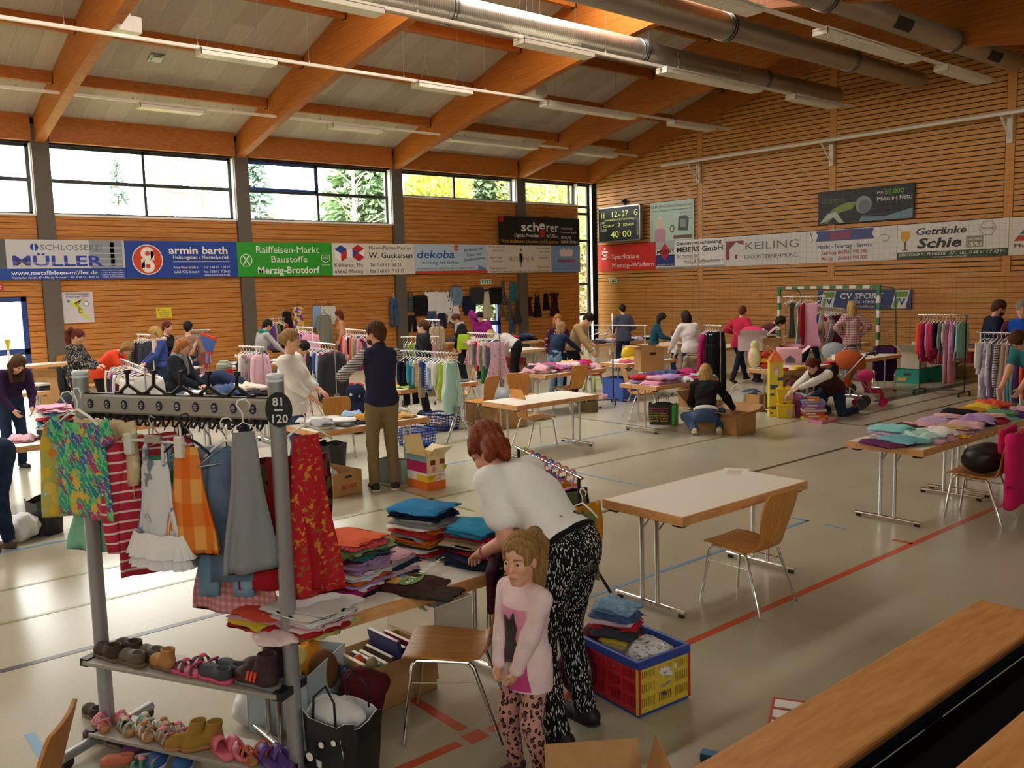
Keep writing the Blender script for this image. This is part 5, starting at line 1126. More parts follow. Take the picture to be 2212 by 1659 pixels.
def blob(name, label, cat, parts, m, res=.02, k=.03, loc=(0, 0, 0), rz=0, wr=None, group=None, parent=None, cut0=True):
    """soft thing from ellipsoids (c,r) and capsules (a,b,ra,rb)"""
    s = S(res, k)
    for p in parts:
        if len(p) == 2: s.ell(*p)
        else: s.cap(*p)
    if cut0: s.box((0, 0, -1), (4, 4, 1.0), sub=True)
    if wr: s.w = wrinkle(*wr)
    o = s.mesh(name, m, parent, loc, rz)
    return tag(o, label, cat, group) if label else o
# ------------------------------------------------------------------ tables on the hall floor
table(-4.115, 5.41, 'empty white folding table with a paper sheet on it, right of the front'); table(-4.13, 2.51, 'front folding table carrying tall piles of clothes', 0, None)
table(-9.21, 8.3, 'empty white folding table in the middle with a chair at its near side')
table(-11.82, 11.2, 'folding table heaped with pink and red girls clothes'); table(-9.16, 11.05, 'folding table with denim and pink clothes, beside the squatting person')
table(-8.9, 14.08, 'folding table with toys behind the yellow cardboard tower'); table(-8.9, 16.75, 'empty white folding table behind the strollers')
table(-4.03, 8.75, 'folding table at the right edge covered with folded girls clothes'); table(-4.03, 10.32, 'folding table joined behind the one with girls clothes')
table(-9.32, 5.42, 'folding table with baby clothes in front of the person in the vest'); table(-23.45, 5.3, 'bare folding table against the window wall beside the blue door')
table(-16.9, 2.85, 'folding table with a small black box at the left edge'); table(-12.0, 8.3, 'folding table with flat laid clothes behind the orange chair')
table(-16.6, 14.1, 'empty folding table behind the pink clothes rack'); table(-19.15, 16.3, 'folding table heaped with dark jeans near the window wall')
table(-16.4, 16.95, 'folding table with dark clothes and white hangers by the corner'); table(-16.4, 18.5, 'folding table behind the person in grey-blue by the corner')
table(-12.0, 13.5, 'folding table with books and boxes behind the big carton'); table(-14.7, 17.6, 'bare folding table behind the person in teal')
table(-11.4, 19.9, 'folding table with small clothes before the goal', PI/2); table(-8.2, 19.9, 'folding table behind the rack with the orange jacket', PI/2)
table(-12.9, 17.7, 'folding table with clear plastic boxes beside the person in maroon'); table(*A(62, 952, .75), 'folding table at the left edge with stacked shirts and boxes')
table(*A(330, 905, .75), 'folding table behind the front rack buried in clothes'); table(*A(480, 862, .75), 'folding table with jeans behind the front rack'); table(*A(300, 800, .75), 'folding table behind the person in orange')
table(*A(870, 775, .75), 'folding table behind the baby clothes rack'); table(*A(1000, 735, .75), 'folding table with red and dark clothes below the hung shirts'); table(*A(560, 785, .75), 'folding table behind the small rack of pink dresses')
# chairs
def CH(px, py, hd, lab): x, y = A(px, py); return chair(x, y, hd, lab)
chair(-3.68, 5.28, 180, 'beech chair at the empty table on the right'); CH(1157, 969, 80, 'beech chair at the near side of the empty middle table'); CH(1036, 925, 195, 'beech chair with its back to us, left of the empty middle table')
CH(1232, 890, 178, 'beech chair at the table heaped with pink clothes'); CH(1385, 905, 55, 'beech chair under the table with denim clothes')
CH(990, 905, 235, 'beech chair beside the mint sleeping bag'); CH(1128, 912, 130, 'pale beech chair behind the empty middle table'); CH(733, 985, 150, 'beech chair in front of the baby clothes table')
xc, yc = A(2112, 1122); chair(xc, yc, 185, 'beech chair with a black bag and pink jacket at the right edge')
x0, y0 = A(135, 1556, .87); chair(x0+.307*math.cos(4.2), y0+.307*math.sin(4.2), 240.6, 'beech chair cut off at the bottom left corner')
chair(*A(982, 1566), 226, 'beech chair with a maroon coat over its back, behind the child')
CH(128, 842, 200, 'beech chair by the left folding table near the blue door'); CH(985, 808, 260, 'beech chair in front of the pink clothes rack table'); CH(1660, 800, 320, 'beech chair between the toy table and the red jacket'); CH(1840, 800, 300, 'beech chair behind the empty table near the goal'); CH(1908, 838, 120, 'beech chair with a purple coat behind the stroller')
CH(2040, 800, 90, 'beech chair below the rack with the orange jacket'); CH(1500, 862, 140, 'beech chair with a khaki jacket at the book table'); CH(1330, 765, 140, 'beech chair near the corner table'); CH(180, 880, 60, 'beech chair with a dark jacket behind the front rack'); CH(520, 880, 300, 'beech chair under a navy jacket behind the front rack')
# ------------------------------------------------------------------ hung on the window wall
def WG(px, py, kind, w, h, col, lab, wire=True, dx=0):
    d = RGT*(px-CXP)/FPX-UPV*(py-CYP)/FPX+FWD; X = XL+.035+dx*.85; k = X/d[0]; y, z = float(d[1]*k), float(d[2]*k+CAMH); nm, m = (col, pm(col)) if isinstance(col, str) else col
    garment(kind, w, h, m, (X, y, z), PI/2, lab, 'clothes hung on the window wall'); hanger(M_BLACK if wire else M_WHITE, w*.8, (X, y, z+.008), PI/2, 'hanger of the '+lab, 'hangers on the window wall')
WG(850, 643, 'pants', .36, .92, ('denim', DENIM), 'jeans hung on the pillar', False, .1); WG(886, 632, 'strap', .36, .62, ('dark checked', pat('plaid', '1c1f22', '5a6a6c')), 'dark checked top at the left of the wall clothes'); WG(908, 635, 'long', .5, .72, 'black', 'black blouse beside the dark checked top')
WG(932, 628, 'tshirt', .46, .68, 'white', 'white blouse right of the black blouse'); WG(954, 628, 'tshirt', .5, .78, 'white', 'longer white blouse right of the first one'); WG(972, 637, 'vest', .3, .95, ('white print', pat('blotch', 'e6e3df', '3a3a3e')), 'white sleeveless top with dark print'); WG(985, 618, 'long', .44, .66, ('denim blue', DENIML), 'pale denim shirt hung highest')
WG(985, 655, 'strap', .34, .44, 'white', 'white strap top under the pale denim shirt'); WG(985, 690, 'shorts', .36, .3, ('denim', DENIM), 'denim shorts under the white strap top'); WG(889, 681, 'shorts', .42, .55, 'black', 'black trousers below the checked top'); WG(932, 672, 'pants', .4, .5, ('denim', DENIM), 'jeans under the white blouse'); WG(954, 676, 'pants', .4, .52, ('denim', DENIMD), 'darker jeans under the longer white blouse')
WG(1013, 637, 'long', .48, .7, 'navy', 'navy jacket left of the blue door'); WG(1030, 619, 'jacket', .5, .62, 'charcoal', 'black jacket at the top left of the blue door'); WG(1070, 619, 'jacket', .5, .62, 'black', 'black coat at the top right of the blue door'); WG(1051, 628, 'aline', .5, .95, ('sheer cream', cloth('cfc9a8')), 'sheer cream dress hung before the door window', True, .12)
WG(1086, 607, 'aline', .34, .82, ('grey patterned', pat('zebra', '3f3d3c', '8e8a82')), 'grey patterned dress right of the exit sign'); WG(1108, 608, 'vest', .42, .72, 'teal', 'teal top high beside the second last pillar'); WG(1082, 648, 'aline', .36, .62, ('olive brown', cloth('6a5638')), 'olive brown skirt under the patterned dress'); WG(1100, 645, 'aline', .36, .78, ('grey dotted', pat('dots', '55504c', '9c968e')), 'grey dotted dress under the teal top'); WG(1117, 650, 'aline', .4, .8, 'charcoal', 'charcoal dress hung on the pillar', True, .12); WG(1106, 690, 'pants', .3, .5, ('denim', DENIM), 'short jeans low beside the pillar')
WG(1141, 640, 'dress', .38, .72, ('dark wine', pat('dots', '45102c', '2a0a1c')), 'dark wine dress right of the pillar'); WG(1160, 633, 'strap', .42, .88, 'black', 'black pinafore dress hung between the wine dress and the pink-topped skirt'); WG(1179, 634, 'skirt', .36, .62, ('black and pink', cloth('1a1418')), 'black skirt with a pink waistband'); WG(1197, 631, 'dress', .44, .88, ('dark red patterned', pat('floral', '3a1524', '5a2436', '2a1018')), 'dark red patterned dress, last of the wall clothes')
WG(619, 673, 'skirt', .44, .62, 'black', 'black skirt behind the rainbow shirt'); WG(643, 660, 'dress', .42, .85, ('yellow print', pat('floral', 'd8b84a', 'e6cf7a', '7a4a9a')), 'yellow printed pyjama on the window wall'); WG(684, 658, 'vest', .38, .72, 'sky', 'light blue sleeveless dress on the wall'); WG(709, 658, 'long', .42, .6, ('cream dotted', pat('dots', 'dcd6ca', '9a8a7a')), 'cream dotted blouse on the wall'); WG(700, 678, 'jacket', .4, .95, ('grey green', cloth('7f8070')), 'grey-green coat between the light blue dress and cream blouse', True, .3)
# ------------------------------------------------------------------ clothes racks
def RK(a, b, z, style, label, rm=None, um=None): p, q = A(*a, z), A(*b, z); rack(p, q, z, style, label, rm, um); return p, q
def C_(n, c): return (n, cloth(c))
p, q = RK((870, 757), (984, 763), 1.34, 'tripod', 'chrome rack of baby clothes behind the person in the vest')
hangrow(p, q, 1.34, [('long', 'navy', .5), ('pants', 'black', .75), ('tshirt', 'wine', .4), ('long', 'turquoise', .45), ('tshirt', 'sky', .4), ('tshirt', ('yellow striped', pat('stripe', 'd9b45a', 'efe6d2')), .42), ('pants', 'beige', .6), ('tshirt', 'blue', .42), ('shorts', ('navy striped', pat('stripe', '23304e', '7f9ac0')), .5), ('long', ('pale blue', cloth('b9cbe0')), .45), ('tshirt', 'white', .42), ('long', 'white', .46), ('sack', 'lime', .62), ('sack', 'cream', .78), ('sack', ('mint', cloth('b5e2da')), .8, .42)], 'the baby clothes rack', w=.34)
p, q = RK((1014, 719), (1079, 722), 1.42, 'tripod', 'chrome rack of pink girls clothes left of the heaped table')
hangrow(p, q, 1.42, [('dress', ('red striped', pat('stripe', 'c2455a', 'efe2e0')), .5), ('tshirt', 'rose', .5), ('tshirt', 'white', .5), ('tshirt', ('mustard patterned', pat('plaid', 'c08a24', 'e8d9b8')), .52), ('long', 'grey', .55), ('dress', 'pink', .6), ('tshirt', 'red', .62), ('long', 'rose', .6), ('pants', 'green', .85), ('tshirt', 'white', .5), ('long', ('dusty pink', cloth('c9a0a4')), .55), ('pants', ('denim', DENIM), .7), ('dress', 'rose', .62), ('dress', ('pale pink dotted', pat('dots', 'e6bdd0', 'a8698e')), .72, .48)], 'the pink clothes rack')
p, q = RK((748, 711), (808, 716), 1.45, 'wheel', 'white rack of red and pink childrens clothes left of the person in the vest', M_WHITE, M_WHITE)
hangrow(p, q, 1.45, [('long', 'red', .55), ('long', ('salmon', cloth('e0978e')), .55), ('tshirt', 'white', .5), ('long', 'navy', .5), ('long', 'coral', .6), ('long', 'beige', .6), ('pants', 'denim', .75), ('long', 'rose', .6), ('dress', 'magenta', .7), ('pants', 'charcoal', .75), ('dress', ('pink plaid', pat('plaid', 'c9708e', 'efd6dc')), .55)], 'the red and pink rack')
p, q = RK((660, 738), (722, 744), 1.4, 'tripod', 'chrome rack with pale blue shirts behind the person in white lace')
hangrow(p, q, 1.4, [('long', 'lilac', .5), ('tshirt', 'teal', .5), ('long', 'pink', .55), ('long', 'charcoal', .55), ('tshirt', 'cream', .5), ('long', 'blue', .5), ('long', ('pale blue', cloth('c3d4ec')), .6), ('tshirt', 'red', .8), ('jacket', 'charcoal', 1.05, .46)], 'the rack behind the lace top')
p, q = RK((574, 690), (612, 687), 1.6, 'wheel', 'rack of dark jackets and a rainbow shirt by the window wall')
hangrow(p, q, 1.6, [('jacket', 'purple', .7), ('jacket', 'grey', .7), ('jacket', 'olive', .75), ('jacket', 'black', .8), ('tshirt', ('rainbow', pat('vstripe', '3aa38a', 'd8c83a')), .6), ('long', 'red', .6)], 'the dark jacket rack')
p, q = RK((644, 706), (674, 708), 1.5, 'wheel', 'short white rack of purple and pink clothes', M_WHITE, M_WHITE)
hangrow(p, q, 1.5, [('long', 'pink', .6), ('dress', 'magenta', .6), ('long', 'lilac', .6), ('dress', 'purple', .7), ('long', 'pink', .7)], 'the short purple rack')
p, q = RK((298, 722), (328, 724), 1.5, 'wheel', 'rack of green and black ski jackets behind the person in orange', M_WHITE, M_WHITE)
hangrow(p, q, 1.5, [('jacket', 'green', .75), ('jacket', ('red striped', pat('stripe', '8e2a3a', '22222a')), .75), ('jacket', 'black', .8), ('jacket', 'navy', .8), ('jacket', 'charcoal', .8)], 'the ski jacket rack', w=.42)
p, q = RK((404, 714), (448, 713), 1.55, 'wheel', 'rack of girls clothes with turquoise hangers behind the child in white', M_WHITE)
hangrow(p, q, 1.55, [('long', 'pink', .55), ('long', 'turquoise', .5), ('pants', 'denim', .9), ('pants', 'denim', .95), ('dress', 'rose', .9), ('long', 'coral', .7), ('dress', 'lilac', .6)], 'the turquoise hanger rack', hm_=cloth(PAL['turquoise']))
p, q = RK((520, 748), (566, 750), 1.3, 'wheel', 'small white rack of pale pink dresses behind the person in lace', M_WHITE)
hangrow(p, q, 1.3, [('dress', 'cream', .6), ('long', 'white', .55), ('dress', ('rose patterned', pat('floral', 'b08a8a', 'c9a5a0', '8a7a80')), .6), ('vest', 'grey', .6), ('dress', 'rose', .75), ('jacket', ('pale pink', cloth('e6b8c6')), .7)], 'the small pale pink rack')
p, q = RK((872, 728), (942, 727), 1.35, 'wheel', 'white rack of grey and green clothes behind the person in the black scarf', M_WHITE)
hangrow(p, q, 1.35, [('long', 'grey', .55), ('tshirt', 'lime', .5), ('long', 'grey', .5), ('tshirt', 'white', .5), ('long', 'charcoal', .5), ('dress', 'pink', .6), ('dress', 'rose', .6)], 'the grey and green rack')
p, q = RK((915, 691), (948, 692), 1.55, 'wheel', 'rack with a grey vest and black jacket right of the scarf person')
hangrow(p, q, 1.55, [('vest', 'white', .7), ('vest', 'grey', .7), ('jacket', 'black', .6), ('long', 'beige', .6)], 'the grey vest rack')
p, q = RK((1524, 702), (1556, 704), 1.5, 'wheel', 'rack of pink and long black trousers behind the red jacket')
hangrow(p, q, 1.5, [('long', 'magenta', .9), ('long', 'magenta', .9), ('pants', 'black', 1.15), ('pants', 'black', 1.15), ('pants', 'black', 1.15)], 'the black trouser rack')
p, q = RK((1697, 641), (1778, 640), 1.9, 'wheel', 'tall rack of long dresses inside the goal')
hangrow(p, q, 1.9, [('dress', ('grey', cloth('5f6163')), .85, .3)], 'the long dress rack', u0=.0, u1=.35, jit=.2)
hangrow(p, q, 1.9, [('dress', 'mint', 1.0, .36), ('long', 'red', 1.0, .36)], 'the long dress rack beyond its middle', u0=.35, u1=.6, jit=.2)
garment('dress', .42, 1.05, cloth('e2a6bd'), (p[0]+(q[0]-p[0])*.66, p[1]+(q[1]-p[1])*.66, 1.785), .55, 'tiered pale pink dress hung broadside on the long dress rack', 'clothes on the long dress rack'); hanger(M_WHITE, .36, (p[0]+(q[0]-p[0])*.66, p[1]+(q[1]-p[1])*.66, 1.79), .55, 'white hanger of the tiered pale pink dress', None)
for k, u in enumerate((.14, .2, .93)): hanger(M_WHITE, .36, (p[0]+(q[0]-p[0])*u, p[1]+(q[1]-p[1])*u, 1.79), .9+.2*k, 'empty white hanger, %s along the long dress rack' % ordn(k), 'empty hangers on the long dress rack')
p, q = RK((1771, 663), (1822, 667), 1.6, 'wheel', 'chrome rack of small childrens clothes right of the long dresses')
hangrow(p, q, 1.6, [('dress', 'magenta', .6), ('long', 'olive', .6), ('vest', 'lime', .5), ('long', 'sky', .6), ('tshirt', 'red', .6), ('dress', 'white', .6), ('dress', ('white and wine', pat('stripe', '8a1f3a', 'e6dfdc')), .7), ('dress', 'grey', .7), ('dress', 'wine', .75)], 'the small clothes rack in the goal', w=.4)
p, q = RK((1990, 680), (2088, 681), 1.55, 'wheel', 'black wheeled rack with an orange jacket and pink clothes at the right', M_CHROME, M_DARK)
hangrow(p, q, 1.55, [('jacket', ('neon orange', cloth('ee5a1e')), .75), ('jacket', 'magenta', .8), ('long', 'rose', .7), ('jacket', ('raspberry', cloth('b52a4e')), .75), ('jacket', ('deep pink', cloth('c23a66')), .65), ('long', 'navy', .5), ('long', 'grey', .65), ('long', 'cream', .5), ('pants', ('lilac pink', cloth('c79aae')), 1.2), ('pants', 'pink', 1.2), ('long', 'lilac', .6), ('dress', ('silver patterned', pat('floral', 'b8a8ae', 'cfc3c6', '9a8f9a')), .75), ('long', 'mint', .7)], 'the orange jacket rack', w=.4)
p, q = A(2118, 718, 1.38), A(2260, 722, 1.38); rack(p, q, 1.38, 'wheel', 'chrome rack of long pyjamas at the right edge', M_CHROME, M_WHITE)
hangrow(p, q, 1.38, [('long', 'white', .55), ('sack', ('lilac white patterned', pat('floral', 'c9bcd4', 'e2dae6', 'a99abc')), 1.05), ('long', ('white dotted', pat('dots', 'dedbe2', '8a8a94')), .9), ('sack', ('violet', cloth('8f7aa6')), 1.05), ('long', ('zebra striped', pat('stripe', '3a3a42', 'dedbe0')), .9), ('sack', 'cream', 1.0), ('sack', 'rose', 1.05), ('sack', ('turquoise', cloth('5fa8b0')), 1.05), ('sack', ('grey blue', cloth('7f97a8')), 1.0), ('sack', 'purple', .95), ('sack', ('off-white', cloth('d6cfc6')), 1.05), ('long', 'coral', .9), ('long', ('orange striped', pat('stripe', 'c9582a', 'dccfb0')), .8), ('long', 'turquoise', .7)], 'the long pyjama rack', w=.42)
p, q = A(1262, 702, 1.35), A(1393, 703, 1.35); rack(p, q, 1.35, 'wheel', 'nearly empty white rail rack at the corner table', M_WHITE, M_WHITE)
p = A(1324, 700, 1.62); g = thing('clothes_rack_stand', 'slim black T-foot stand with casters before the person in grey-blue', 'stand', (*A(1325, 872), 0), .9)
G().tube([(0, 0, .08), (0, 0, 1.0)], .014, 8).make('pole', M_DARK, g, smooth=True); G().tube([(0, 0, .9), (0, 0, 1.75)], .01, 8).make('pole', M_CHROME, g, smooth=True); G().tube([(-.45, 0, .08), (.1, 0, .08)], .014, 8).make('foot', M_DARK, g); G().tube([(0, -.25, .075), (0, .25, .075)], .018, 8).make('foot', M_DARK, g)
for dy in (-.24, .24): G().lathe([(.01, -.012), (.03, -.012), (.03, .012), (.01, .012)], 12, (0, dy, .03), 'X').make('caster', M_BLACK, g)
# white shirts seen end-on behind the front rack
p, q = A(312, 796, 1.32), A(262, 776, 1.32); rack(p, q, 1.32, 'wheel', 'chrome rack crowded with white shirts, seen end-on behind the front rack', M_STEEL, M_STEEL)
hangrow(p, q, 1.32, [('long', 'white', .7), ('long', 'white', .62), ('tshirt', 'cream', .6), ('long', 'wine', .6), ('long', 'white', .6), ('long', 'purple', .62), ('tshirt', 'rose', .55), ('long', 'charcoal', .6), ('long', 'cream', .6)], 'the white shirt rack', w=.5)
# ------------------------------------------------------------------ clothes lying on the tables
R5 = lambda s_: s_.split()
T_ = TH+.001
spread(-12.1, 10.5, -11.55, 11.9, T_, R5('rose pink rose white pink charcoal rose red grey pink white magenta rose sky pink red white rose charcoal pink magenta navy white rose yellow pink red rose charcoal magenta lilac pink white magenta'), 'the heaped girls table', 2, .34, .3, .07, layers=2)
spread(-9.45, 10.35, -8.85, 11.75, T_, R5('lilac denim navy denim lilac pink pink white magenta mint red purple denim denim magenta rose lilac magenta'), 'the denim and pink table', 2, .36, .32, .07, layers=2)
spread(-9.6, 4.72, -9.0, 6.1, T_, R5('cream white white sky white cream grey charcoal red mustard white white sky rose white grey white mustard'), 'the baby clothes table', 2, .3, .26, .05, layers=2)
spread(-4.35, 8.3, -3.7, 9.5, T_, R5('white rose turquoise magenta rose pink rose rose lilac brown rose lilac mint white yellow rose'), 'the right folded clothes table', 2, .33, .3, .04, crumple=.2, layers=2)
spread(-4.35, 9.5, -3.7, 11.0, T_, R5('turquoise lime magenta lilac black navy red mint purple rose rose black mustard yellow coral lilac rose green'), 'the far right clothes table', 2, .34, .32, .05, crumple=.3, layers=2)
folded(-4.2, 8.45, T_+.07, .36, .3, .045, .2, cloth('8fd6d6'), 'bright mint folded shirt on top of the right folded clothes table', layers=3); folded(-3.95, 8.2, T_+.03, .4, .34, .03, -.3, cloth('6fb0b8'), 'teal folded shirt near the front corner of the right table', layers=2); folded(-4.05, 8.05, T_, .42, .34, .03, -.3, cloth('6a2a5a'), 'plum folded shirt under the teal one on the right table', layers=2)
folded(-3.72, 8.85, T_, .16, .3, .03, .9, cloth('e8a61e'), 'golden yellow garment hanging over the near edge of the right table', crumple=True)
spread(-19.4, 15.6, -18.9, 17.0, T_, R5('charcoal navy black red charcoal black denim navy black white charcoal navy charcoal red navy black'), 'the dark jeans table', 2, .42, .36, .09, layers=2)
spread(-16.65, 16.25, -16.15, 19.1, T_, R5('charcoal navy grey white black navy denim white purple charcoal grey red navy white black green'), 'the corner table', 2, .4, .36, .08, layers=1)
spread(-12.2, 12.9, -11.8, 14.2, T_, R5('white yellow purple navy red lilac cream charcoal'), 'the book table', 2, .3, .3, .06)
spread(-11.95, 19.7, -10.8, 20.1, T_, R5('coral red purple teal brown pink lime white magenta yellow mint rose'), 'the table before the goal', 2, .34, .3, .07)
spread(-8.7, 19.7, -7.8, 20.1, T_, R5('rose magenta white pink wine purple white charcoal'), 'the table behind the orange jacket rack', 2, .34, .3, .07)
spread(-12.2, 7.7, -11.8, 9.0, T_, R5('coral rose grey beige charcoal lime orange grey pink charcoal'), 'the flat laid clothes table', 2, .4, .34, .04)
x, y = A(330, 905, .75); spread(x-.3, y-.7, x+.3, y+.7, T_, R5('white cream white purple wine grey white rose white charcoal lilac sky white cream navy white'), 'the buried table behind the front rack', 2, .4, .36, .1, layers=2)
x, y = A(480, 862, .75); spread(x-.3, y-.7, x+.3, y+.7, T_, R5('brown olive denim denim green charcoal navy brown cream white denim cream'), 'the jeans table behind the front rack', 2, .4, .36, .1, layers=2)
x, y = A(300, 800, .75); spread(x-.3, y-.7, x+.3, y+.7, T_, R5('rose navy red teal olive grey denim teal white rose'), 'the table behind the person in orange', 2, .4, .36, .1)
x, y = A(870, 775, .75); spread(x-.3, y-.7, x+.3, y+.7, T_, R5('white red charcoal grey white navy red white'), 'the table behind the baby rack', 2, .36, .32, .06)
x, y = A(1000, 735, .75); spread(x-.3, y-.7, x+.3, y+.7, T_, R5('red black navy white red charcoal wine red white navy'), 'the table below the hung shirts', 2, .4, .34, .08)
x, y = A(560, 785, .75); spread(x-.3, y-.7, x+.3, y+.7, T_, R5('white teal cream green charcoal rose'), 'the table behind the small pale pink rack', 2, .36, .32, .06)
x, y = A(62, 952, .75); spread(x-.28, y-.6, x-.28+.5, y+.5, T_+.0, R5('white rose charcoal'), 'the left edge table', 1, .36, .3, .05, crumple=0)
stack(x-.05, y+.3, T_, R5('brown beige black navy charcoal white turquoise navy white red white turquoise rose pink'), 'the tall stack on the left edge table', .42, .34, .024)
spread(-12.2, 17.1, -11.0, 18.3, T_, R5('magenta rose red pink'), 'the clear box table', 2, .34, .3, .08)
# ------------------------------------------------------------------ the front rack: wardrobe frame with numbered rail and two shoe shelves
M_POLE = mat('silver_paint', '9fa1a4', .38, .55); M_RAILG = mat('grey_rail', 'a5a29a', .5, .3)
PL, PR = V((-4.8, 1.2, 0)), V((-3.75, 1.757, 0)); RD = (PR-PL); RLn = RD.length; RA = math.atan2(RD.y, RD.x); RDu = RD.normalized(); RNv = V((RDu.y, -RDu.x, 0))   # RNv points to the camera side
t = thing('wardrobe_rack', 'silver wheeled wardrobe rack with numbered rail and two shoe shelves, at the front left', 'clothes rack', PL, RA)
FR = t
for x in (0, RLn):
    g = G(); g.tube([(x, 0, .05), (x, 0, 1.955)], .037, 20); g.make('post', M_POLE, t, smooth=True, auto=40)
    c = G(); c.lathe([(.001, 1.955), (.036, 1.955), (.04, 1.96), (.04, 1.97), (.03, 1.977), (.001, 1.979)], 20, (x, 0, 0)).lathe([(.0375, 1.94), (.0385, 1.94), (.0385, 1.952), (.0375, 1.952)], 20, (x, 0, 0)); c.make('post_cap', mat('pale_cap', 'dfe6ea', .3), t, smooth=True, auto=40)
    f = G().tube([(x, -.3, .062), (x, .3, .062)], .026, 12).make('foot', M_POLE, t, smooth=True, auto=40)
    for y in (-.27, .27): G().lathe([(.012, -.018), (.032, -.018), (.032, .018), (.012, .018)], 16, (x, y, .032), 'X').box((x, y, .055), (.03, .04, .02)).make('caster', M_BLACK, f, smooth=True, auto=40)
g = G(); rr = .02
g.rings([[(x, yy, zz) for yy, zz in ((-.03, 1.775), (-.022, 1.765), (.022, 1.765), (.03, 1.775), (.03, 1.85), (.022, 1.86), (-.022, 1.86), (-.03, 1.85))] for x in (.03, RLn-.03)]); g.make('rail', M_RAILG, t)
G().bb((.03, -.012, 1.86), (RLn-.03, .012, 1.866)).make('hook_track', M_BLACK, t)
M_NUM = mat('number_badge', '1b1a38', .5); M_BADGE = mat('badge_black', '121214', .5); WT = mat('number_white', 'e8e8ea', .5)
for k in range(10):
    x = .09+k*(RLn-.2)/9; d_ = disc(t, M_NUM, x, 1.814, .019, -.0335, 20, 1.25, 'number_badge'); a, b_ = 81+4*k, 84+4*k
    text(str(a), WT, x, 1.818, .0075, d_, align='CENTER', y=-.0362, name='digits'); text(str(b_), WT, x, 1.801, .0075, d_, align='CENTER', y=-.0362, name='digits'); G().bb((x-.013, -.036, 1.8135), (x+.013, -.0352, 1.815)).make('digit_line', WT, d_)
d_ = disc(t, M_BADGE, 0, 0, .062, 0, 28, 1.3, 'number_badge'); d_.location = (RLn+.032, -.03, 1.815); d_.rotation_euler = (0, 0, .35)
text('81', WT, 0, .018, .04, d_, align='CENTER', y=-.002, name='digits', bold=.015); text('120', WT, 0, -.06, .04, d_, align='CENTER', y=-.002, name='digits', bold=.015); G().bb((-.02, -.0022, -.004), (.02, -.0008, .002)).make('digit_line', WT, d_)
for k in range(20):
    x = .09+(k//2)*(RLn-.2)/9+(.03 if k % 2 else -.02); g = G(); g.tube([(x, -.005, 1.77), (x, -.005, 1.735), (x, -.03, 1.715), (x, -.045, 1.72), (x, -.045, 1.75)], .0065, 6); g.box((x, 0, 1.755), (.026, .04, .03)); g.make('hook', M_BLACK, t)
for k in range(5):
    x = .32+k*.165; g = G(); sg = 1 if k < 2 else -1
    for q in (((x-.07, 0, 1.866), (x-.01, 0, 1.91)), ((x+.07, 0, 1.866), (x-.01, 0, 1.91)), ((x-.01, 0, 1.91), (x+.012, -.02, 1.97))): g.tube(q, .0085, 6)
    g.box((x+.013, -.02, 1.975), (.022, .022, .018)); g.box((x-.07, 0, 1.87), (.03, .03, .012)); g.box((x+.07, 0, 1.87), (.03, .03, .012)); g.make('hat_hook', M_BLACK, t)
SH1, SH2 = .50, .115
for z in (SH1, SH2):
    G().bb((.0, -.13, z-.022), (RLn, .10, z)).make('shelf', M_RAILG, t, bevel=.004)
    for x in (-.0, RLn): G().box((x, -.02, z-.012), (.05, .2, .04)).make('shelf_bracket', M_BLACK, t)
def rk(u, off, z): p = PL+RDu*u*1.043+RNv*off; return (p.x, p.y, z)      # u along the rack, off towards the camera
# clothes on the front rack
def FG(u, off, z, kind, w, h, m, lab, rot=0, hm_=None, wire=False, hl=None, n=44, seed=0, hz_=.0):
    z += .075; h *= .9; p = rk(u, off, z); garment(kind, w, h, m, p, RA+rot, lab, 'clothes on the front wardrobe rack', seed=seed, n=n)
    if hl: hanger(hm_ or M_WHITE, w*.82, (p[0], p[1], z+.01+hz_), RA+rot, hl, None, wire)
def _trop(nt, tc):
    v = nt.nodes.new('ShaderNodeTexVoronoi'); v.distance = 'MANHATTAN'; v.inputs['Scale'].default_value = 24; nt.links.new(mapv(nt, tc, (1.2, .6, .9)), v.inputs['Vector']); h = nt.nodes.new('ShaderNodeSeparateColor'); nt.links.new(v.outputs['Color'], h.inputs[0])
    a = ramp(nt, h.outputs[0], [(0, '2f9a86'), (.22, '2a7f9a'), (.36, '3aa57e'), (.5, '8a4a8a'), (.62, 'b8466e'), (.7, '6fc07a'), (.84, 'd8b03a'), (.93, '4a5aa8')], 'CONSTANT')
    w = nt.nodes.new('ShaderNodeTexWave'); w.inputs['Scale'].default_value = 14; w.inputs['Distortion'].default_value = 5; w.bands_direction = 'DIAGONAL'; w.inputs['Detail Scale'].default_value = 2.5; nt.links.new(mapv(nt, tc, (1, .5, 1)), w.inputs['Vector'])
    return mixc(nt, ramp(nt, w.outputs['Fac'], [(.9, '000000'), (.95, 'ffffff')]), a, '8fcf8a')
M_TROP = nodemat('print_tropical', _trop, .85, .2)
def _orng(nt, tc):
    v = nt.nodes.new('ShaderNodeTexVoronoi'); v.inputs['Scale'].default_value = 13; nt.links.new(mapv(nt, tc, (1, .5, 1)), v.inputs['Vector']); h = nt.nodes.new('ShaderNodeSeparateColor'); nt.links.new(v.outputs['Color'], h.inputs[0])
    f = ramp(nt, h.outputs[1], [(0, 'd8b43a'), (.45, 'e0862a'), (.7, 'd9c05a')], 'CONSTANT'); b = ramp(nt, noise(nt, mapv(nt, tc, (1, 1, 1)), 22, 3), [(.42, 'b5b05a'), (.58, 'a9d0d4')], 'CONSTANT')
    return mixc(nt, ramp(nt, v.outputs['Distance'], [(.44, '000000'), (.5, 'ffffff')]), f, b)
M_FRUIT = nodemat('print_oranges', _orng, .85, .2)
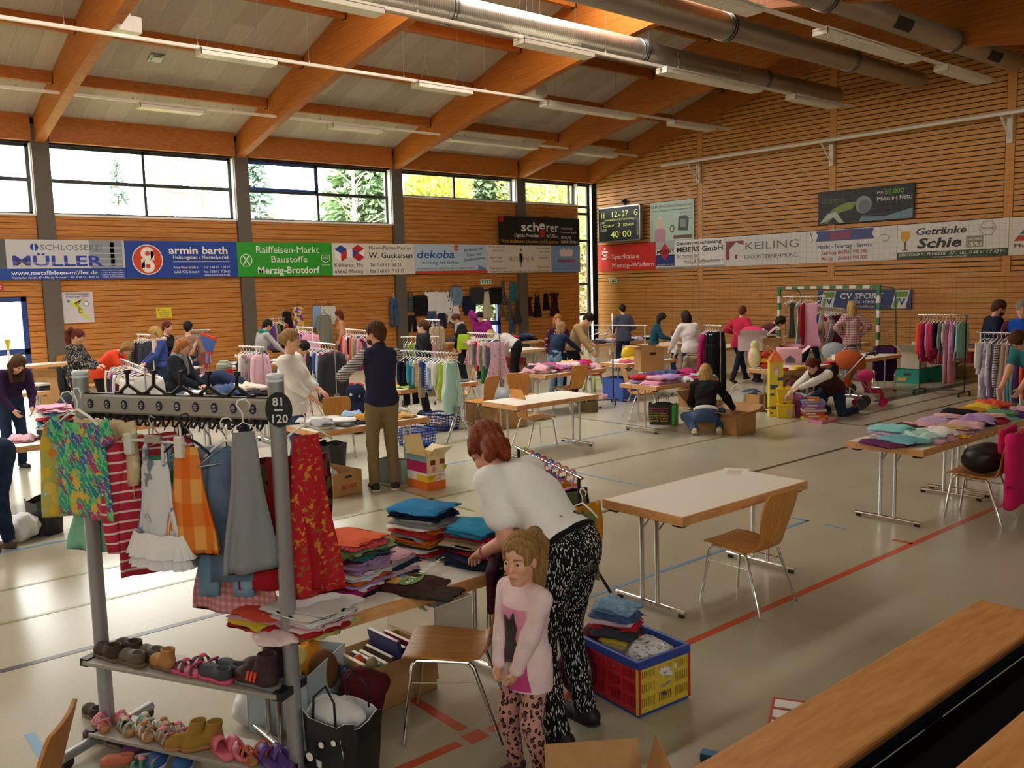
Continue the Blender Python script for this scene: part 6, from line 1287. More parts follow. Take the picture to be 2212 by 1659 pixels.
def _gauze(nt, tc):
    f = noise(nt, mapv(nt, tc, (1, .4, 1)), 9, 5, .5); return ramp(nt, f, [(0, 'dfe0e4'), (.54, 'd6d8de'), (.6, '7f8796'), (.75, '5f6a7c')])
def plaidm(n, a, b, c, s1, s2):
    def bl(nt, tc):
        def wv(ax, s_): w = nt.nodes.new('ShaderNodeTexWave'); w.bands_direction = ax; w.inputs['Scale'].default_value = s_; nt.links.new(mapv(nt, tc, (1, 1, 1)), w.inputs['Vector']); return ramp(nt, w.outputs['Fac'], [(.45, '000000'), (.55, 'ffffff')])
        x = mixc(nt, wv('X', s1), a, b); return mixc(nt, wv('Z', s2), x, mixc(nt, .6, x, c))
    return nodemat(n, bl, .85, .2)
FG(.14, .16, 1.70, 'tshirt', .42, .56, M_TROP, 'brightly patterned tropical shirt on a white hanger at the left end of the front rack', -.15, None, False, 'white plastic hanger holding the tropical patterned shirt', seed=1)
FG(-.07, .03, 1.66, 'vest', .36, .56, M_FRUIT, 'yellow sleeveless top printed with oranges at the left end of the front rack', .55, None, True, 'thin white wire hanger left of the tropical shirt', seed=2)
FG(.19, .06, 1.70, 'long', .40, .46, pat('blotch', 'd8c096', 'e6d6b8', None, 2), 'cream flowered long-sleeved dress behind the tropical shirt', -.1, seed=3)
FG(.03, -.06, 1.60, 'dress', .42, .72, cloth('8ec9ae'), 'pale mint dress hanging low behind the tropical shirt', .15, seed=4)
FG(.40, .0, 1.62, 'long', .36, .80, pat('stripe', 'c3364a', 'efd6d2', None, .9) if 0 else nodemat('red_white_stripe', lambda nt, tc: (lambda w: (nt.links.new(mapv(nt, tc, (1, 1, 1)), w.inputs['Vector']), setattr(w, 'bands_direction', 'Z'), w.inputs['Scale'].__setattr__('default_value', 6.4), ramp(nt, w.outputs['Fac'], [(0, 'e8d3cf'), (.1, 'bb2f42')], 'CONSTANT'))[-1])(nt.nodes.new('ShaderNodeTexWave')), .85, .2), 'red dress with thin white stripes on the front rack', .95, seed=1)
FG(.33, -.08, 1.60, 'long', .36, .62, cloth('a8323e'), 'plain dark red dress behind the striped one on the front rack', .6, seed=2)
FG(.50, .05, 1.57, 'strap', .28, .60, pat('floral', 'e6e2da', '7fbcc8', '3f9a6a', .7), 'white sundress with big green and purple circles on the front rack', .4, seed=2)
FG(.50, .03, 1.40, 'skirt', .30, .50, nodemat('hem_bands', lambda nt, tc: ramp(nt, (lambda sp: (nt.links.new(tc.outputs['Object'], sp.inputs[0]), (lambda mm: (nt.links.new(sp.outputs[2], mm.inputs[0]), mm.outputs[0])[-1])(nt.nodes.new('ShaderNodeMath')))[-1])(nt.nodes.new('ShaderNodeSeparateXYZ')), [(0, 'd9c83a'), (.45, '5fb8c0'), (.5, 'e4e2de')]), .85, .2), 'white skirt with turquoise and yellow hem behind the white sundress', .35, seed=1)
FG(.57, .15, 1.58, 'strap', .29, .60, nodemat('white_grey_flowers', _gauze, .85, .2), 'white strap dress with grey flower print and ruffled hem on clip hanger', -.05, seed=3)
g = G(); n_ = 60; rs = []
for j in range(6): rs.append([(.155*(1+.05*j)*math.copysign(abs(math.cos(2*PI*k/n_))**.8, math.cos(2*PI*k/n_)), (.045+.006*j)*math.sin(2*PI*k/n_)+.012*math.sin(k*1.9)*(j/5), -.022*j+.004*math.sin(k*.9)) for k in range(n_)])
g.rings(rs, False)
dr = [o for o in COL.objects if o.get('label', '').startswith('white strap dress with grey')][0]
g.make('ruffle', cloth('dfdfe3'), dr, loc=(0, 0, -.475), smooth=True); g2 = G(); g2.rings([[(p[0]*1.06, p[1]*1.05, p[2]*1.0) for p in r_] for r_ in rs], False); g2.make('ruffle', cloth('e6e6e8'), dr, loc=(0, 0, -.425), smooth=True)
t2 = tag(G().tube([(-.2, 0, 0), (.2, 0, 0)], .006, 8).make('clip_hanger', mat('ivory_plastic', 'dcd9cf', .4), loc=rk(.57, .15, 1.665), rz=RA-.05), 'ivory clip hanger holding the white strap dress', 'hanger')
G().tube([(.02, 0, .11), (-.012, 0, .12), (-.02, 0, .1), (0, 0, .07), (0, 0, .02)], .0035, 6).box((0, 0, .01), (.1, .016, .035)).make('hook', M_STEEL, t2)
for sx in (-.16, .16): G().box((sx, 0, -.02), (.045, .03, .1)).make('clip', mat('ivory_plastic', 'dcd9cf', .4), t2, bevel=.006)
FG(.745, .14, 1.59, 'aline', .30, .58, plaidm('orange_plaid', 'd97a2a', 'e8a455', 'd95a12', 3.2, 1.4), 'orange checked childrens dress on a dark hanger', .1, M_BLACK, False, 'dark plastic hanger holding the orange checked dress', seed=2)
FG(.82, .02, 1.55, 'shorts', .30, .80, DENIML, 'light denim overall shorts with embroidered cuffs on the front rack', .3, seed=3)
FG(.88, .03, 1.56, 'vest', .26, .72, pat('denim', '50647c', '7088a0'), 'denim pinafore on a white hanger on the front rack', .45, None, False, 'white hanger holding the denim pinafore', seed=1)
FG(1.03, .10, 1.66, 'aline', .25, .74, cloth('8c8d90'), 'plain grey flared dress at the right end of the front rack', .8, None, True, 'thin white hanger holding the grey flared dress', seed=4)
FG(.78, -.09, 1.24, 'skirt', .54, .60, plaidm('pink_plaid', 'cc8a90', 'dba8a8', 'b87078', 9, 9), 'long pink checked skirt hanging behind the denim shorts', 0, seed=2)
FG(1.07, -.05, 1.46, 'skirt', .42, .66, cloth('9c1622'), 'deep red velvet skirt behind the right post of the front rack', .3, seed=3)
FG(1.20, -.12, 1.62, 'aline', .32, .88, nodemat('red_folk_print', lambda nt, tc: mixc(nt, ramp(nt, noise(nt, mapv(nt, tc, (1, .5, 1)), 40, 3), [(.56, '000000'), (.6, 'ffffff')]), 'b3202a', ramp(nt, noise(nt, mapv(nt, tc, (1, .5, 1)), 14, 2), [(.4, 'd8902a'), (.6, '8a5a2a')])), .85, .2), 'red folk print dress with yellow border right of the right post', .95, None, False, 'white hanger holding the red folk print dress', seed=2)
FG(1.10, -.10, 1.53, 'long', .36, .5, pat('floral', '3a1a1e', '8a2a2a', '5a4a2a', 1.5), 'dark patterned long-sleeved top behind the right post', .8, seed=3)
for k, (u, c) in enumerate(((.42, 'white'), (.52, 'white'), (.62, 'grey'), (.68, 'denim'))): FG(u, -.12, 1.47, 'tshirt', .3, .3, pm(c), '%s small shirt, %s along the back side of the front rack' % (c, ordn(k)), .9, seed=k)
for k, u in enumerate((.48, .68, .78, .87)): p = rk(u, .02, 1.615); hanger(M_STEEL, .3, p, RA+.5+.2*k, 'steel hook hanger, %s along the front rack rail' % ordn(k), 'steel hangers on the front rack', True)
# shoes on the shelves
def shoe(u, off, z, L, yaw, kind, m, label, m2=None, sole=None, s=1.0, group='shoes on the front rack'):
    """toe points along -x of the rack turned by yaw; one left-over of a pair each"""
    L *= 1.12 if z else 1; p = rk(u, off, z); sole = sole or mat('shoe_sole', '7a6a54', .7); w = L*.36
    t = thing('shoe' if kind not in ('sandal', 'slide') else 'sandal', label, 'shoe', p, RA+yaw, group); h = L*(.34 if kind == 'low' else .62 if kind == 'boot' else .4)
    sx = S(.006, .012); sx.cap((-L*.32, 0, .012), (L*.3, 0, .012), w*.46, w*.4, .03); sx.ell((-L*.25, 0, .012), (L*.26, w*.5, .05)); sx.box((0, 0, -.2), (1, 1, .2), sub=True); sx.box((0, 0, .222), (1, 1, .2), sub=True); sx.mesh('sole', sole, t)
    if kind == 'slide':
        g = G(); g.rings([[(x, w*.5*math.cos(a), .02+.06*s*math.sin(a)) for a in np.linspace(0, PI, 12)] for x in (-L*.38, -L*.2, -L*.05)], False, False); o = g.make('strap', m, t, smooth=True); md = o.modifiers.new('thick', 'SOLIDIFY'); md.thickness = .008; return t
    if kind == 'sandal':
        for x0, x1, hh in ((-L*.3, -L*.2, .035), (-L*.05, .05*L, .055), (L*.26, L*.36, .05)):
            g = G(); g.rings([[(x, w*.46*math.cos(a), .018+hh*math.sin(a)) for a in np.linspace(0, PI, 12)] for x in (x0, x1)], False, False); o = g.make('strap', m, t, smooth=True); md = o.modifiers.new('thick', 'SOLIDIFY'); md.thickness = .005
        g = G(); g.rings([[(L*.3+.02*math.sin(q), w*.42*math.cos(a), .05+.018*q+.01*math.sin(a)) for a in np.linspace(-.3, PI+.3, 12)] for q in (0, 1)], False, False); o = g.make('heel_strap', m2 or m, t, smooth=True); md = o.modifiers.new('thick', 'SOLIDIFY'); md.thickness = .005
        if m2: G().lathe([(.001, .012), (.016, .008), (.02, 0), (.001, 0)], 8, (-L*.02, 0, .068)).make('ornament', m2, t, smooth=True)
        return t
    b = S(.0055, .025); b.ell((-L*.28, 0, .03), (L*.23, w*.48, L*.17)); b.cap((-L*.2, 0, .035), (L*.25, 0, .04), w*.42, w*.4); b.cap((L*.2, 0, .04), (L*.26, 0, h*.92), w*.4, w*.38)
    if kind != 'low': b.cap((L*.1, 0, h*.5), (L*.2, 0, h*.92), w*.36, w*.38)
    b.box((0, 0, -.185), (1, 1, .2), sub=True); b.box((L*.2, 0, h+.19), (1, 1, .2), sub=True); b.ell((L*.22, 0, h), (L*.16, w*.3, h*.45), sub=True); b.mesh('upper', m, t)
    if kind in ('low', 'boot', 'mid') and m2:
        for j in range(4): x = -L*.16+j*L*.075; zz = .03+L*.17*(.8+.25*j*(h/L)*1.6); G().tube([(x, -w*.26, zz-.012), (x+.004, 0, zz+.004), (x, w*.26, zz-.012)], .0035, 6).make('lace', m2, t, smooth=True)
    return t
Y0 = PI*.5   # toes to the camera-left
BR, TN = mat('suede_dark_brown', '3a2a1e', .8), mat('leather_tan', 'a8743e', .6); GRB = mat('leather_grey_brown', '5a5046', .7); MUS = mat('nubuck_mustard', '9a7428', .8)
LB = mat('lace_blue', '9fc4d4', .7); PKS = mat('pink_rubber', 'd84a78', .5); DGR = mat('neoprene_grey', '3a3f48', .7); PLM = mat('trail_plum', '3a1c26', .7)
for k, (u, o_, L, m, m2, kd, lab) in enumerate([(.10, .05, .21, BR, BR, 'mid', 'dark brown lace shoe at the left end of the upper shelf'), (.16, -.02, .21, BR, BR, 'mid', 'second dark brown lace shoe behind the first on the upper shelf'),
    (.27, .07, .19, GRB, LB, 'mid', 'grey-brown shoe with light blue laces on the upper shelf'), (.32, .0, .19, GRB, LB, 'mid', 'second grey-brown shoe with light blue laces, behind the first'),
    (.45, .06, .18, TN, None, 'boot', 'tan leather toddler boot with white label on the upper shelf')]): shoe(u, o_, SH1, L, -.25, kd, m, lab, m2, mat('sole_brown', '6b543a', .7))
for k, (u, o_, lab) in enumerate([(.60, .07, 'pink-edged dark sandal on the upper shelf'), (.64, .0, 'second pink-edged dark sandal behind the first')]): shoe(u, o_, SH1, .19, -.2, 'sandal', mat('sandal_mauve', '5a3a44', .7), lab, PKS, PKS)
for k, (u, o_, lab) in enumerate([(.78, .08, 'grey water shoe with pink sole on the upper shelf'), (.82, .01, 'second grey water shoe with pink sole, behind the first')]): shoe(u, o_, SH1, .21, -.2, 'low', DGR, lab, None, PKS)
for k, (u, o_, lab) in enumerate([(1.0, .06, 'plum hiking shoe with three orange stripes at the right end of the upper shelf'), (.97, -.03, 'second plum hiking shoe behind the striped one')]):
    t3 = shoe(u, o_, SH1, .26, -.15, 'boot', PLM, lab, mat('lace_plum', '2a141c', .7), mat('sole_grey', '6a6a70', .7))
    if not k:
        for j in range(3): G().box((-.02+j*.024, -.049, .062), (.012, .006, .052), R=Matrix.Rotation(.35, 3, 'Y')).make('stripe', mat('stripe_orange', 'e8501e', .5), t3)
PKF, WSD = mat('pink_flower', 'e0788e', .6), mat('sandal_cream', 'd8cbb8', .6)
low = [(.02, .06, .17, 'sandal', PKF, PKF, 'pink flower sandal at the left end of the lower shelf'), (.10, .0, .17, 'sandal', PKF, PKF, 'second pink flower sandal on the lower shelf'), (.17, .05, .16, 'sandal', cloth('8fb8a8'), WSD, 'mint flower sandal on the lower shelf'), (.23, -.02, .16, 'sandal', cloth('8fb8a8'), WSD, 'second mint flower sandal on the lower shelf'), (.30, .06, .17, 'sandal', WSD, TN, 'cream flower sandal on the lower shelf'), (.36, -.01, .17, 'sandal', WSD, TN, 'second cream flower sandal on the lower shelf'), (.43, .07, .17, 'sandal', mat('sandal_silver', 'b8b2a8', .35, .4), PKF, 'silver sandal left of the mustard boots'), (.46, .0, .17, 'sandal', mat('sandal_silver', 'b8b2a8', .35, .4), PKF, 'second silver sandal left of the mustard boots'),
       (.57, .06, .2, 'boot', MUS, MUS, 'mustard nubuck ankle boot on the lower shelf'), (.65, .04, .2, 'boot', MUS, MUS, 'second mustard nubuck ankle boot, on the right'), (.78, .07, .18, 'slide', mat('slide_pink', 'd86a80', .5), None, 'pink rubber slide on the lower shelf'), (.85, .05, .18, 'slide', mat('slide_pink', 'd86a80', .5), None, 'second pink rubber slide on the lower shelf'), (.92, .07, .17, 'sandal', mat('sandal_orange', 'c8542a', .6), None, 'orange strappy sandal on the lower shelf'), (.97, .0, .17, 'sandal', mat('sandal_orange', 'c8542a', .6), None, 'second orange strappy sandal on the lower shelf'), (1.04, .07, .19, 'slide', mat('clog_purple', '5a3a8a', .5), None, 'purple clog at the right end of the lower shelf'), (1.10, .05, .19, 'slide', mat('clog_purple', '5a3a8a', .5), None, 'second purple clog at the right end of the lower shelf')]
for u, o_, L, kd, m, m2, lab in low: shoe(u, o_, SH2, L, -.5 if kd != 'boot' else .7, kd, m, lab, m2, m if kd == 'slide' else TN)
for (px, py, L, yw, kd, m, m2, so, lab) in [(398, 1646, .26, 2.4, 'low', mat('canvas_blue', '2a5a9a', .7), mat('lace_white', 'e6e6e6', .6), mat('sole_white', 'e6e0d4', .6), 'blue canvas sneaker with white toe on the floor under the rack'), (345, 1640, .26, 2.4, 'low', mat('canvas_blue', '2a5a9a', .7), mat('lace_white', 'e6e6e6', .6), mat('sole_white', 'e6e0d4', .6), 'second blue canvas sneaker, half hidden behind the first'),
        (302, 1630, .2, 1.2, 'boot', mat('boot_purple', '5a2f5e', .6), None, mat('sole_white', 'e6e0d4', .6), 'purple ankle boot on the floor below the lower shelf'), (335, 1622, .2, 1.2, 'boot', mat('boot_purple', '5a2f5e', .6), None, mat('sole_white', 'e6e0d4', .6), 'second purple ankle boot on the floor'), (215, 1600, .2, .5, 'low', mat('dark_plum', '3a2028', .6), None, None, 'dark plum shoe on the floor left of the rack'), (262, 1612, .24, .3, 'low', mat('shoe_black2', '1a1a1e', .6), None, None, 'black shoe on the floor under the left end of the shelf'), (255, 1655, .18, 1.0, 'mid', mat('shoe_coral', 'b8644a', .7), None, None, 'coral suede shoe at the bottom edge below the rack'), (305, 1665, .18, .8, 'sandal', mat('sandal_teal', '3a8a7a', .6), PKF, None, 'teal sandal at the bottom edge below the rack'), (207, 1550, .2, .2, 'mid', BR, None, None, 'brown shoe on the floor behind the left post')]:
    x, y = A(px, py); p = V((x, y, 0))-PL; shoe(p.dot(RDu), p.dot(RNv), .0, L, yw-RA, kd, m, lab, m2, so, group='shoes under the front rack')
# ------------------------------------------------------------------ the front table
TX0 = TH+.001
def pile(px, py, cols, where, w, d, th, rz=0): x, y = A(px, py, .76); return stack(x, y, TX0, cols, where, w, d, th, rz, jit=.015)
W2 = lambda s_: s_.split()
pile(765, 1262, [('black', cloth('222026')), 'magenta', 'white', 'lilac', 'orange', ('pale blue', cloth('c9d4e6')), 'white', ('pale pink', cloth('e3c2cc')), ('mauve', cloth('b896b8')), 'lilac', ('mauve', cloth('b896b8')), 'wine', 'teal', 'olive', ('sage', cloth('7a8a62')), ('red dotted', pat('dots', 'a8202e', 'efe0da', None, 1.6)), ('bright coral', cloth('ee6a44'))], 'the middle pile on the front table', .36, .30, .0165, .25)
pile(690, 1272, ['lime', 'brown', ('grey', cloth('8a8486')), 'red', 'olive', 'wine', ('dark patterned', pat('floral', '4a3a3a', '7a6a5a', '2a2226', 2)), 'olive', 'charcoal'], 'the low pile left of the middle one', .22, .26, .019, .3)
pile(920, 1186, [('navy patterned', pat('stripe', '2a2f44', 'b8b2a8', None, 2)), 'red', 'white', 'charcoal', 'mustard', 'orange', 'grey', 'red', ('bright orange', cloth('e06a20')), 'white', 'grey', 'white', 'navy', 'navy', ('bright blue', cloth('2f86c0'))], 'the far left pile of boys clothes', .34, .30, .0175, .2)
pile(1035, 1210, [('dark denim', DENIMD), 'charcoal', 'navy', 'red', 'black', 'beige', ('taupe', cloth('8a7258')), 'red', ('petrol', cloth('1f6a86')), ('turquoise blue', cloth('2f92ba'))], 'the pile the red-haired person sorts', .34, .30, .022, .2)
pile(845, 1240, ['charcoal', 'rose', 'white', 'navy', ('pale patterned', pat('stripe', 'c9b8bc', '6a6a72', None, 2)), 'rose'], 'the small pile behind the brown shirt', .22, .26, .02, .2)
pile(672, 1342, [('lime', cloth('cdd27a')), 'red', ('pale pink', cloth('e6c6cc')), ('white and red striped', pat('stripe', 'b83a4a', 'ece2e0', None, 2)), ('pale pink', cloth('e3bcc4')), 'white', 'white', 'white', ('light grey', cloth('c6c4c4'))], 'the low front corner pile', .36, .30, .013, .25)
pile(580, 1338, [('salmon', cloth('e07a66')), 'red', 'yellow', 'rose', ('red orange', cloth('d8503a'))], 'the front table left-end heap', .26, .28, .014, .3)
x, y = A(600, 1360, .76); folded(x+.06, y-.04, TX0-.02, .22, .2, .05, .4, cloth('e6cdd0'), 'pale pink shirt drooping over the near corner of the front table', crumple=True)
x, y = A(890, 1262, .76); o = folded(x, y, TX0, .32, .27, .04, .5, cloth('4a2a26'), 'brown folded T-shirt with a green and yellow print', layers=2)
pr = thing('shirt_print', 'x', 'x'); USED.pop('x', None); bpy.data.objects.remove(pr)
def flat(pts, c, parent, z, name='print'):
    g = G(); g.prism(pts, lambda a, b: (a, b, z), lambda a, b: (a, b, z+.02)); return g.make(name, BM(c) if isinstance(c, str) else c, parent)
flat([(.02+.17*math.cos(a)*1.0, -.05+.38*math.sin(a)) for a in np.linspace(0, 2*PI, 20)], '5f9a3a', o, 1.1); flat([(-.3, -.4), (-.1, -.4), (-.1, -.02), (-.3, -.02)], 'd8a83a', o, 1.09); flat([(-.3, 0), (-.1, 0), (-.1, .3), (-.3, .3)], '3a7ab8', o, 1.09)
tx = text('children', W_, 0, 0, .11, o, .62, name='print', bold=.02); tx.rotation_euler = (0, 0, PI/2); tx.location = (.07, -.36, 1.14)
x, y = A(925, 1275, .76); folded(x+.02, y, TX0, .3, .2, .02, .5, cloth('3a3226'), 'dark olive garment under the brown printed T-shirt', layers=2)
# maroon coat on the chair behind the child
cc = [o for o in COL.objects if o.get('label', '').startswith('beech chair with a maroon coat')][0]
def coat(chair_o, col, lab, w=.5, h=.62, th=.05):
    b = S(.012, .03); b.w = wrinkle(.008, 20, len(lab)); b.box((-.325, 0, .88-h/2), (th, w/2, h/2), None, .04); b.box((-.235, 0, .80), (.03, w*.42, .12), None, .03)
    for s_ in (-1, 1): b.cap((-.33, s_*w*.46, .84), (-.34, s_*w*.52, .45), .06, .045)
    b.box((-.275, 0, .60), (.028, w*.36, .285), None, .01, sub=True)
    m = chair_o.matrix_basis; o = b.mesh('draped_coat', cloth(col) if isinstance(col, str) else col, None, chair_o.location, chair_o.rotation_euler[2]); return tag(o, lab, 'coat')
coat(cc, '3a1424', 'maroon padded coat hanging over the chair back behind the child', .46, .66)
for lab, col, l2 in (('beech chair with a black bag and pink', 'c92060', 'bright pink jacket hanging over the chair at the right edge'), ('beech chair with a purple coat', '3a1c44', 'dark purple coat hanging over the chair behind the stroller'), ('beech chair with a khaki', '8a7f62', 'khaki jacket hanging over the chair at the book table'), ('beech chair with a dark jacket', '2a2d30', 'dark grey jacket hanging over the chair behind the front rack'), ('beech chair under a navy', '28304a', 'navy jacket hanging over the chair behind the front rack'), ('beech chair below the rack', '8a1c30', 'red coat hanging over the chair below the orange jacket rack')):
    c_ = [o for o in COL.objects if o.get('label', '').startswith(lab)][0]; coat(c_, col, l2, .36 if 'purple' in l2 else .5, .7)
blob('handbag', 'black soft handbag lying on the chair at the right edge', 'bag', [((0, 0, .13), (.17, .2, .13)), ((.04, .05, .18), (.12, .12, .1))], mat('black_leather', '191718', .45), .012, .04, (xc+.02, yc, .47), 0, (.018, 15, 2))
# floor goods around the front table
x, y = A(640, 1560); PBL = mat('pale_blue_card', 'b9cbd3', .7)
carton(*A(648, 1545), .62, .36, .46, .34, 'pale blue-grey paper box with toys under the front table', (None,)*4, PBL)
bx, by = A(648, 1545)
blob('plush_toy', 'yellow plush toy in the pale blue box', 'toy', [((0, 0, .1), (.09, .08, .1)), ((.06, .03, .2), (.06, .06, .06))], cloth('e0cd7a'), .01, .03, (bx-.03, by-.05, .16)); blob('plush_toy', 'orange furry plush toy in the pale blue box', 'toy', [((0, 0, .1), (.08, .08, .1)), ((-.05, .03, .2), (.05, .05, .06))], cloth('d8902a'), .01, .03, (bx-.06, by+.1, .17), 0, (.012, 60, 3)); blob('plush_toy', 'brown plush toy at the back of the pale blue box', 'toy', [((0, 0, .1), (.08, .08, .12))], cloth('6a4426'), .012, .03, (bx+.08, by+.12, .15))
bx, by = A(825, 1497); carton(bx, by, PI/2+.05, .52, .38, .26, 'cardboard box full of picture books under the front table', (172, None, None, None), M_CARD)
for k in range(9):
    c = ['b8702a', 'c9b070', 'd9cfc0', '4a7a8a', 'c8c0a8', '5a4a40', '3a3a6a', '5a2a6a', '8a2a44'][k]; nm = ['orange', 'ochre', 'cream', 'blue-green', 'ivory', 'dark brown', 'navy', 'purple', 'dark red'][k]
    h = [.22, .27, .22, .24, .23, .25, .34, .28, .3][k]; a = PI/2+.05; u = -.2+k*.048; px_, py_ = bx+u*math.cos(a), by+u*math.sin(a)
    tb = thing('book', '%s picture book, %s in the row in the book box' % (nm, ordn(k)), 'book', (px_, py_, .012), a, 'picture books in the box'); d_ = .27 if k != 6 else .3; tl = Matrix.Rotation(-.18, 3, 'Y')
    G().box(tl @ V((0, 0, h/2)), (.022, d_, h), R=tl).make('cover', BM(c), tb); G().box(tl @ V((0, .004, h/2+.001)), (.016, d_-.01, h), R=tl).make('pages', BM('e6dfcc'), tb)
x, y = A(1010, 1330); ct = carton(*A(930, 1352), .1, .52, .36, .24, 'translucent white plastic tub of clothes under the far side of the front table', (None,)*4, mat('cloudy_plastic', 'd9d2c6', .35), name='plastic_tub')
bx, by = A(930, 1352)
for k, (dx, dy, c) in enumerate(((-.14, -.06, 'cream'), (0, .03, 'orange'), (.14, -.04, 'grey'), (.05, .1, 'beige'), (-.1, .1, 'rose'))): folded(bx+dx, by+dy, .17, .28, .26, .14, k, pm(c), '%s garment heaped in the plastic tub' % c, group='clothes in the plastic tub', crumple=True)
bx, by = A(748, 1540)
for k, (dx, dy, c, nm) in enumerate(((0, 0, '2a3a4a', 'dark blue'), (-.05, .12, 'c8481e', 'orange'), (.03, .16, '8a7a5a', 'khaki'), (.08, .05, '5a1a22', 'dark red'))): blob('toy_figure', nm+' toy figure standing between the pale blue box and the book box', 'toy', [((0, 0, .1), (.04, .04, .1)), ((0, 0, .24), (.035, .035, .05)), ((-.03, 0, 0), (-.01, 0, .1), .018, .02), ((.03, 0, 0), (.01, 0, .1), .018, .02)], BM(c), .009, .02, (bx+dx, by+dy, 0), 0, None, 'toy figures on the floor')
blob('shopping_bag', 'dark red cloth bag leaning at the book box', 'bag', [((0, 0, .14), (.14, .1, .16)), ((.08, .04, .2), (.08, .08, .06))], cloth('5a1a20'), .012, .03, (*A(782, 1555), 0), .3, (.012, 22, 4))
b1 = bag(*A(745, 1690), .3, .36, .24, .36, mat('bag_black_print', '1a1a1c', .35), 'black and white paper carrier bag with cord handles, open on the floor', inner=mat('bag_white_inside', 'd9d9da', .5))
folded(*A(745, 1685), .25, .28, .2, .17, .3, cloth('d8d8da'), 'white tissue paper in the open carrier bag', cat='paper', name='tissue_paper', crumple=True)
for k, (dx, dz, r_) in enumerate(((-.1, .16, .03), (-.02, .24, .022), (.1, .13, .035), (.06, .27, .02))):
    G().lathe([(.001, -.002), (r_*.7, -.002), (r_*.7, .002), (.001, .002)], 12, (dx, -.122, dz), 'Y').make('print', W_, b1)
text('f.5.', W_, .07, .06, .05, b1, y=-.128, name='print')
blob('plastic_bag', 'crumpled white plastic bag behind the lower shoe shelf', 'bag', [((0, 0, .1), (.1, .09, .12)), ((.02, .02, .2), (.05, .05, .1))], mat('thin_white_plastic', 'dedede', .3), .01, .03, (*A(545, 1560), 0), 0, (.016, 30, 6))
# folding crate beside the person
n_, r_ = V((*A(1380, 1552), 0)), V((*A(1484, 1509), 0)); ca = math.atan2(r_.y-n_.y, r_.x-n_.x); W, D, Hh = .38, .52, .30; cw = n_+Matrix.Rotation(ca, 3, 'Z') @ V((W/2, D/2, 0)); cr = thing('folding_crate', 'yellow, red and blue folding crate full of clothes beside the person', 'crate', cw, ca)
M_CY, M_CR, M_CB = mat('crate_yellow', 'd9b83a', .45), mat('crate_red', 'b8202c', .45), mat('crate_blue', '2a4596', .4)
def latt(nm, m, ax, s_):
    g = G(); L = W if ax else D; o_ = s_*(D/2 if ax else W/2)
    def bx_(a0, a1, z0, z1, d=.012): (g.bb((a0, o_-d/2, z0), (a1, o_+d/2, z1)) if ax else g.bb((o_-d/2, a0, z0), (o_+d/2, a1, z1)))
    for z0, z1 in ((.02, .05), (.105, .13), (.185, .21), (.255, .28)): bx_(-L/2, L/2, z0, z1)
    nn = 3 if ax else 4
    for k in range(nn+1): a = -L/2+L*k/nn; bx_(a-.012, a+.012, .02, .28, .016)
    for k in range(int(L/.014)): a = -L/2+.007+k*.014; bx_(a-.0028, a+.0028, .02, .28, .006)
    if ax: bx_(-.055, .055, .125, .19, .014)
    g.make(nm, m, cr)
for s_ in (-1, 1): latt('end_panel', M_CY, True, s_); latt('side_panel', M_CR, False, s_)
g = G(); g.bb((-W/2-.012, -D/2-.012, Hh-.03), (W/2+.012, -D/2+.012, Hh+.02)); g.bb((-W/2-.012, D/2-.012, Hh-.03), (W/2+.012, D/2+.012, Hh+.02)); g.bb((-W/2-.012, -D/2, Hh-.03), (-W/2+.012, D/2, Hh+.02)); g.bb((W/2-.012, -D/2, Hh-.03), (W/2+.012, D/2, Hh+.02)); g.make('rim', M_CB, cr, bevel=.006)
G().bb((-W/2, -D/2, 0), (W/2, D/2, .02)).make('base', M_CB, cr)
RC = Matrix.Rotation(ca, 3, 'Z')
def inC(dx, dy, z): p = cw+RC @ V((dx, dy, 0)); return p.x, p.y, z
p = inC(-.04, .1, .02)
for k in range(5): folded(p[0], p[1], .02+k*.045, .28, .24, .05, .3, pm(['navy', 'charcoal', 'mustard', 'cream', 'rose'][k]), '%s folded garment inside the folding crate, %s from the bottom' % (['navy', 'charcoal', 'mustard', 'cream', 'rose'][k], ordn(k)), group='clothes in the folding crate')
stack(p[0]-.02, p[1]+.03, .25, ['beige', 'yellow', 'charcoal', 'red', ('pale pink', cloth('d9b8c6')), 'denim', ('light denim', DENIML)], 'the pile rising from the folding crate', .26, .22, .034, .35)
p = inC(.05, -.12, .0); stack(p[0], p[1], .02, ['navy', 'charcoal', 'grey', ('grey printed', pat('blotch', 'd8d8d8', '8a8a8a')), ('white printed', pat('blotch', 'd8d8d8', '9a7a6a'))], 'the low pile in the crate', .26, .2, .05, .3)
blob('draped_coat', 'dark red coat lying over the crate behind the person', 'coat', [((0, 0, .15), (.12, .25, .15)), ((.05, .1, .28), (.1, .12, .1))], cloth('4a101c'), .014, .05, (*A(1265, 1480), 0), .3, (.012, 18, 8))
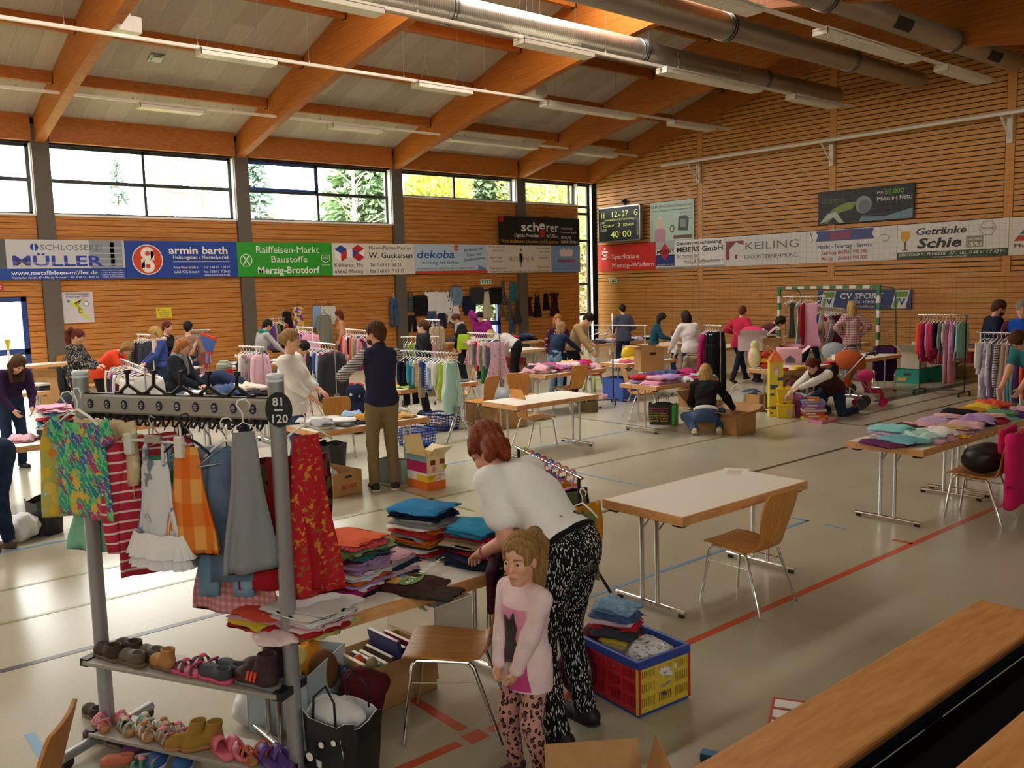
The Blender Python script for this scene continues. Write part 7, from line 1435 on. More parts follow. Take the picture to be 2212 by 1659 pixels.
# rack of colourful hangers behind the person
zr = .98; p0 = A(1120, 968, zr); p1 = A(1250, 1030, zr); rack(p0, p1, zr, 'tripod', 'low chrome rack with coloured ring hangers behind the person', M_CHROME, M_BLACK)
HCOL = [('lime', 'a8c23a'), ('orange', 'dc6a2a'), ('blue', '3a6ac0'), ('red', 'd8482a'), ('blue', '3a6ac8'), ('pink', 'd870a0'), ('orange', 'e07a2a'), ('pink', 'e08ab0')]
pv, pw_ = V((*p0, 0)), V((*p1, 0)); ar = math.atan2(pw_.y-pv.y, pw_.x-pv.x)
gcol = [('navy', '26304e'), ('coral', 'd8603a'), ('grey', '5a6070'), ('navy', '1f2a40'), ('pale blue', '8fb8cc'), ('mustard', 'c88a20'), ('navy', '1c2436'), ('olive', '5f6640')]
for k in range(8):
    u = .12+.84*k/7.5; q_ = pv+(pw_-pv)*u; mh = mat('hanger_'+HCOL[k][1], HCOL[k][1], .35); rz = ar+PI/2+random.uniform(-.15, .15)
    g = G(); g.tube([(.028*math.cos(a), 0, .028*math.sin(a)) for a in np.linspace(-.6, PI+.6, 14)], .007, 8); g.tube([(.02, 0, -.018), (.012, 0, -.05), (0, 0, -.1)], .007, 8); g.tube([(-.13, 0, -.16), (-.06, 0, -.11), (0, 0, -.1), (.06, 0, -.11), (.13, 0, -.16)], .009, 8)
    o = g.make('clothes_hanger', mh, loc=(q_.x, q_.y, zr), rz=rz, smooth=True); tag(o, '%s plastic ring hanger, %s along the low rack behind the person' % (HCOL[k][0], ordn(k)), 'hanger', 'coloured ring hangers')
    garment('long' if k != 7 else 'vest', .32, .42 if k < 7 else .5, cloth(gcol[k][1]), (q_.x, q_.y, zr-.11), rz, '%s childrens shirt, %s along the low rack behind the person' % (gcol[k][0], ordn(k)), 'clothes on the low rack behind the person', seed=k % 5)
q_ = pv+(pw_-pv)*1.02; garment('long', .34, .44, cloth('c98a22'), (q_.x+.02, q_.y+.02, zr-.17), ar+PI/2+.5, 'mustard jacket at the near end of the low rack', None, seed=2)
garment('vest', .34, .5, cloth('6f7448'), (q_.x+.05, q_.y-.03, zr-.2), ar+.4, 'olive green top hung broadside at the end of the low rack', None, seed=3); hanger(M_WHITE, .28, (q_.x+.05, q_.y-.03, zr-.19), ar+.4, 'white hanger of the olive green top on the low rack', None)
# stand benches and the carton at the bottom edge
M_BENCH = wood('bench_beech', 'b5783e', 'cf9458', (9, 1.2, 9), 1, .42, spec=.45)
def bench(x0, x1, y0, y1, z, lab):
    t = thing('bench', lab, 'bench', ((x0+x1)/2, (y0+y1)/2, 0), 0, 'stand benches'); w, L = (x1-x0)/2, (y1-y0)/2
    G().bb((-w, -L, z-.045), (w, L, z)).make('seat_board', M_BENCH, t, bevel=.015); G().bb((w-.06, -L+.01, z-.13), (w-.02, L-.01, z-.045)).bb((-w+.02, -L+.01, z-.13), (-w+.06, L-.01, z-.045)).make('beam', mat('bench_navy', '1c2a4a', .5), t)
    zf = 0 if z < .6 else .36
    for y in np.arange(-L+.3, L, 1.6): G().bb((-.03, y-.03, zf), (.03, y+.03, z-.05)).bb((-w+.02, y-.03, z-.1), (w-.02, y+.03, z-.045)).make('leg', M_DARK, t)
bench(-2.08, -1.69, -4, 5.3, .45, 'long varnished beech stand bench crossing the lower right corner'); bench(-1.1, -.72, -4, 5.3, .85, 'second stand bench cut off at the bottom right corner')
struct(G().bb((-1.67, -6, 0), (4.9, 6.2, .36)).make('floor_stand', mat('stand_black', '0b0a09', 1, spec=.1)))
cx2, cy2 = A(1340, 1640, .3); carton(cx2+.10, cy2-.22, .95, .42, .34, .22, 'open brown cardboard carton at the bottom edge in front of the bench', (None, 25, 60, 15), M_CARD)
t = thing('tray', 'red and white tray half hidden behind the stand bench', 'tray', (*A(1712, 1566), 0), .5); G().bb((-.12, -.2, 0), (.12, .2, .05)).make('body', mat('tray_red', 'b8282c', .5), t, bevel=.01)
for k in range(3): G().bb((-.1, -.18+k*.12, .05), (.1, -.09+k*.12, .06)).make('packet', W_, t)
t = tag(G().box((0, 0, .02), (.1, .06, .04)).make('small_box', mat('box_cyan', '2f7fb0', .5), loc=(*A(1536, 1642), 0), rz=.4, bevel=.006), 'small bright blue packet on the floor left of the bench', 'packet')
o = tag(G().bb((-.105, -.148, 0), (.105, .148, .0008)).make('paper_sheet', BM('f2efe8'), loc=(*A(1587, 1020, .75), .7515), rz=.5), 'white printed paper sheet on the far corner of the empty right table', 'paper'); rect_ = G().bb((-.06, -.1, .0009), (.06, .1, .0012)).make('print', BM('d9ccb8'), o)
# ------------------------------------------------------------------ goods between and under the tables
def box3(N, R, L, h, label, flaps=(None,)*4, m=None, z=0, **k):
    """box from the pixels of its near, right and left bottom corners"""
    n, r, l = [V((*A(*q, z), 0)) for q in (N, R, L)]; ex = (r-n); w = ex.length; a = math.atan2(ex.y, ex.x); ey = V((-math.sin(a), math.cos(a), 0)); d = max(.1, abs((l-n).dot(ey))); c = n+ex/2+ey*d/2
    t = carton(c.x, c.y, a, w, d, h, label, flaps, m, z, **k); return t, w, d
RED_ = BM('b8432e')
t, w, d = box3((722, 1077), (783, 1062), (676, 1046), .27, 'brown supermarket carton with a handle hole, under the baby clothes table', (None, None, None, None))
text('REWE', RED_, -w*.22, .075, .055, t, w*.5, y=-d/2-.002, bold=.02, name='print'); G().bb((-.035, -d/2-.002, .2), (.055, -d/2-.0005, .225)).make('handle_hole', mat('hole_dark', '2a1c12', .9), t)
cx_, cy_ = t.location.x, t.location.y
for k, (dx, dy) in enumerate(((-.05, .03), (.08, -.02))): folded(cx_+dx, cy_+dy, .16, .26, .22, .12, k*1.3, pm('white'), '%s white garment in the brown supermarket carton' % ('left', 'right')[k], group='white clothes in the supermarket carton', crumple=True)
t, w, d = box3((662, 1096), (711, 1088), (648, 1073), .05, 'flat white printed box on the floor left of the supermarket carton', m=BM('e2e0dc')); G().bb((-w/2, -d/2, .05), (w/2, d/2, .053)).make('lid', BM('c9a890'), t)
WB = BM('ecebe6'); t, w, d = box3((924, 1061), (963, 1053), (876, 1050), .2, 'white and orange nappy box, lower of two', m=WB)
G().bb((-w/2-.002, -d/2-.002, 0), (w/2+.002, d/2+.002, .1)).make('print', BM('e8742a'), t); G().bb((-w/2-.003, -d/2-.003, .1), (-w*.1, -d*.0, .175)).make('print', BM('e8c83a'), t)
text('JUMBO', BM('d8762a'), -w*.12, .15, .03, t, w*.55, y=-d/2-.004, name='print'); text('PACK', BM('d8762a'), -w*.12, .115, .022, t, w*.35, y=-d/2-.004, name='print'); text('100', BM('d8562a'), -w*.46, .13, .03, t, w*.28, y=-d/2-.005, name='print')
cx_, cy_, rz_ = t.location.x, t.location.y, t.rotation_euler[2]
t2 = carton(cx_, cy_, rz_, w, d, .2, 'open toy house carton on top of the nappy box', (55, 20, 70, 60), BM('e6d2a0'), z=.202); G().bb((-w/2-.003, -d/2, .0), (-w/2-.0005, d/2, .13)).make('print', BM('b8206a'), t2); G().bb((-w/2-.004, -d/2, .13), (-w/2-.001, d/2, .2)).make('print', BM('8fc0dc'), t2)
for x in (-.08, .05): G().bb((x, -d/2-.003, .09), (x+.07, -d/2-.0005, .15)).make('print', BM('8a3a2a'), t2)
disc(t2, 'e28ab0', -.03, .04, .035, -d/2-.003, 16, name='print'); disc(t2, 'a8c23a', .12, .05, .03, -d/2-.003, 16, name='print')
box3((868, 1046), (886, 1040), (832, 1035), .28, 'grey-blue box behind the legs of the person in the vest', m=BM('8fa4ac'))
M_BAS = mat('basket_blue', '2a4aa0', .4)
x, y = A(897, 965); basket(x-.1, y+.1, .1, .5, .36, .24, M_BAS, 'blue plastic laundry basket under the baby clothes table'); x, y = A(946, 930); basket(x-.1, y+.15, .2, .52, .38, .26, M_BAS, 'second blue laundry basket beneath the mint sleeping bag')
bag(*A(715, 1005), .3, .42, .3, .3, mat('bag_black', '141416', .5), 'black rounded bag under the baby clothes table', handles=False)
x, y = A(700, 905); blob('baby_bathtub', 'mint green baby tub behind the baby clothes table', 'tub', [((0, 0, .3), (.3, .2, .3))], mat('mint_plastic', 'b5ddd0', .4), .02, .03, (x, y, .5)); blob('baby_seat', 'navy dotted baby seat with a pale hood edge behind the baby clothes table', 'baby seat', [((0, 0, .3), (.2, .22, .32)), ((0, 0, .62), (.15, .18, .2))], pat('dots', '1f2640', 'c9cbd4', None, .6), .02, .03, (*A(772, 935), 0))
x, y = A(766, 905); g = G(); g.lathe([(.01, 0), (.16, 0), (.2, .28), (.21, .29), (.19, .28), (.15, .02), (.01, .02)], 24); tag(g.make('bucket', mat('red_plastic', 'd0301e', .35), loc=(x, y, .35), smooth=True, auto=50), 'red plastic tub on the floor stand behind the black coat', 'tub'); tag(G().box((x, y, .17), (.5, .4, .34)).make('crate_box', M_CARD), 'cardboard box under the red plastic tub', 'box')
box3((1075, 929), (1139, 921), (1068, 905), .36, 'closed cardboard box under the empty middle table', m=M_CARD); tag(blob('plastic_tub', '', 'tub', [((0, 0, .2), (.26, .2, .22))], mat('grey_plastic', '8f9498', .45), .02, .03, (*A(1084, 884), 0)), 'grey plastic tub beside the tripod of the pink clothes rack', 'tub'); USED.pop('', None)
x, y = A(1122, 858); t = carton(x, y, .3, .5, .36, .36, 'pale box with rolled fabrics behind the empty middle table', m=BM('d9cdb8'))
for k in range(4): G().tube([(x-.16+.1*k, y-.15, .36+.02*(k % 2)), (x-.2+.1*k, y+.18, .42)], .05, 10).make('x', M_WHITE)
for k, o in enumerate([q for q in COL.objects if q.name.split('.')[0] == 'x']): o.name = 'fabric_roll'; setmat(o, pm(['rose', 'white', 'cream', 'beige'][k])); tag(o, '%s rolled fabric in the pale box behind the middle table' % ['rose', 'white', 'cream', 'beige'][k], 'fabric roll')
box3((1115, 818), (1138, 814), (1104, 808), .5, 'red suitcase under the empty table behind the pink rack', m=mat('suitcase_red', 'a81e22', .5)); box3((1095, 826), (1121, 821), (1088, 818), .2, 'dark grey storage box beside the red suitcase', m=BM('3a3d42')); box3((1148, 822), (1165, 818), (1140, 814), .35, 'brown carton right of the red suitcase', m=M_CARD)
bag(*A(1270, 889), .4, .36, .26, .2, pat('stripe', '8a7a5a', '5f5a44', None, 2), 'striped wool bag under the heaped pink table', handles=False)
x, y = A(1315, 862); t = thing('potty', 'pink potty with a doll sitting in it beside the slim black stand', 'potty', (x, y, 0)); G().lathe([(.01, 0), (.12, 0), (.15, .1), (.14, .12), (.1, .1), (.01, .04)], 20).make('bowl', mat('potty_pink', 'e59ab0', .35), t, smooth=True); blob('doll', 'bare doll head resting in the pink potty', 'doll', [((0, 0, .14), (.06, .06, .06)), ((0, 0, .06), (.06, .06, .06))], skin('e0a080'), .012, .03, (x, y, .04))
x, y = A(1284, 845); t = thing('stool', 'childs stool with a red seat and green legs under the heaped pink table', 'stool', (x, y, 0)); G().lathe([(.01, .36), (.17, .36), (.17, .4), (.01, .4)], 20).make('seat', mat('stool_red', 'c23a2a', .4), t)
for sx in (-1, 1):
    for sy in (-1, 1): G().tube([(sx*.1, sy*.1, .36), (sx*.16, sy*.16, .01)], .025, 8).make('leg', mat('stool_green', '9ac23a', .4), t, smooth=True)
x, y = A(1402, 800, .75); t = carton(x, y, -.6, .5, .42, .44, 'large brown carton standing on the book table', (88, 88, None, None), M_CARD, z=.752); G().bb((.252, -.05, .3), (.256, .06, .34)).make('handle_hole', mat('hole_dark', '2a1c12', .9), t)
x, y = A(1358, 830); blob('child_seat', 'yellow childrens seat left of the big carton', 'seat', [((0, 0, .5), (.12, .2, .2)), ((.1, 0, .32), (.2, .2, .1))], mat('yellow_plastic', 'e8c01e', .4), .02, .04, (x, y, .2)); box3((1346, 868), (1380, 863), (1336, 858), .45, 'blue plastic crate under the denim table', m=mat('crate_blue2', '3a62c0', .4)); tag(G().box((x+.1, y-.3, .5), (.1, .12, .2)).make('toy_box', BM('c8402a')), 'small red and green toy pack in front of the yellow seat', 'box')
t = bag(*A(1432, 916), .55, .46, .22, .34, mat('bag_black3', '1b1b1e', .5), 'black shopping bag with colourful writing and a bright green end', handles=True); m_ = .115
G().box((.20, 0, .17), (.09, .236, .34)).make('side_panel', mat('bag_green', '3aa83a', .5), t, bevel=.03)
for k, (s_, c) in enumerate((('colour me', 'd84a7a'), ('exclusive', 'b83a6a'), ('wonder', 'e8c83a'), ('experience', 'a8c23a'), ('orange', 'e07a2a'), ('good taste', 'e8d23a'))): text(s_, BM(c), -.2, .27-k*.042, .03, t, .3, y=-.118, name='print')
t, w, d = box3((1591, 941), (1632, 933), (1545, 918), .3, 'big open brown carton the squatting person reaches into', (70, 50, 75, 62), M_CARD)
box3((1490, 880), (1512, 876), (1484, 874), .34, 'brown carton behind the squatting person', (40, None, None, None), M_CARD); box3((1640, 890), (1664, 886), (1632, 882), .3, 'plain carton below the toy table', m=M_CARD)
bag(*A(1590, 884), .5, .4, .24, .3, mat('bag_white2', 'd5d8da', .5), 'white carrier bag below the toy table', hm2=M_WHITE); blob('shopping_bag', 'shiny dark blue bag below the toy table', 'bag', [((0, 0, .17), (.24, .2, .18))], mat('bag_steel_blue', '2f4a60', .3), .02, .03, (*A(1622, 880), 0), 0, (.014, 14, 3))
# cardboard castle tower, tubs, games
x, y = A(1674, 898); t = thing('toy_tower', 'tall yellow cardboard castle tower with an orange roof', 'toy', (x, y, 0), .75); Yw = BM('e0cc3a')
G().bb((-.11, -.11, 0), (.11, .11, .93)).make('tower', Yw, t); G().rings([[(-.13, -.12, .93), (.13, -.12, .93), (.13, .12, .93), (-.13, .12, .93)], [(-.01, -.01, 1.13), (.01, -.01, 1.13), (.01, .01, 1.13), (-.01, .01, 1.13)]]).make('roof', BM('e2783a'), t)
poly(t, 'e6a0b8', [(-.05, .72), (.05, .72), (.05, .84), (0, .88), (-.05, .84)], -.114, 'window'); poly(t, 'ece4d0', [(-.03, .72), (.03, .72), (.03, .78), (0, .82), (-.03, .78)], -.117, 'window')
for x0, z0, w_, h_ in ((-.1, .47, .13, .08), (.02, .62, .09, .05), (-.1, .36, .07, .04), (-.08, .13, .09, .05), (-.1, .05, .05, .03)): G().bb((x0, -.1135, z0), (x0+w_, -.111, z0+h_)).make('brick_print', BM('2f5a8a'), t)
x, y = A(1694, 901); M_YT = mat('tub_yellow', 'e8c414', .35)
for k in range(2):
    t = thing('toy_tub', '%s of two stacked yellow building brick tubs' % ('lower', 'upper')[k], 'tub', (x, y, .262*k), .7, 'yellow brick tubs'); g = G(); g.rings([[(a*s_, b*s_, z_) for a, b in ((-.13, -.13), (.13, -.13), (.13, .13), (-.13, .13))] for s_, z_ in ((.9, 0), (1, .21))]); g.make('body', M_YT, t, bevel=.008); G().bb((-.14, -.14, .205), (.14, .14, .24)).make('lid', M_YT, t, bevel=.008)
    g = G()
    for sx in (-1, 1):
        for sy in (-1, 1): g.lathe([(.045, .24), (.045, .262), (.001, .262)], 14, (sx*.065, sy*.065, 0))
    g.make('stud', M_YT, t); G().bb((.02, -.133, .04), (.09, -.128, .16)).make('label', BM('c9a88a'), t)
x, y = A(1724, 897); blob('toy_horse', 'purple-pink toy horse behind the yellow tubs', 'toy', [((0, 0, .26), (.2, .09, .11)), ((.2, 0, .3), (.28, 0, .48), .06, .05), ((.28, 0, .52), (.38, 0, .46), .055, .04), ((-.13, .05, .25), (-.15, .06, .02), .04, .04), ((-.13, -.05, .25), (-.15, -.06, .02), .04, .04), ((.13, .05, .25), (.15, .06, .02), .04, .04), ((.13, -.05, .25), (.15, -.06, .02), .04, .04)], mat('toy_purple', 'a8468a', .5), .012, .03, (x, y, 0), 2.6)
x, y = A(1757, 906); zz = 0
for k, (c, nm) in enumerate((('d8c83a', 'yellow'), ('d87a2a', 'orange'), ('c84a4a', 'red'), ('dcd2c0', 'white and red'), ('8a5aa0', 'purple'), ('9a6ab8', 'violet'), ('7fa0cc', 'light blue'), ('c9742a', 'small orange'))):
    h = .045; t = thing('board_game', '%s board game box, %s from the bottom of the floor stack' % (nm, ordn(k)), 'game box', (x+random.uniform(-.03, .03), y+random.uniform(-.03, .03), zz), .7+random.uniform(-.15, .15), 'board games on the floor'); W__ = .36-.02*(k % 3) if k < 7 else .2; G().bb((-W__/2, -.13, 0), (W__/2, .13, h)).make('lid', BM(c), t); G().bb((-W__*.4, -.132, .01), (W__*.1, -.1295, h-.01)).make('print', BM('e6dfd2'), t); zz += h+.001
t, w, d = box3((1775, 916), (1808, 911), (1771, 908), .05, 'flat pink game box on the floor beside the stack', m=BM('d880a0'))
x, y = A(1722, 845); blob('plush_toy', 'big brown plush animal under the toy table', 'toy', [((0, 0, .25), (.35, .22, .25)), ((.3, .05, .4), (.15, .14, .14))], cloth('5a3a1c'), .025, .05, (x, y, 0), .5, (.02, 30, 2))
z = TH+.001
x, y = A(1630, 796, z); blob('backpack', 'pale green and pink childrens backpack on the toy table', 'bag', [((0, 0, .2), (.12, .1, .2)), ((0, 0, .42), (.08, .07, .08))], pat('floral', 'd8d89a', 'e2b8b0', 'c9cf7a', .5), .015, .03, (x, y, z)); x, y = A(1652, 796, z)
for k, (c, nm) in enumerate((('c82a1e', 'red'), ('e0b82a', 'yellow'), ('c82a1e', 'red'))): blob('toy_ring', '%s bead toy part, %s from the bottom on the toy table' % (nm, ordn(k)), 'toy', [((0, 0, .05), (.09, .09, .055))], BM(c), .014, .02, (x, y, z+.1*k))
x, y = A(1704, 786, z); t = carton(x, y, .7, .42, .3, .2, 'pink mesh toy basket with a dark opening on the toy table', m=mat('pink_mesh', 'e8b4c4', .6), z=z); poly(t, '6a6064', [(-.09, .03), (.09, .03), (.09, .1), (0, .17), (-.09, .1)], -.153, 'opening')
for (px, py, c, nm, r_) in ((1690, 800, 'c82a22', 'red ring', .1), (1724, 796, 'e6c82a', 'yellow tray', .12), (1757, 795, '9ad8cc', 'mint bowl', .09), (1792, 786, 'c9205a', 'magenta pouch', .1)): x, y = A(px, py, z); tag(G().lathe([(.01, 0), (r_, 0), (r_*1.1, .04), (.01, .05)], 18).make('toy_dish', BM(c), loc=(x, y, z), smooth=True, auto=40), nm+' lying on the toy table', 'toy')
# prams
def stroller(px, py, hd, s, c, canopy, label, fr_):
    x, y = A(px, py); t = thing('stroller', label, 'stroller', (x, y, 0), math.radians(hd)); m1, m2 = cloth(c), cloth(canopy)
    def v(*p): return tuple(q*s for q in p)
    for sy in (-1, 1):
        G().tube([v(.38, sy*.24, .1), v(-.1, sy*.22, .6), v(-.42, sy*.22, .98), v(-.5, sy*.2, 1.0)], .013*s, 8).make('frame', fr_, t, smooth=True); G().tube([v(-.36, sy*.24, .1), v(.05, sy*.22, .48)], .012*s, 8).make('frame', fr_, t, smooth=True); G().tube([v(-.42, sy*.22, .98), v(-.54, sy*.2, 1.0), v(-.56, sy*.14, .97)], .022*s, 8).make('handle', M_BLACK, t, smooth=True)
        for wx in (.38, -.36): G().lathe([(.02*s, -.02*s), (.1*s, -.02*s), (.1*s, .02*s), (.02*s, .02*s)], 20, v(wx, sy*.25, .1), 'Y').make('wheel', M_DARK if s > .8 else m1, t, smooth=True, auto=40)
    b = S(.02*s, .03*s); b.box(v(.08, 0, .42), v(.22, .19, .05), None, .03*s); b.box(v(-.14, 0, .62), v(.05, .19, .24), Matrix.Rotation(-.45, 3, 'Y'), .03*s); b.box(v(.34, 0, .28), v(.04, .16, .12), None, .02*s); b.mesh('seat', m1, t)
    b = S(.018*s, .02*s); b.ell(v(-.1, 0, .78), v(.3, .23, .26)); b.ell(v(-.03, 0, .72), v(.27, .2, .25), sub=True); b.box(v(.1, 0, .5), v(.6, .5, .2), None, .01, sub=True); b.box(v(.32, 0, .8), v(.2, .5, .5), None, .01, sub=True); b.mesh('canopy', m2, t); return t
stroller(1818, 880, 200, 1.0, 'b8582a', 'b8582a', 'stroller with an orange hood and seat behind the kneeling person', M_STEEL); stroller(1790, 850, 190, 1.0, '3a4048', '8d9298', 'stroller with a grey and dark blue hood beside the orange one', M_STEEL)
stroller(1878, 875, 20, .62, 'c8285a', 'd03a6a', 'pink dolls pram with a doll inside', M_STEEL); x, y = A(1878, 875); blob('doll', 'doll in pink lying in the dolls pram', 'doll', [((0, 0, .1), (.06, .05, .1)), ((0, 0, .22), (.05, .05, .05))], cloth('d8688a'), .012, .02, (x-.03, y, .26))
x, y = A(1815, 778, TH); tag(G().lathe([(.01, 0), (.15, 0), (.16, .03), (.15, .035), (.15, .07), (.16, .075), (.16, .1), (.01, .105)], 24).make('white_tubs', M_WHITE, loc=(x, y, TH+.001), smooth=True, auto=40), 'stack of white round lids on the empty table behind the strollers', 'lids')
# right background
TEAL = BM('2f9a8a'); t, w, d = box3((1985, 829), (2006, 822), (1949, 822), .3, 'teal fruit box with a handle hole below the orange jacket rack', m=TEAL); G().bb((-w/2-.003, -.08, .16), (-w/2-.0005, .08, .22)).make('handle_hole', BM('5a4a34'), t); G().bb((-w/2-.003, .02, .04), (-w/2-.0005, .2, .12)).make('print', BM('d8a23a'), t)
x, y = t.location.x, t.location.y; t = carton(x, y+.05, t.rotation_euler[2], w*.8, d*.8, .36, 'white and orange printed carton on the teal fruit box', m=BM('d9d2c4'), z=.302)
box3((2042, 823), (2066, 817), (2030, 815), .28, 'teal box with an orange print right of the fruit box', (50, None, None, None), m=TEAL); box3((2090, 818), (2110, 812), (2080, 811), .26, 'brown carton with white clothes below the orange jacket rack', m=M_CARD); box3((2098, 785), (2118, 780), (2088, 780), .3, 'dark red box behind the orange jacket rack', m=BM('8a1f2e'))
z = TH+.001; x, y = A(1625, 757, z); t = carton(x, y, .7, .6, .4, .34, 'clear plastic storage box with pink things inside on the table', m=mat('clear_plastic', 'd8c4c8', .25), z=z); x, y = A(1664, 757, z); t = carton(x, y, .7, .36, .3, .2, 'brown carton with a white curved handle on the table', m=M_CARD, z=z); G().tube([(-.15, 0, .2), (-.12, 0, .34), (.12, 0, .34), (.15, 0, .2)], .025, 8).make('handle', M_WHITE, t, smooth=True)
x, y = A(1640, 735, 1.1); blob('sports_bag', 'pink sports bag on top of the clear plastic box', 'bag', [((0, 0, .1), (.26, .14, .1))], cloth('d03a6a'), .02, .03, (A(1625, 757, z)[0], A(1625, 757, z)[1], z+.345))
# left background
x, y = A(84, 843, z); t = thing('shoe_box', 'small black shoe box with a white lid edge on the left folding table', 'box', (x, y, z), .4); G().bb((-.16, -.1, 0), (.16, .1, .1)).make('body', BM('2a2624'), t); G().bb((-.165, -.105, .085), (.165, .105, .12)).make('lid', BM('cfc8c0'), t)
box3((132, 872), (150, 866), (118, 862), .6, 'tall brown carton left of the front rack', (60, None, 40, None), M_CARD); x, y = A(27, 860); t = thing('floor_stand', 'white pole with a yellow funnel head at the left edge', 'stand', (x, y, 0)); G().tube([(0, 0, 0), (0, 0, 1.2)], .022, 10).make('pole', M_WHITE, t, smooth=True); G().rings([[(.02*math.cos(a), .02*math.sin(a), 1.1) for a in np.linspace(0, 2*PI, 9)[:-1]], [(.06*math.cos(a), .06*math.sin(a), 1.38) for a in np.linspace(0, 2*PI, 9)[:-1]]]).make('head', mat('yellow_plastic', 'e8c01e', .4), t)
x, y = A(447, 745, 1.25); t = thing('drawstring_bag', 'blue cloth bag with an orange-red border hung from the turquoise hanger rack', 'bag', (x, y, 1.12), .75); G().box((0, 0, .15), (.34, .03, .3), R=Matrix.Rotation(.35, 3, 'Y')).make('pouch', cloth('4f6fb0'), t, bevel=.01)
for q in (.165, -.165): G().box(Matrix.Rotation(.35, 3, 'Y') @ V((0, 0, q))+V((0, 0, .15)), (.36, .036, .05), R=Matrix.Rotation(.35, 3, 'Y')).make('border', cloth('e04a2a'), t)
x, y = A(486, 815, .9); t = thing('garment_stand', 'grey stand with a red dress and striped knit cowl behind the front rack', 'stand', (x, y, 0)); G().tube([(0, 0, 0), (0, 0, 1.05)], .02, 8).tube([(-.25, 0, .9), (.2, 0, .9)], .012, 6).make('pole', M_STEEL, t, smooth=True); blob('knit_cowl', 'striped knitted cowl over a red dress on the grey stand', 'scarf', [((0, 0, .1), (.15, .13, .12))], pat('stripe', '3a2a2a', 'a8b09a', None, 2), .015, .02, (x, y, .98)); blob('red_dress', 'bright red childrens dress on the grey stand', 'dress', [((0, 0, .15), (.17, .13, .17)), ((0, 0, 0), (.22, .16, .15))], cloth('b81a26'), .018, .03, (x, y, .8), 0, (.01, 20, 2), cut0=False)
blob('plastic_bag', 'white plastic bag on the floor beside the jeans at the left edge', 'bag', [((0, 0, .12), (.2, .16, .14)), ((.1, .05, .18), (.1, .1, .1))], mat('thin_white_plastic', 'dedede', .3), .014, .03, (*A(45, 1165), 0), 0, (.02, 24, 6)); bag(*A(100, 1150), .3, .34, .26, .34, mat('bag_black', '141416', .5), 'black bag on the floor behind the left table foot', handles=False)
x, y = A(160, 872, .8); blob('coat_pile', 'big rounded dark grey coat lying over a chair behind the front rack post', 'coat', [((0, 0, .2), (.33, .25, .25)), ((.15, .1, .1), (.25, .2, .2))], cloth('24272c'), .02, .04, (x, y, .5), 0, (.015, 12, 4), cut0=False)
x, y = A(436, 850, z); 
for k in range(7): hanger(M_STEEL, .34, (x-.1+.035*k, y+.02*k, z+.16+.012*k), .9+.12*k, 'silver hanger, %s of the bundle on the jeans table' % ordn(k), 'bundle of silver hangers', True)
garment('vest', .3, .32, cloth('a8c832'), (*A(1001, 720, 1.42), 1.42), .9, 'lime green top hung at the far end of the pink clothes rack', None)
for k in range(9): x, y = A(1288+k*6, 722, .95); hanger(M_WHITE, .36, (x, y, .96+.02*(k % 3)), .4+.15*k, 'white hanger, %s of the heap on the corner table' % ordn(k), 'heap of white hangers on the corner table')
fit_text()
# ------------------------------------------------------------------ people
def PZ(px, py, z): x, y = A(px, py, z); return (x, y)
BP = 'visitors and sellers in the hall'
J = lambda c: cloth(c)
BLK, WHT = cloth('1d1d21'), cloth('e9e6e0')
SHD, SHB = mat('shoe_black', '17171a', .5), mat('shoe_brown', '5a4030', .6)
person('person in a dark purple hoodie with long hair, bending over the left edge table', PZ(12, 775, 1.52), 10, 1.72, BP, lean=32, hp=55, hl=(.42, .12, .86), hr=(.42, -.12, .86), top=cloth('2e1a3a'), bot=DENIMD, shoe=SHD, hair=('brown', 'long'))
person('person in a light grey top and dark jeans, bent over at the left edge', A(2, 1190), 215, 1.74, BP, lean=78, hp=70, px=-.05, hl=(.7, .12, .75), hr=(.7, -.12, .75), top=cloth('a9a8a6'), bot=DENIMD, shoe=SHB, hair=('brown', 'bob'))
person('person with a ponytail in a black and white patterned sweater', PZ(158, 712, 1.76), 52, 1.76, BP, hl=(.36, .1, 1.12), hr=(.36, -.1, 1.1), hp=25, top=pat('zebra', '2a2a2c', 'b8b2a8'), loose=.03, hem=.3, bot=BLK, shoe=SHD, hair=('auburn', 'pony'))
person('person in a bright orange T-shirt bending to the right', PZ(215, 800, .95), 48, 1.75, BP, lean=52, hp=60, hl=(.62, .12, .72), hr=(.62, -.12, .72), top=cloth('e8482a'), slv='short', hem=.35, bot=BLK, shoe=SHD, hair=('light', 'bob'), loose=.02)
person('blonde person with a beige scarf and blue cardigan', PZ(345, 704, 1.72), 262, 1.72, BP, hp=35, hl=(.33, .12, 1.0), hr=(.33, -.12, 1.0), top=cloth('3a4a8c'), bot=DENIMD, shoe=SHD, hair=('blond', 'long'), scarf=cloth('cbb8a2'))
person('person with dark red hair behind the blonde person with a scarf', PZ(357, 696, 1.76), 40, 1.76, BP, top=BLK, bot=BLK, shoe=SHD, hair=('auburn', 'short'))
person('person with short ginger hair in a black jacket beside the little child', PZ(374, 734, 1.66), 42, 1.68, BP, hp=25, lean=8, hl=(.36, .1, .98), hr=(.36, -.1, .98), top=cloth('20242a'), loose=.035, hem=.3, bot=BLK, shoe=SHD, hair=('ginger', 'bob'), scarf=cloth('8a8a8c'))
person('little child in a white top reaching up to the turquoise hanger rack', PZ(404, 748, 1.28), 62, 1.28, BP, hs=1.2, hl=(.2, -.05, 1.38), hr=(.2, -.1, .85), top=cloth('ddd5c8'), bot=DENIML, shoe=SHD, hair=('light', 'half'))
person('person with short dark hair seen from behind at the window wall', PZ(404, 696, 1.76), 140, 1.76, BP, sex='m', top=cloth('8a6a5a'), bot=DENIMD, shoe=SHD, hair=('dark', 'short'))
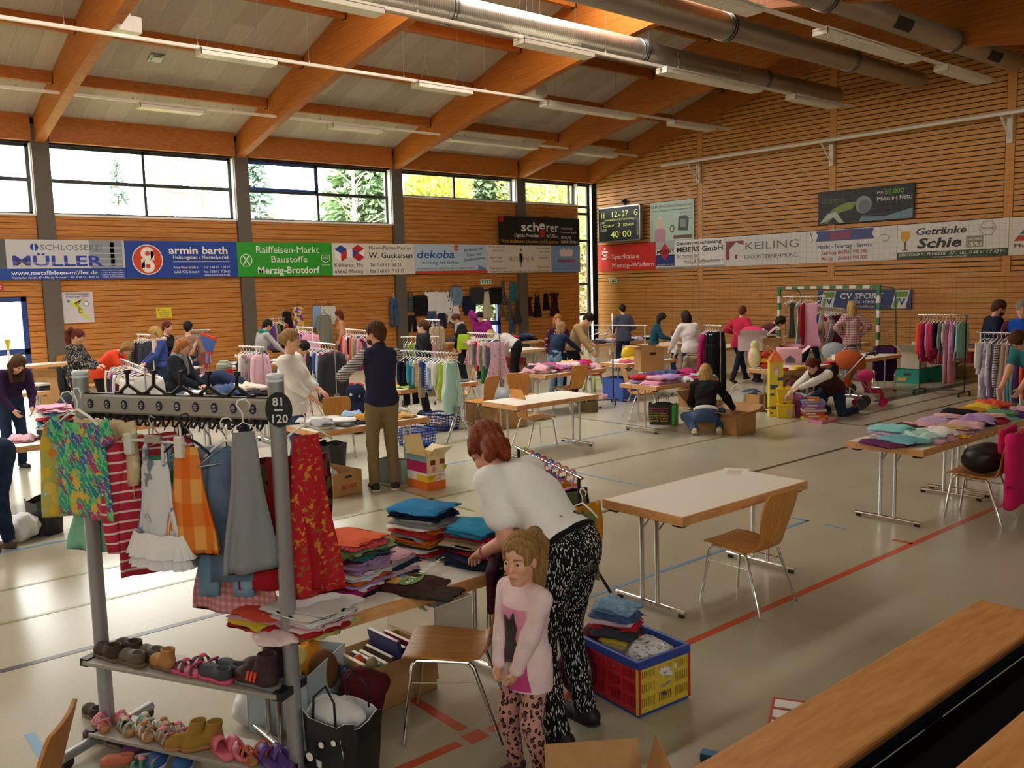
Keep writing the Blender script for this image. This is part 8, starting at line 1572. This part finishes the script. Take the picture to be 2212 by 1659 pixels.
person('person in a grey sweater with a teal scarf, seen from behind', PZ(557, 689, 1.76), 95, 1.76, BP, lean=14, hp=30, hr=(.5, -.3, .92), hl=(.3, .25, 1.0), top=cloth('a6a5a2'), bot=DENIMD, shoe=SHD, hair=('dark', 'short'), scarf=cloth('2f7f74'))
w_ = A(640, 1042)
person('person in a white lace sweater with tied-back hair, behind the baby clothes table', w_, 42, 1.86, BP, hp=4, hl=(.34, .06, 1.13), hr=(.33, -.16, 1.06), top=pat('dots', 'e6e0d6', 'f6f2ea', None, 2.5), slv='mid', loose=.028, hem=.3, bot=DENIM, shoe=SHD, hair=('light', 'bun'), res=.0095, bw=1.08)
person('person with short dark hair bending down behind the person in white lace', PZ(597, 752, 1.42), 40, 1.7, BP, lean=40, hp=50, top=cloth('2a3a5a'), bot=DENIMD, shoe=SHD, hair=('dark', 'short'))
person('person in a navy top bent far over behind the front rack', PZ(525, 815, 1.02), 230, 1.7, BP, lean=80, hp=80, px=.1, top=cloth('2b3350'), bot=DENIMD, shoe=SHD, hair=('dark', 'short'))
person('person with auburn hair behind the red and pink rack', PZ(736, 671, 1.74), 235, 1.74, BP, hp=20, top=cloth('c98a6a'), bot=DENIMD, shoe=SHD, hair=('auburn', 'bob'))
m_ = A(832, 1056)
person('bearded person in a navy quilted vest over a striped shirt, back to us', m_, 158, 1.95, BP, sex='m', hp=8, hy=52, hl=(.30, .37, 1.40), hr=(.42, .1, 1.47), el=(-.1, 1, -.9), er=(-.1, -.7, -1), top=pat('stripe', '2f3440', 'bdb7aa', None, 1.4), vest=cloth('2c2b45'), bot=cloth('84704e'), shoe=cloth('3e3a38'), sole=mat('sole_white', 'e6e0d4', .6), hair=('brown', 'short'), beard='brown', res=.0095, fl=(0, .12, 0), fr=(0, -.12, 0), bw=.95)
person('person in glasses with a black scarf and coat behind the baby clothes rack', PZ(915, 694, 1.72), 228, 1.72, BP, hp=0, top=cloth('1d1f22'), loose=.035, bot=BLK, shoe=SHD, hair=('brown', 'bun'), scarf=cloth('2a2b30'), sk='e6c2ae')
person('person with a bun in a black coat with a grey hood', PZ(1000, 680, 1.66), 250, 1.7, BP, hp=35, lean=10, top=BLK, loose=.04, bot=BLK, shoe=SHD, hair=('brown', 'bun'), scarf=cloth('a5a5a3'))
person('person in a magenta jacket, hand raised to the forehead', PZ(1040, 676, 1.66), 310, 1.72, BP, hp=40, lean=10, hr=(.18, -.05, 1.55), top=cloth('8a2070'), loose=.04, hem=.3, bot=BLK, shoe=SHD, hair=('dark', 'short'))
person('person in a white top and black trousers bending away from us', PZ(1116, 745, .95), 205, 1.74, BP, lean=72, hp=60, top=cloth('d5d2cc'), loose=.03, bot=BLK, shoe=SHD, hair=('blond', 'bob'))
person('person in a beige sweater pointing down at a table', PZ(1236, 690, 1.6), 25, 1.82, BP, sex='m', lean=24, hp=50, hr=(.62, -.25, .78), hl=(.35, .15, 1.1), top=cloth('a78c62'), loose=.03, bot=BLK, shoe=SHD, hair=('dark', 'short'))
person('smiling person with wavy strawberry blonde hair facing us', PZ(1205, 681, 1.68), 318, 1.68, BP, hp=5, top=pat('dots', '4a1f3a', 'c9a5b0'), bot=DENIMD, shoe=SHD, hair=('ginger', 'half'))
person('person in a denim shirt with light brown hair, behind the heaped pink table', A(1200, 862), 100, 1.6, BP, lean=22, hp=30, hr=(.55, -.25, .95), hl=(.4, .1, .95), top=DENIMD, bot=DENIML, shoe=SHB, hair=('light', 'half'))
person('person with short dark hair in a grey-blue sweater and jeans, back to us', PZ(1346, 659, 1.74), 150, 1.74, BP, hp=20, hl=(.25, .2, 1.05), hr=(.25, -.2, 1.05), top=cloth('4c4d63'), loose=.03, hem=.3, bot=DENIMD, shoe=SHB, hair=('dark', 'short'), fl=(.05, .14, 0), fr=(-.05, -.12, 0))
person('person in a teal sweater with long dark hair looking at a small garment', PZ(1411, 684, 1.52), 45, 1.62, BP, lean=12, hp=35, hl=(.38, .05, 1.0), hr=(.38, -.1, 1.0), top=cloth('1f4a5e'), bot=DENIMD, shoe=SHD, hair=('dark', 'long'))
person('small child in a pale grey top beside the person in the white sweater', PZ(1457, 721, 1.05), 235, 1.05, BP, hs=1.3, top=cloth('c9c9c6'), bot=DENIMD, shoe=SHD, hair=('brown', 'short'))
person('person with black hair in a white long-sleeved top, back to us', PZ(1492, 672, 1.72), 155, 1.74, BP, lean=16, hp=25, hl=(.42, .28, .9), hr=(.3, -.15, 1.0), top=cloth('cfc9c6'), loose=.028, hem=.18, bot=cloth('2c2a55'), shoe=SHD, hair=('dark', 'bob'))
person('person in a raspberry red jacket with short brown hair, mid-stride', A(1597, 826), 85, 1.72, BP, lean=8, hp=15, hy=20, hl=(.2, .35, 1.12), hr=(.15, -.3, 1.05), fl=(.32, .08, 0), fr=(-.32, -.08, .04), toeR=25, top=cloth('b32440'), loose=.035, hem=.28, bot=cloth('1c2230'), shoe=SHD, hair=('auburn', 'short'))
person('person in a maroon top with dark hair falling forward, bent to the right', PZ(1636, 690, 1.42), 48, 1.72, BP, lean=46, hp=65, top=cloth('5e2434'), bot=BLK, shoe=SHD, hair=('dark', 'bob'))
person('blonde person in a red and white plaid shirt, hands on hips, before the goal', (-10.2, 18.6), 140, 1.76, BP, hl=(.02, .2, 1.02), hr=(.02, -.2, 1.02), el=(-.3, 1, -.1), er=(-.3, -1, -.1), top=pat('plaid', '8a3044', 'd9c5c0'), loose=.03, hem=.5, bot=DENIML, shoe=SHB, hair=('blond', 'half'))
person('person with brown hair bending behind the long dresses', PZ(1752, 720, 1.0), 45, 1.72, BP, lean=55, hp=50, top=cloth('9a7a66'), bot=cloth('1c2233'), shoe=SHD, hair=('auburn', 'bob'), fl=(-.25, .12, 0), fr=(.2, -.12, 0))
k_ = A(1800, 893)
person('kneeling person in a brown vest and white sleeves reaching for yellow tubs', (-7.85, 13.75), 262, 1.74, BP, lean=58, hz=.48, hp=35, hl=(.98, -.08, .48), hr=(.95, -.3, .30), fl=(-.42, .12, .0), fr=(-.05, -.16, 0), toeL=70, kL=(1, .2, -.6), kR=(1, -.3, .8), top=WHT, vest=cloth('3e2619'), loose=.022, bot=DENIMD, shoe=cloth('6b4a30'), hair=('auburn', 'tail'), res=.0105, bw=1.1)
person('squatting blonde person in a black sweater reaching into a big carton', (-8.32, 10.88), 128, 1.74, BP, lean=34, hz=.34, px=-.06, hp=28, hr=(.42, -.42, .34), hl=(.45, .1, .35), fl=(-.08, .17, 0), fr=(-.02, -.2, 0), toeL=30, toeR=45, kL=(1, .35, .5), kR=(1, -.3, .2), top=cloth('1b1a1d'), under=WHT, hem=-.02, bot=DENIM, shoe=cloth('cbbb9c'), sole=mat('sole_cream', 'd8cda0', .7), hair=('blond', 'half'), res=.0105, loose=.024)
person('bearded person in a navy hoodie with white shoulder stripes', PZ(2148, 649, 1.87), 40, 1.87, BP, sex='m', hp=25, top=cloth('1a2036'), loose=.035, hem=.3, bot=DENIMD, shoe=SHD, hair=('brown', 'short'), beard='brown')
person('person in a bright blue vest at the right edge', PZ(2209, 653, 1.86), 290, 1.86, BP, sex='m', top=cloth('5a2a3a'), vest=cloth('1f5ac0'), bot=DENIMD, shoe=SHD, hair=('grey', 'short'))
person('person with tousled brown hair bending over the far right clothes table', (-4.2, 12.42), 250, 1.78, BP, lean=34, hp=62, hl=(.6, .15, .84), hr=(.55, -.15, .84), top=cloth('2f6f74'), slv='short', bot=DENIM, shoe=SHD, hair=('brown', 'short'))
# the tee-shirted person and the child in front
WP = (-3.2, 3.04)
def LOC(p, pos, hd): a = math.radians(-hd); x, y = p[0]-pos[0], p[1]-pos[1]; return (x*math.cos(a)-y*math.sin(a), x*math.sin(a)+y*math.cos(a), p[2])
h1 = (*A(1046, 1192, .92), .92); HDW = 190
pw = person('person with a red ponytail in a white T-shirt and black-and-white patterned trousers', WP, HDW, 1.9, None, lean=54, hz=1.02, px=-.02, hp=62, hy=-30, hl=LOC(h1, WP, HDW), hr=(.62, -.22, .95), el=(-1, .25, -.15), fl=(-.02, .14, 0), fr=(.02, -.16, 0), top=cloth('efeeec'), slv='short', hem=.04, loose=.018, bot=pat('zebra', '1a191b', 'd5cfc6', None, 1.7), shoe=mat('sneaker_black', '141416', .6), sole=mat('sneaker_sole', '1e1e20', .6), hair=('red', 'fall'), res=.0075, sk='d39a7e')
i_ = o_info['person with a red ponytail in a white T-shirt and black-and-white patterned trousers']
S(.007, .02).cap(i_['P0']+i_['d1']*.02+i_['fw']*0-np.array([0, 0, 0]), i_['P0']+i_['d1']*.05, .001).ell(i_['P0']+i_['d1']*.035, np.array([.15, .205, .045]), np.stack([np.cross(np.array([0, 1., 0]), i_['d1']), np.array([0, 1., 0]), i_['d1']], 1)).mesh('waistband', cloth('1b1a1c'), pw)
el_, wr = i_['AR'][1]; dd = nrm(wr-el_); g = G(); a_ = V(wr)-V(dd)*.02; pa = V(dd).cross(V((0, 0, 1))).normalized(); pb = V(dd).cross(pa)
g.tube([a_+(pa*math.cos(t)+pb*math.sin(t))*.036 for t in np.linspace(0, 2*PI, 20)], .006, 6, False); g.make('wristband', mat('wristband_magenta', 'a83a7a', .5), pw, smooth=True)
GP = (-3.03, 2.60); HDG = 270
pg = person('little child with a long ponytail in a pink top and leopard leggings', GP, HDG, 1.14, None, hs=1.42, bw=1.1, hp=6, hy=20, split=True, hl=(.17, .025, .41), hr=(.185, -.03, .40), el=(-.5, .6, -.4), er=(-.5, -.6, -.4), top=cloth('e6cdd0'), loose=.03, hem=.42, bot=pat('leopard', 'c08f86', '2c1a20', '7a4f52', 1.45), shoe=mat('girl_shoe', '5a3a4a', .6), hair=('light', 'pony'), res=.0058, curlf=.9, sk='dfa98c', gaze=(.2, -.1))
ig = o_info['little child with a long ponytail in a pink top and leopard leggings']

from mathutils.bvhtree import BVHTree
def printed(o, parent, pts, c, name, y0, z0, sc_=1.0, dist=.3):
    """thin print lying on a garment: a fine grid in the outline, laid onto the cloth from the front"""
    bv = BVHTree.FromPolygons([v.co[:] for v in o.data.vertices], [q.vertices[:] for q in o.data.polygons])
    n = 16; P = np.array(pts); ctr = P.mean(0); m = len(P); V_, ok = [], []
    for k in range(n+1):
        for p_ in P:
            q = ctr+(p_-ctr)*k/n; h = bv.ray_cast(V((1, y0+q[0], z0+q[1])), V((-1, 0, 0)))[0]; ok.append(h is not None); V_.append((h.x+(.0025 if dist < .31 else .005), h.y, h.z) if h else (0, 0, 0))
    F_ = [(k*m+a, k*m+(a+1) % m, (k+1)*m+(a+1) % m, (k+1)*m+a) for k in range(n) for a in range(m)]
    g = G(); g.add(V_, [f for f in F_ if all(ok[v] for v in f)]); return g.make(name, BM(c) if isinstance(c, str) else c, parent, smooth=True)
def dense(pts, n=8): return [tuple(np.array(a)+(np.array(b)-np.array(a))*k/n) for a, b in zip(pts, pts[1:]+pts[:1]) for k in range(n)]
gt = [c for c in pg.children if c.name.startswith('top')][0]
printed(gt, pg, dense([(-.085, .29), (.085, .29), (.095, .12), (.09, .02), (-.09, .02), (-.095, .12)]), 'dc8fb0', 'print', 0, .58)
printed(gt, pg, dense([(-.02, .27), (-.0, .25), (.03, .30), (.045, .22), (.03, .17), (.05, .13), (.03, .06), (-.02, .05), (-.045, .12), (-.05, .2), (-.04, .27)]), '3d3438', 'print', .0, .56, 1, .32)
printed(gt, pg, dense([(-.01, .06), (.035, .06), (.03, -.02), (0, -.05)]), 'b8a2a6', 'print', .0, .57, 1, .34)
printed(gt, pg, dense([(.0, .10), (.06, .17), (.08, .0), (-.05, -.005)]), 'c8438a', 'print', .03, .49, 1, .3)
a_ = o_info['bearded person in a navy hoodie with white shoulder stripes']; ho = [o for o in COL.objects if o.get('label') == 'bearded person in a navy hoodie with white shoulder stripes'][0]; sh_ = a_['N']-a_['d2']*.03-a_['lat']*.1; el_ = a_['AR'][-1][0]
for k in (-1, 0, 1): G().tube([V(sh_)+V((k*.03, 0, .055)), V(sh_)+(V(el_)-V(sh_))*.42+V((k*.03, -.055, .045)), V(sh_)+(V(el_)-V(sh_))*.9+V((k*.03, -.085, .02))], .011, 6).make('stripe', WHT, ho, smooth=True)
a_ = o_info['person in glasses with a black scarf and coat behind the baby clothes rack']; go = [o for o in COL.objects if o.get('label') == 'person in glasses with a black scarf and coat behind the baby clothes rack'][0]; g = G()
for sd in (1, -1): g.tube([a_['HP'](.103, sd*.035+.024*math.cos(t), .012+.018*math.sin(t)) for t in np.linspace(0, 2*PI, 14)], .003, 5, False); g.tube([a_['HP'](.1, sd*.06, .015), a_['HP'](0, sd*.085, .02)], .003, 5)
g.make('glasses', mat('glasses_dark', '5a2a30', .3), go)
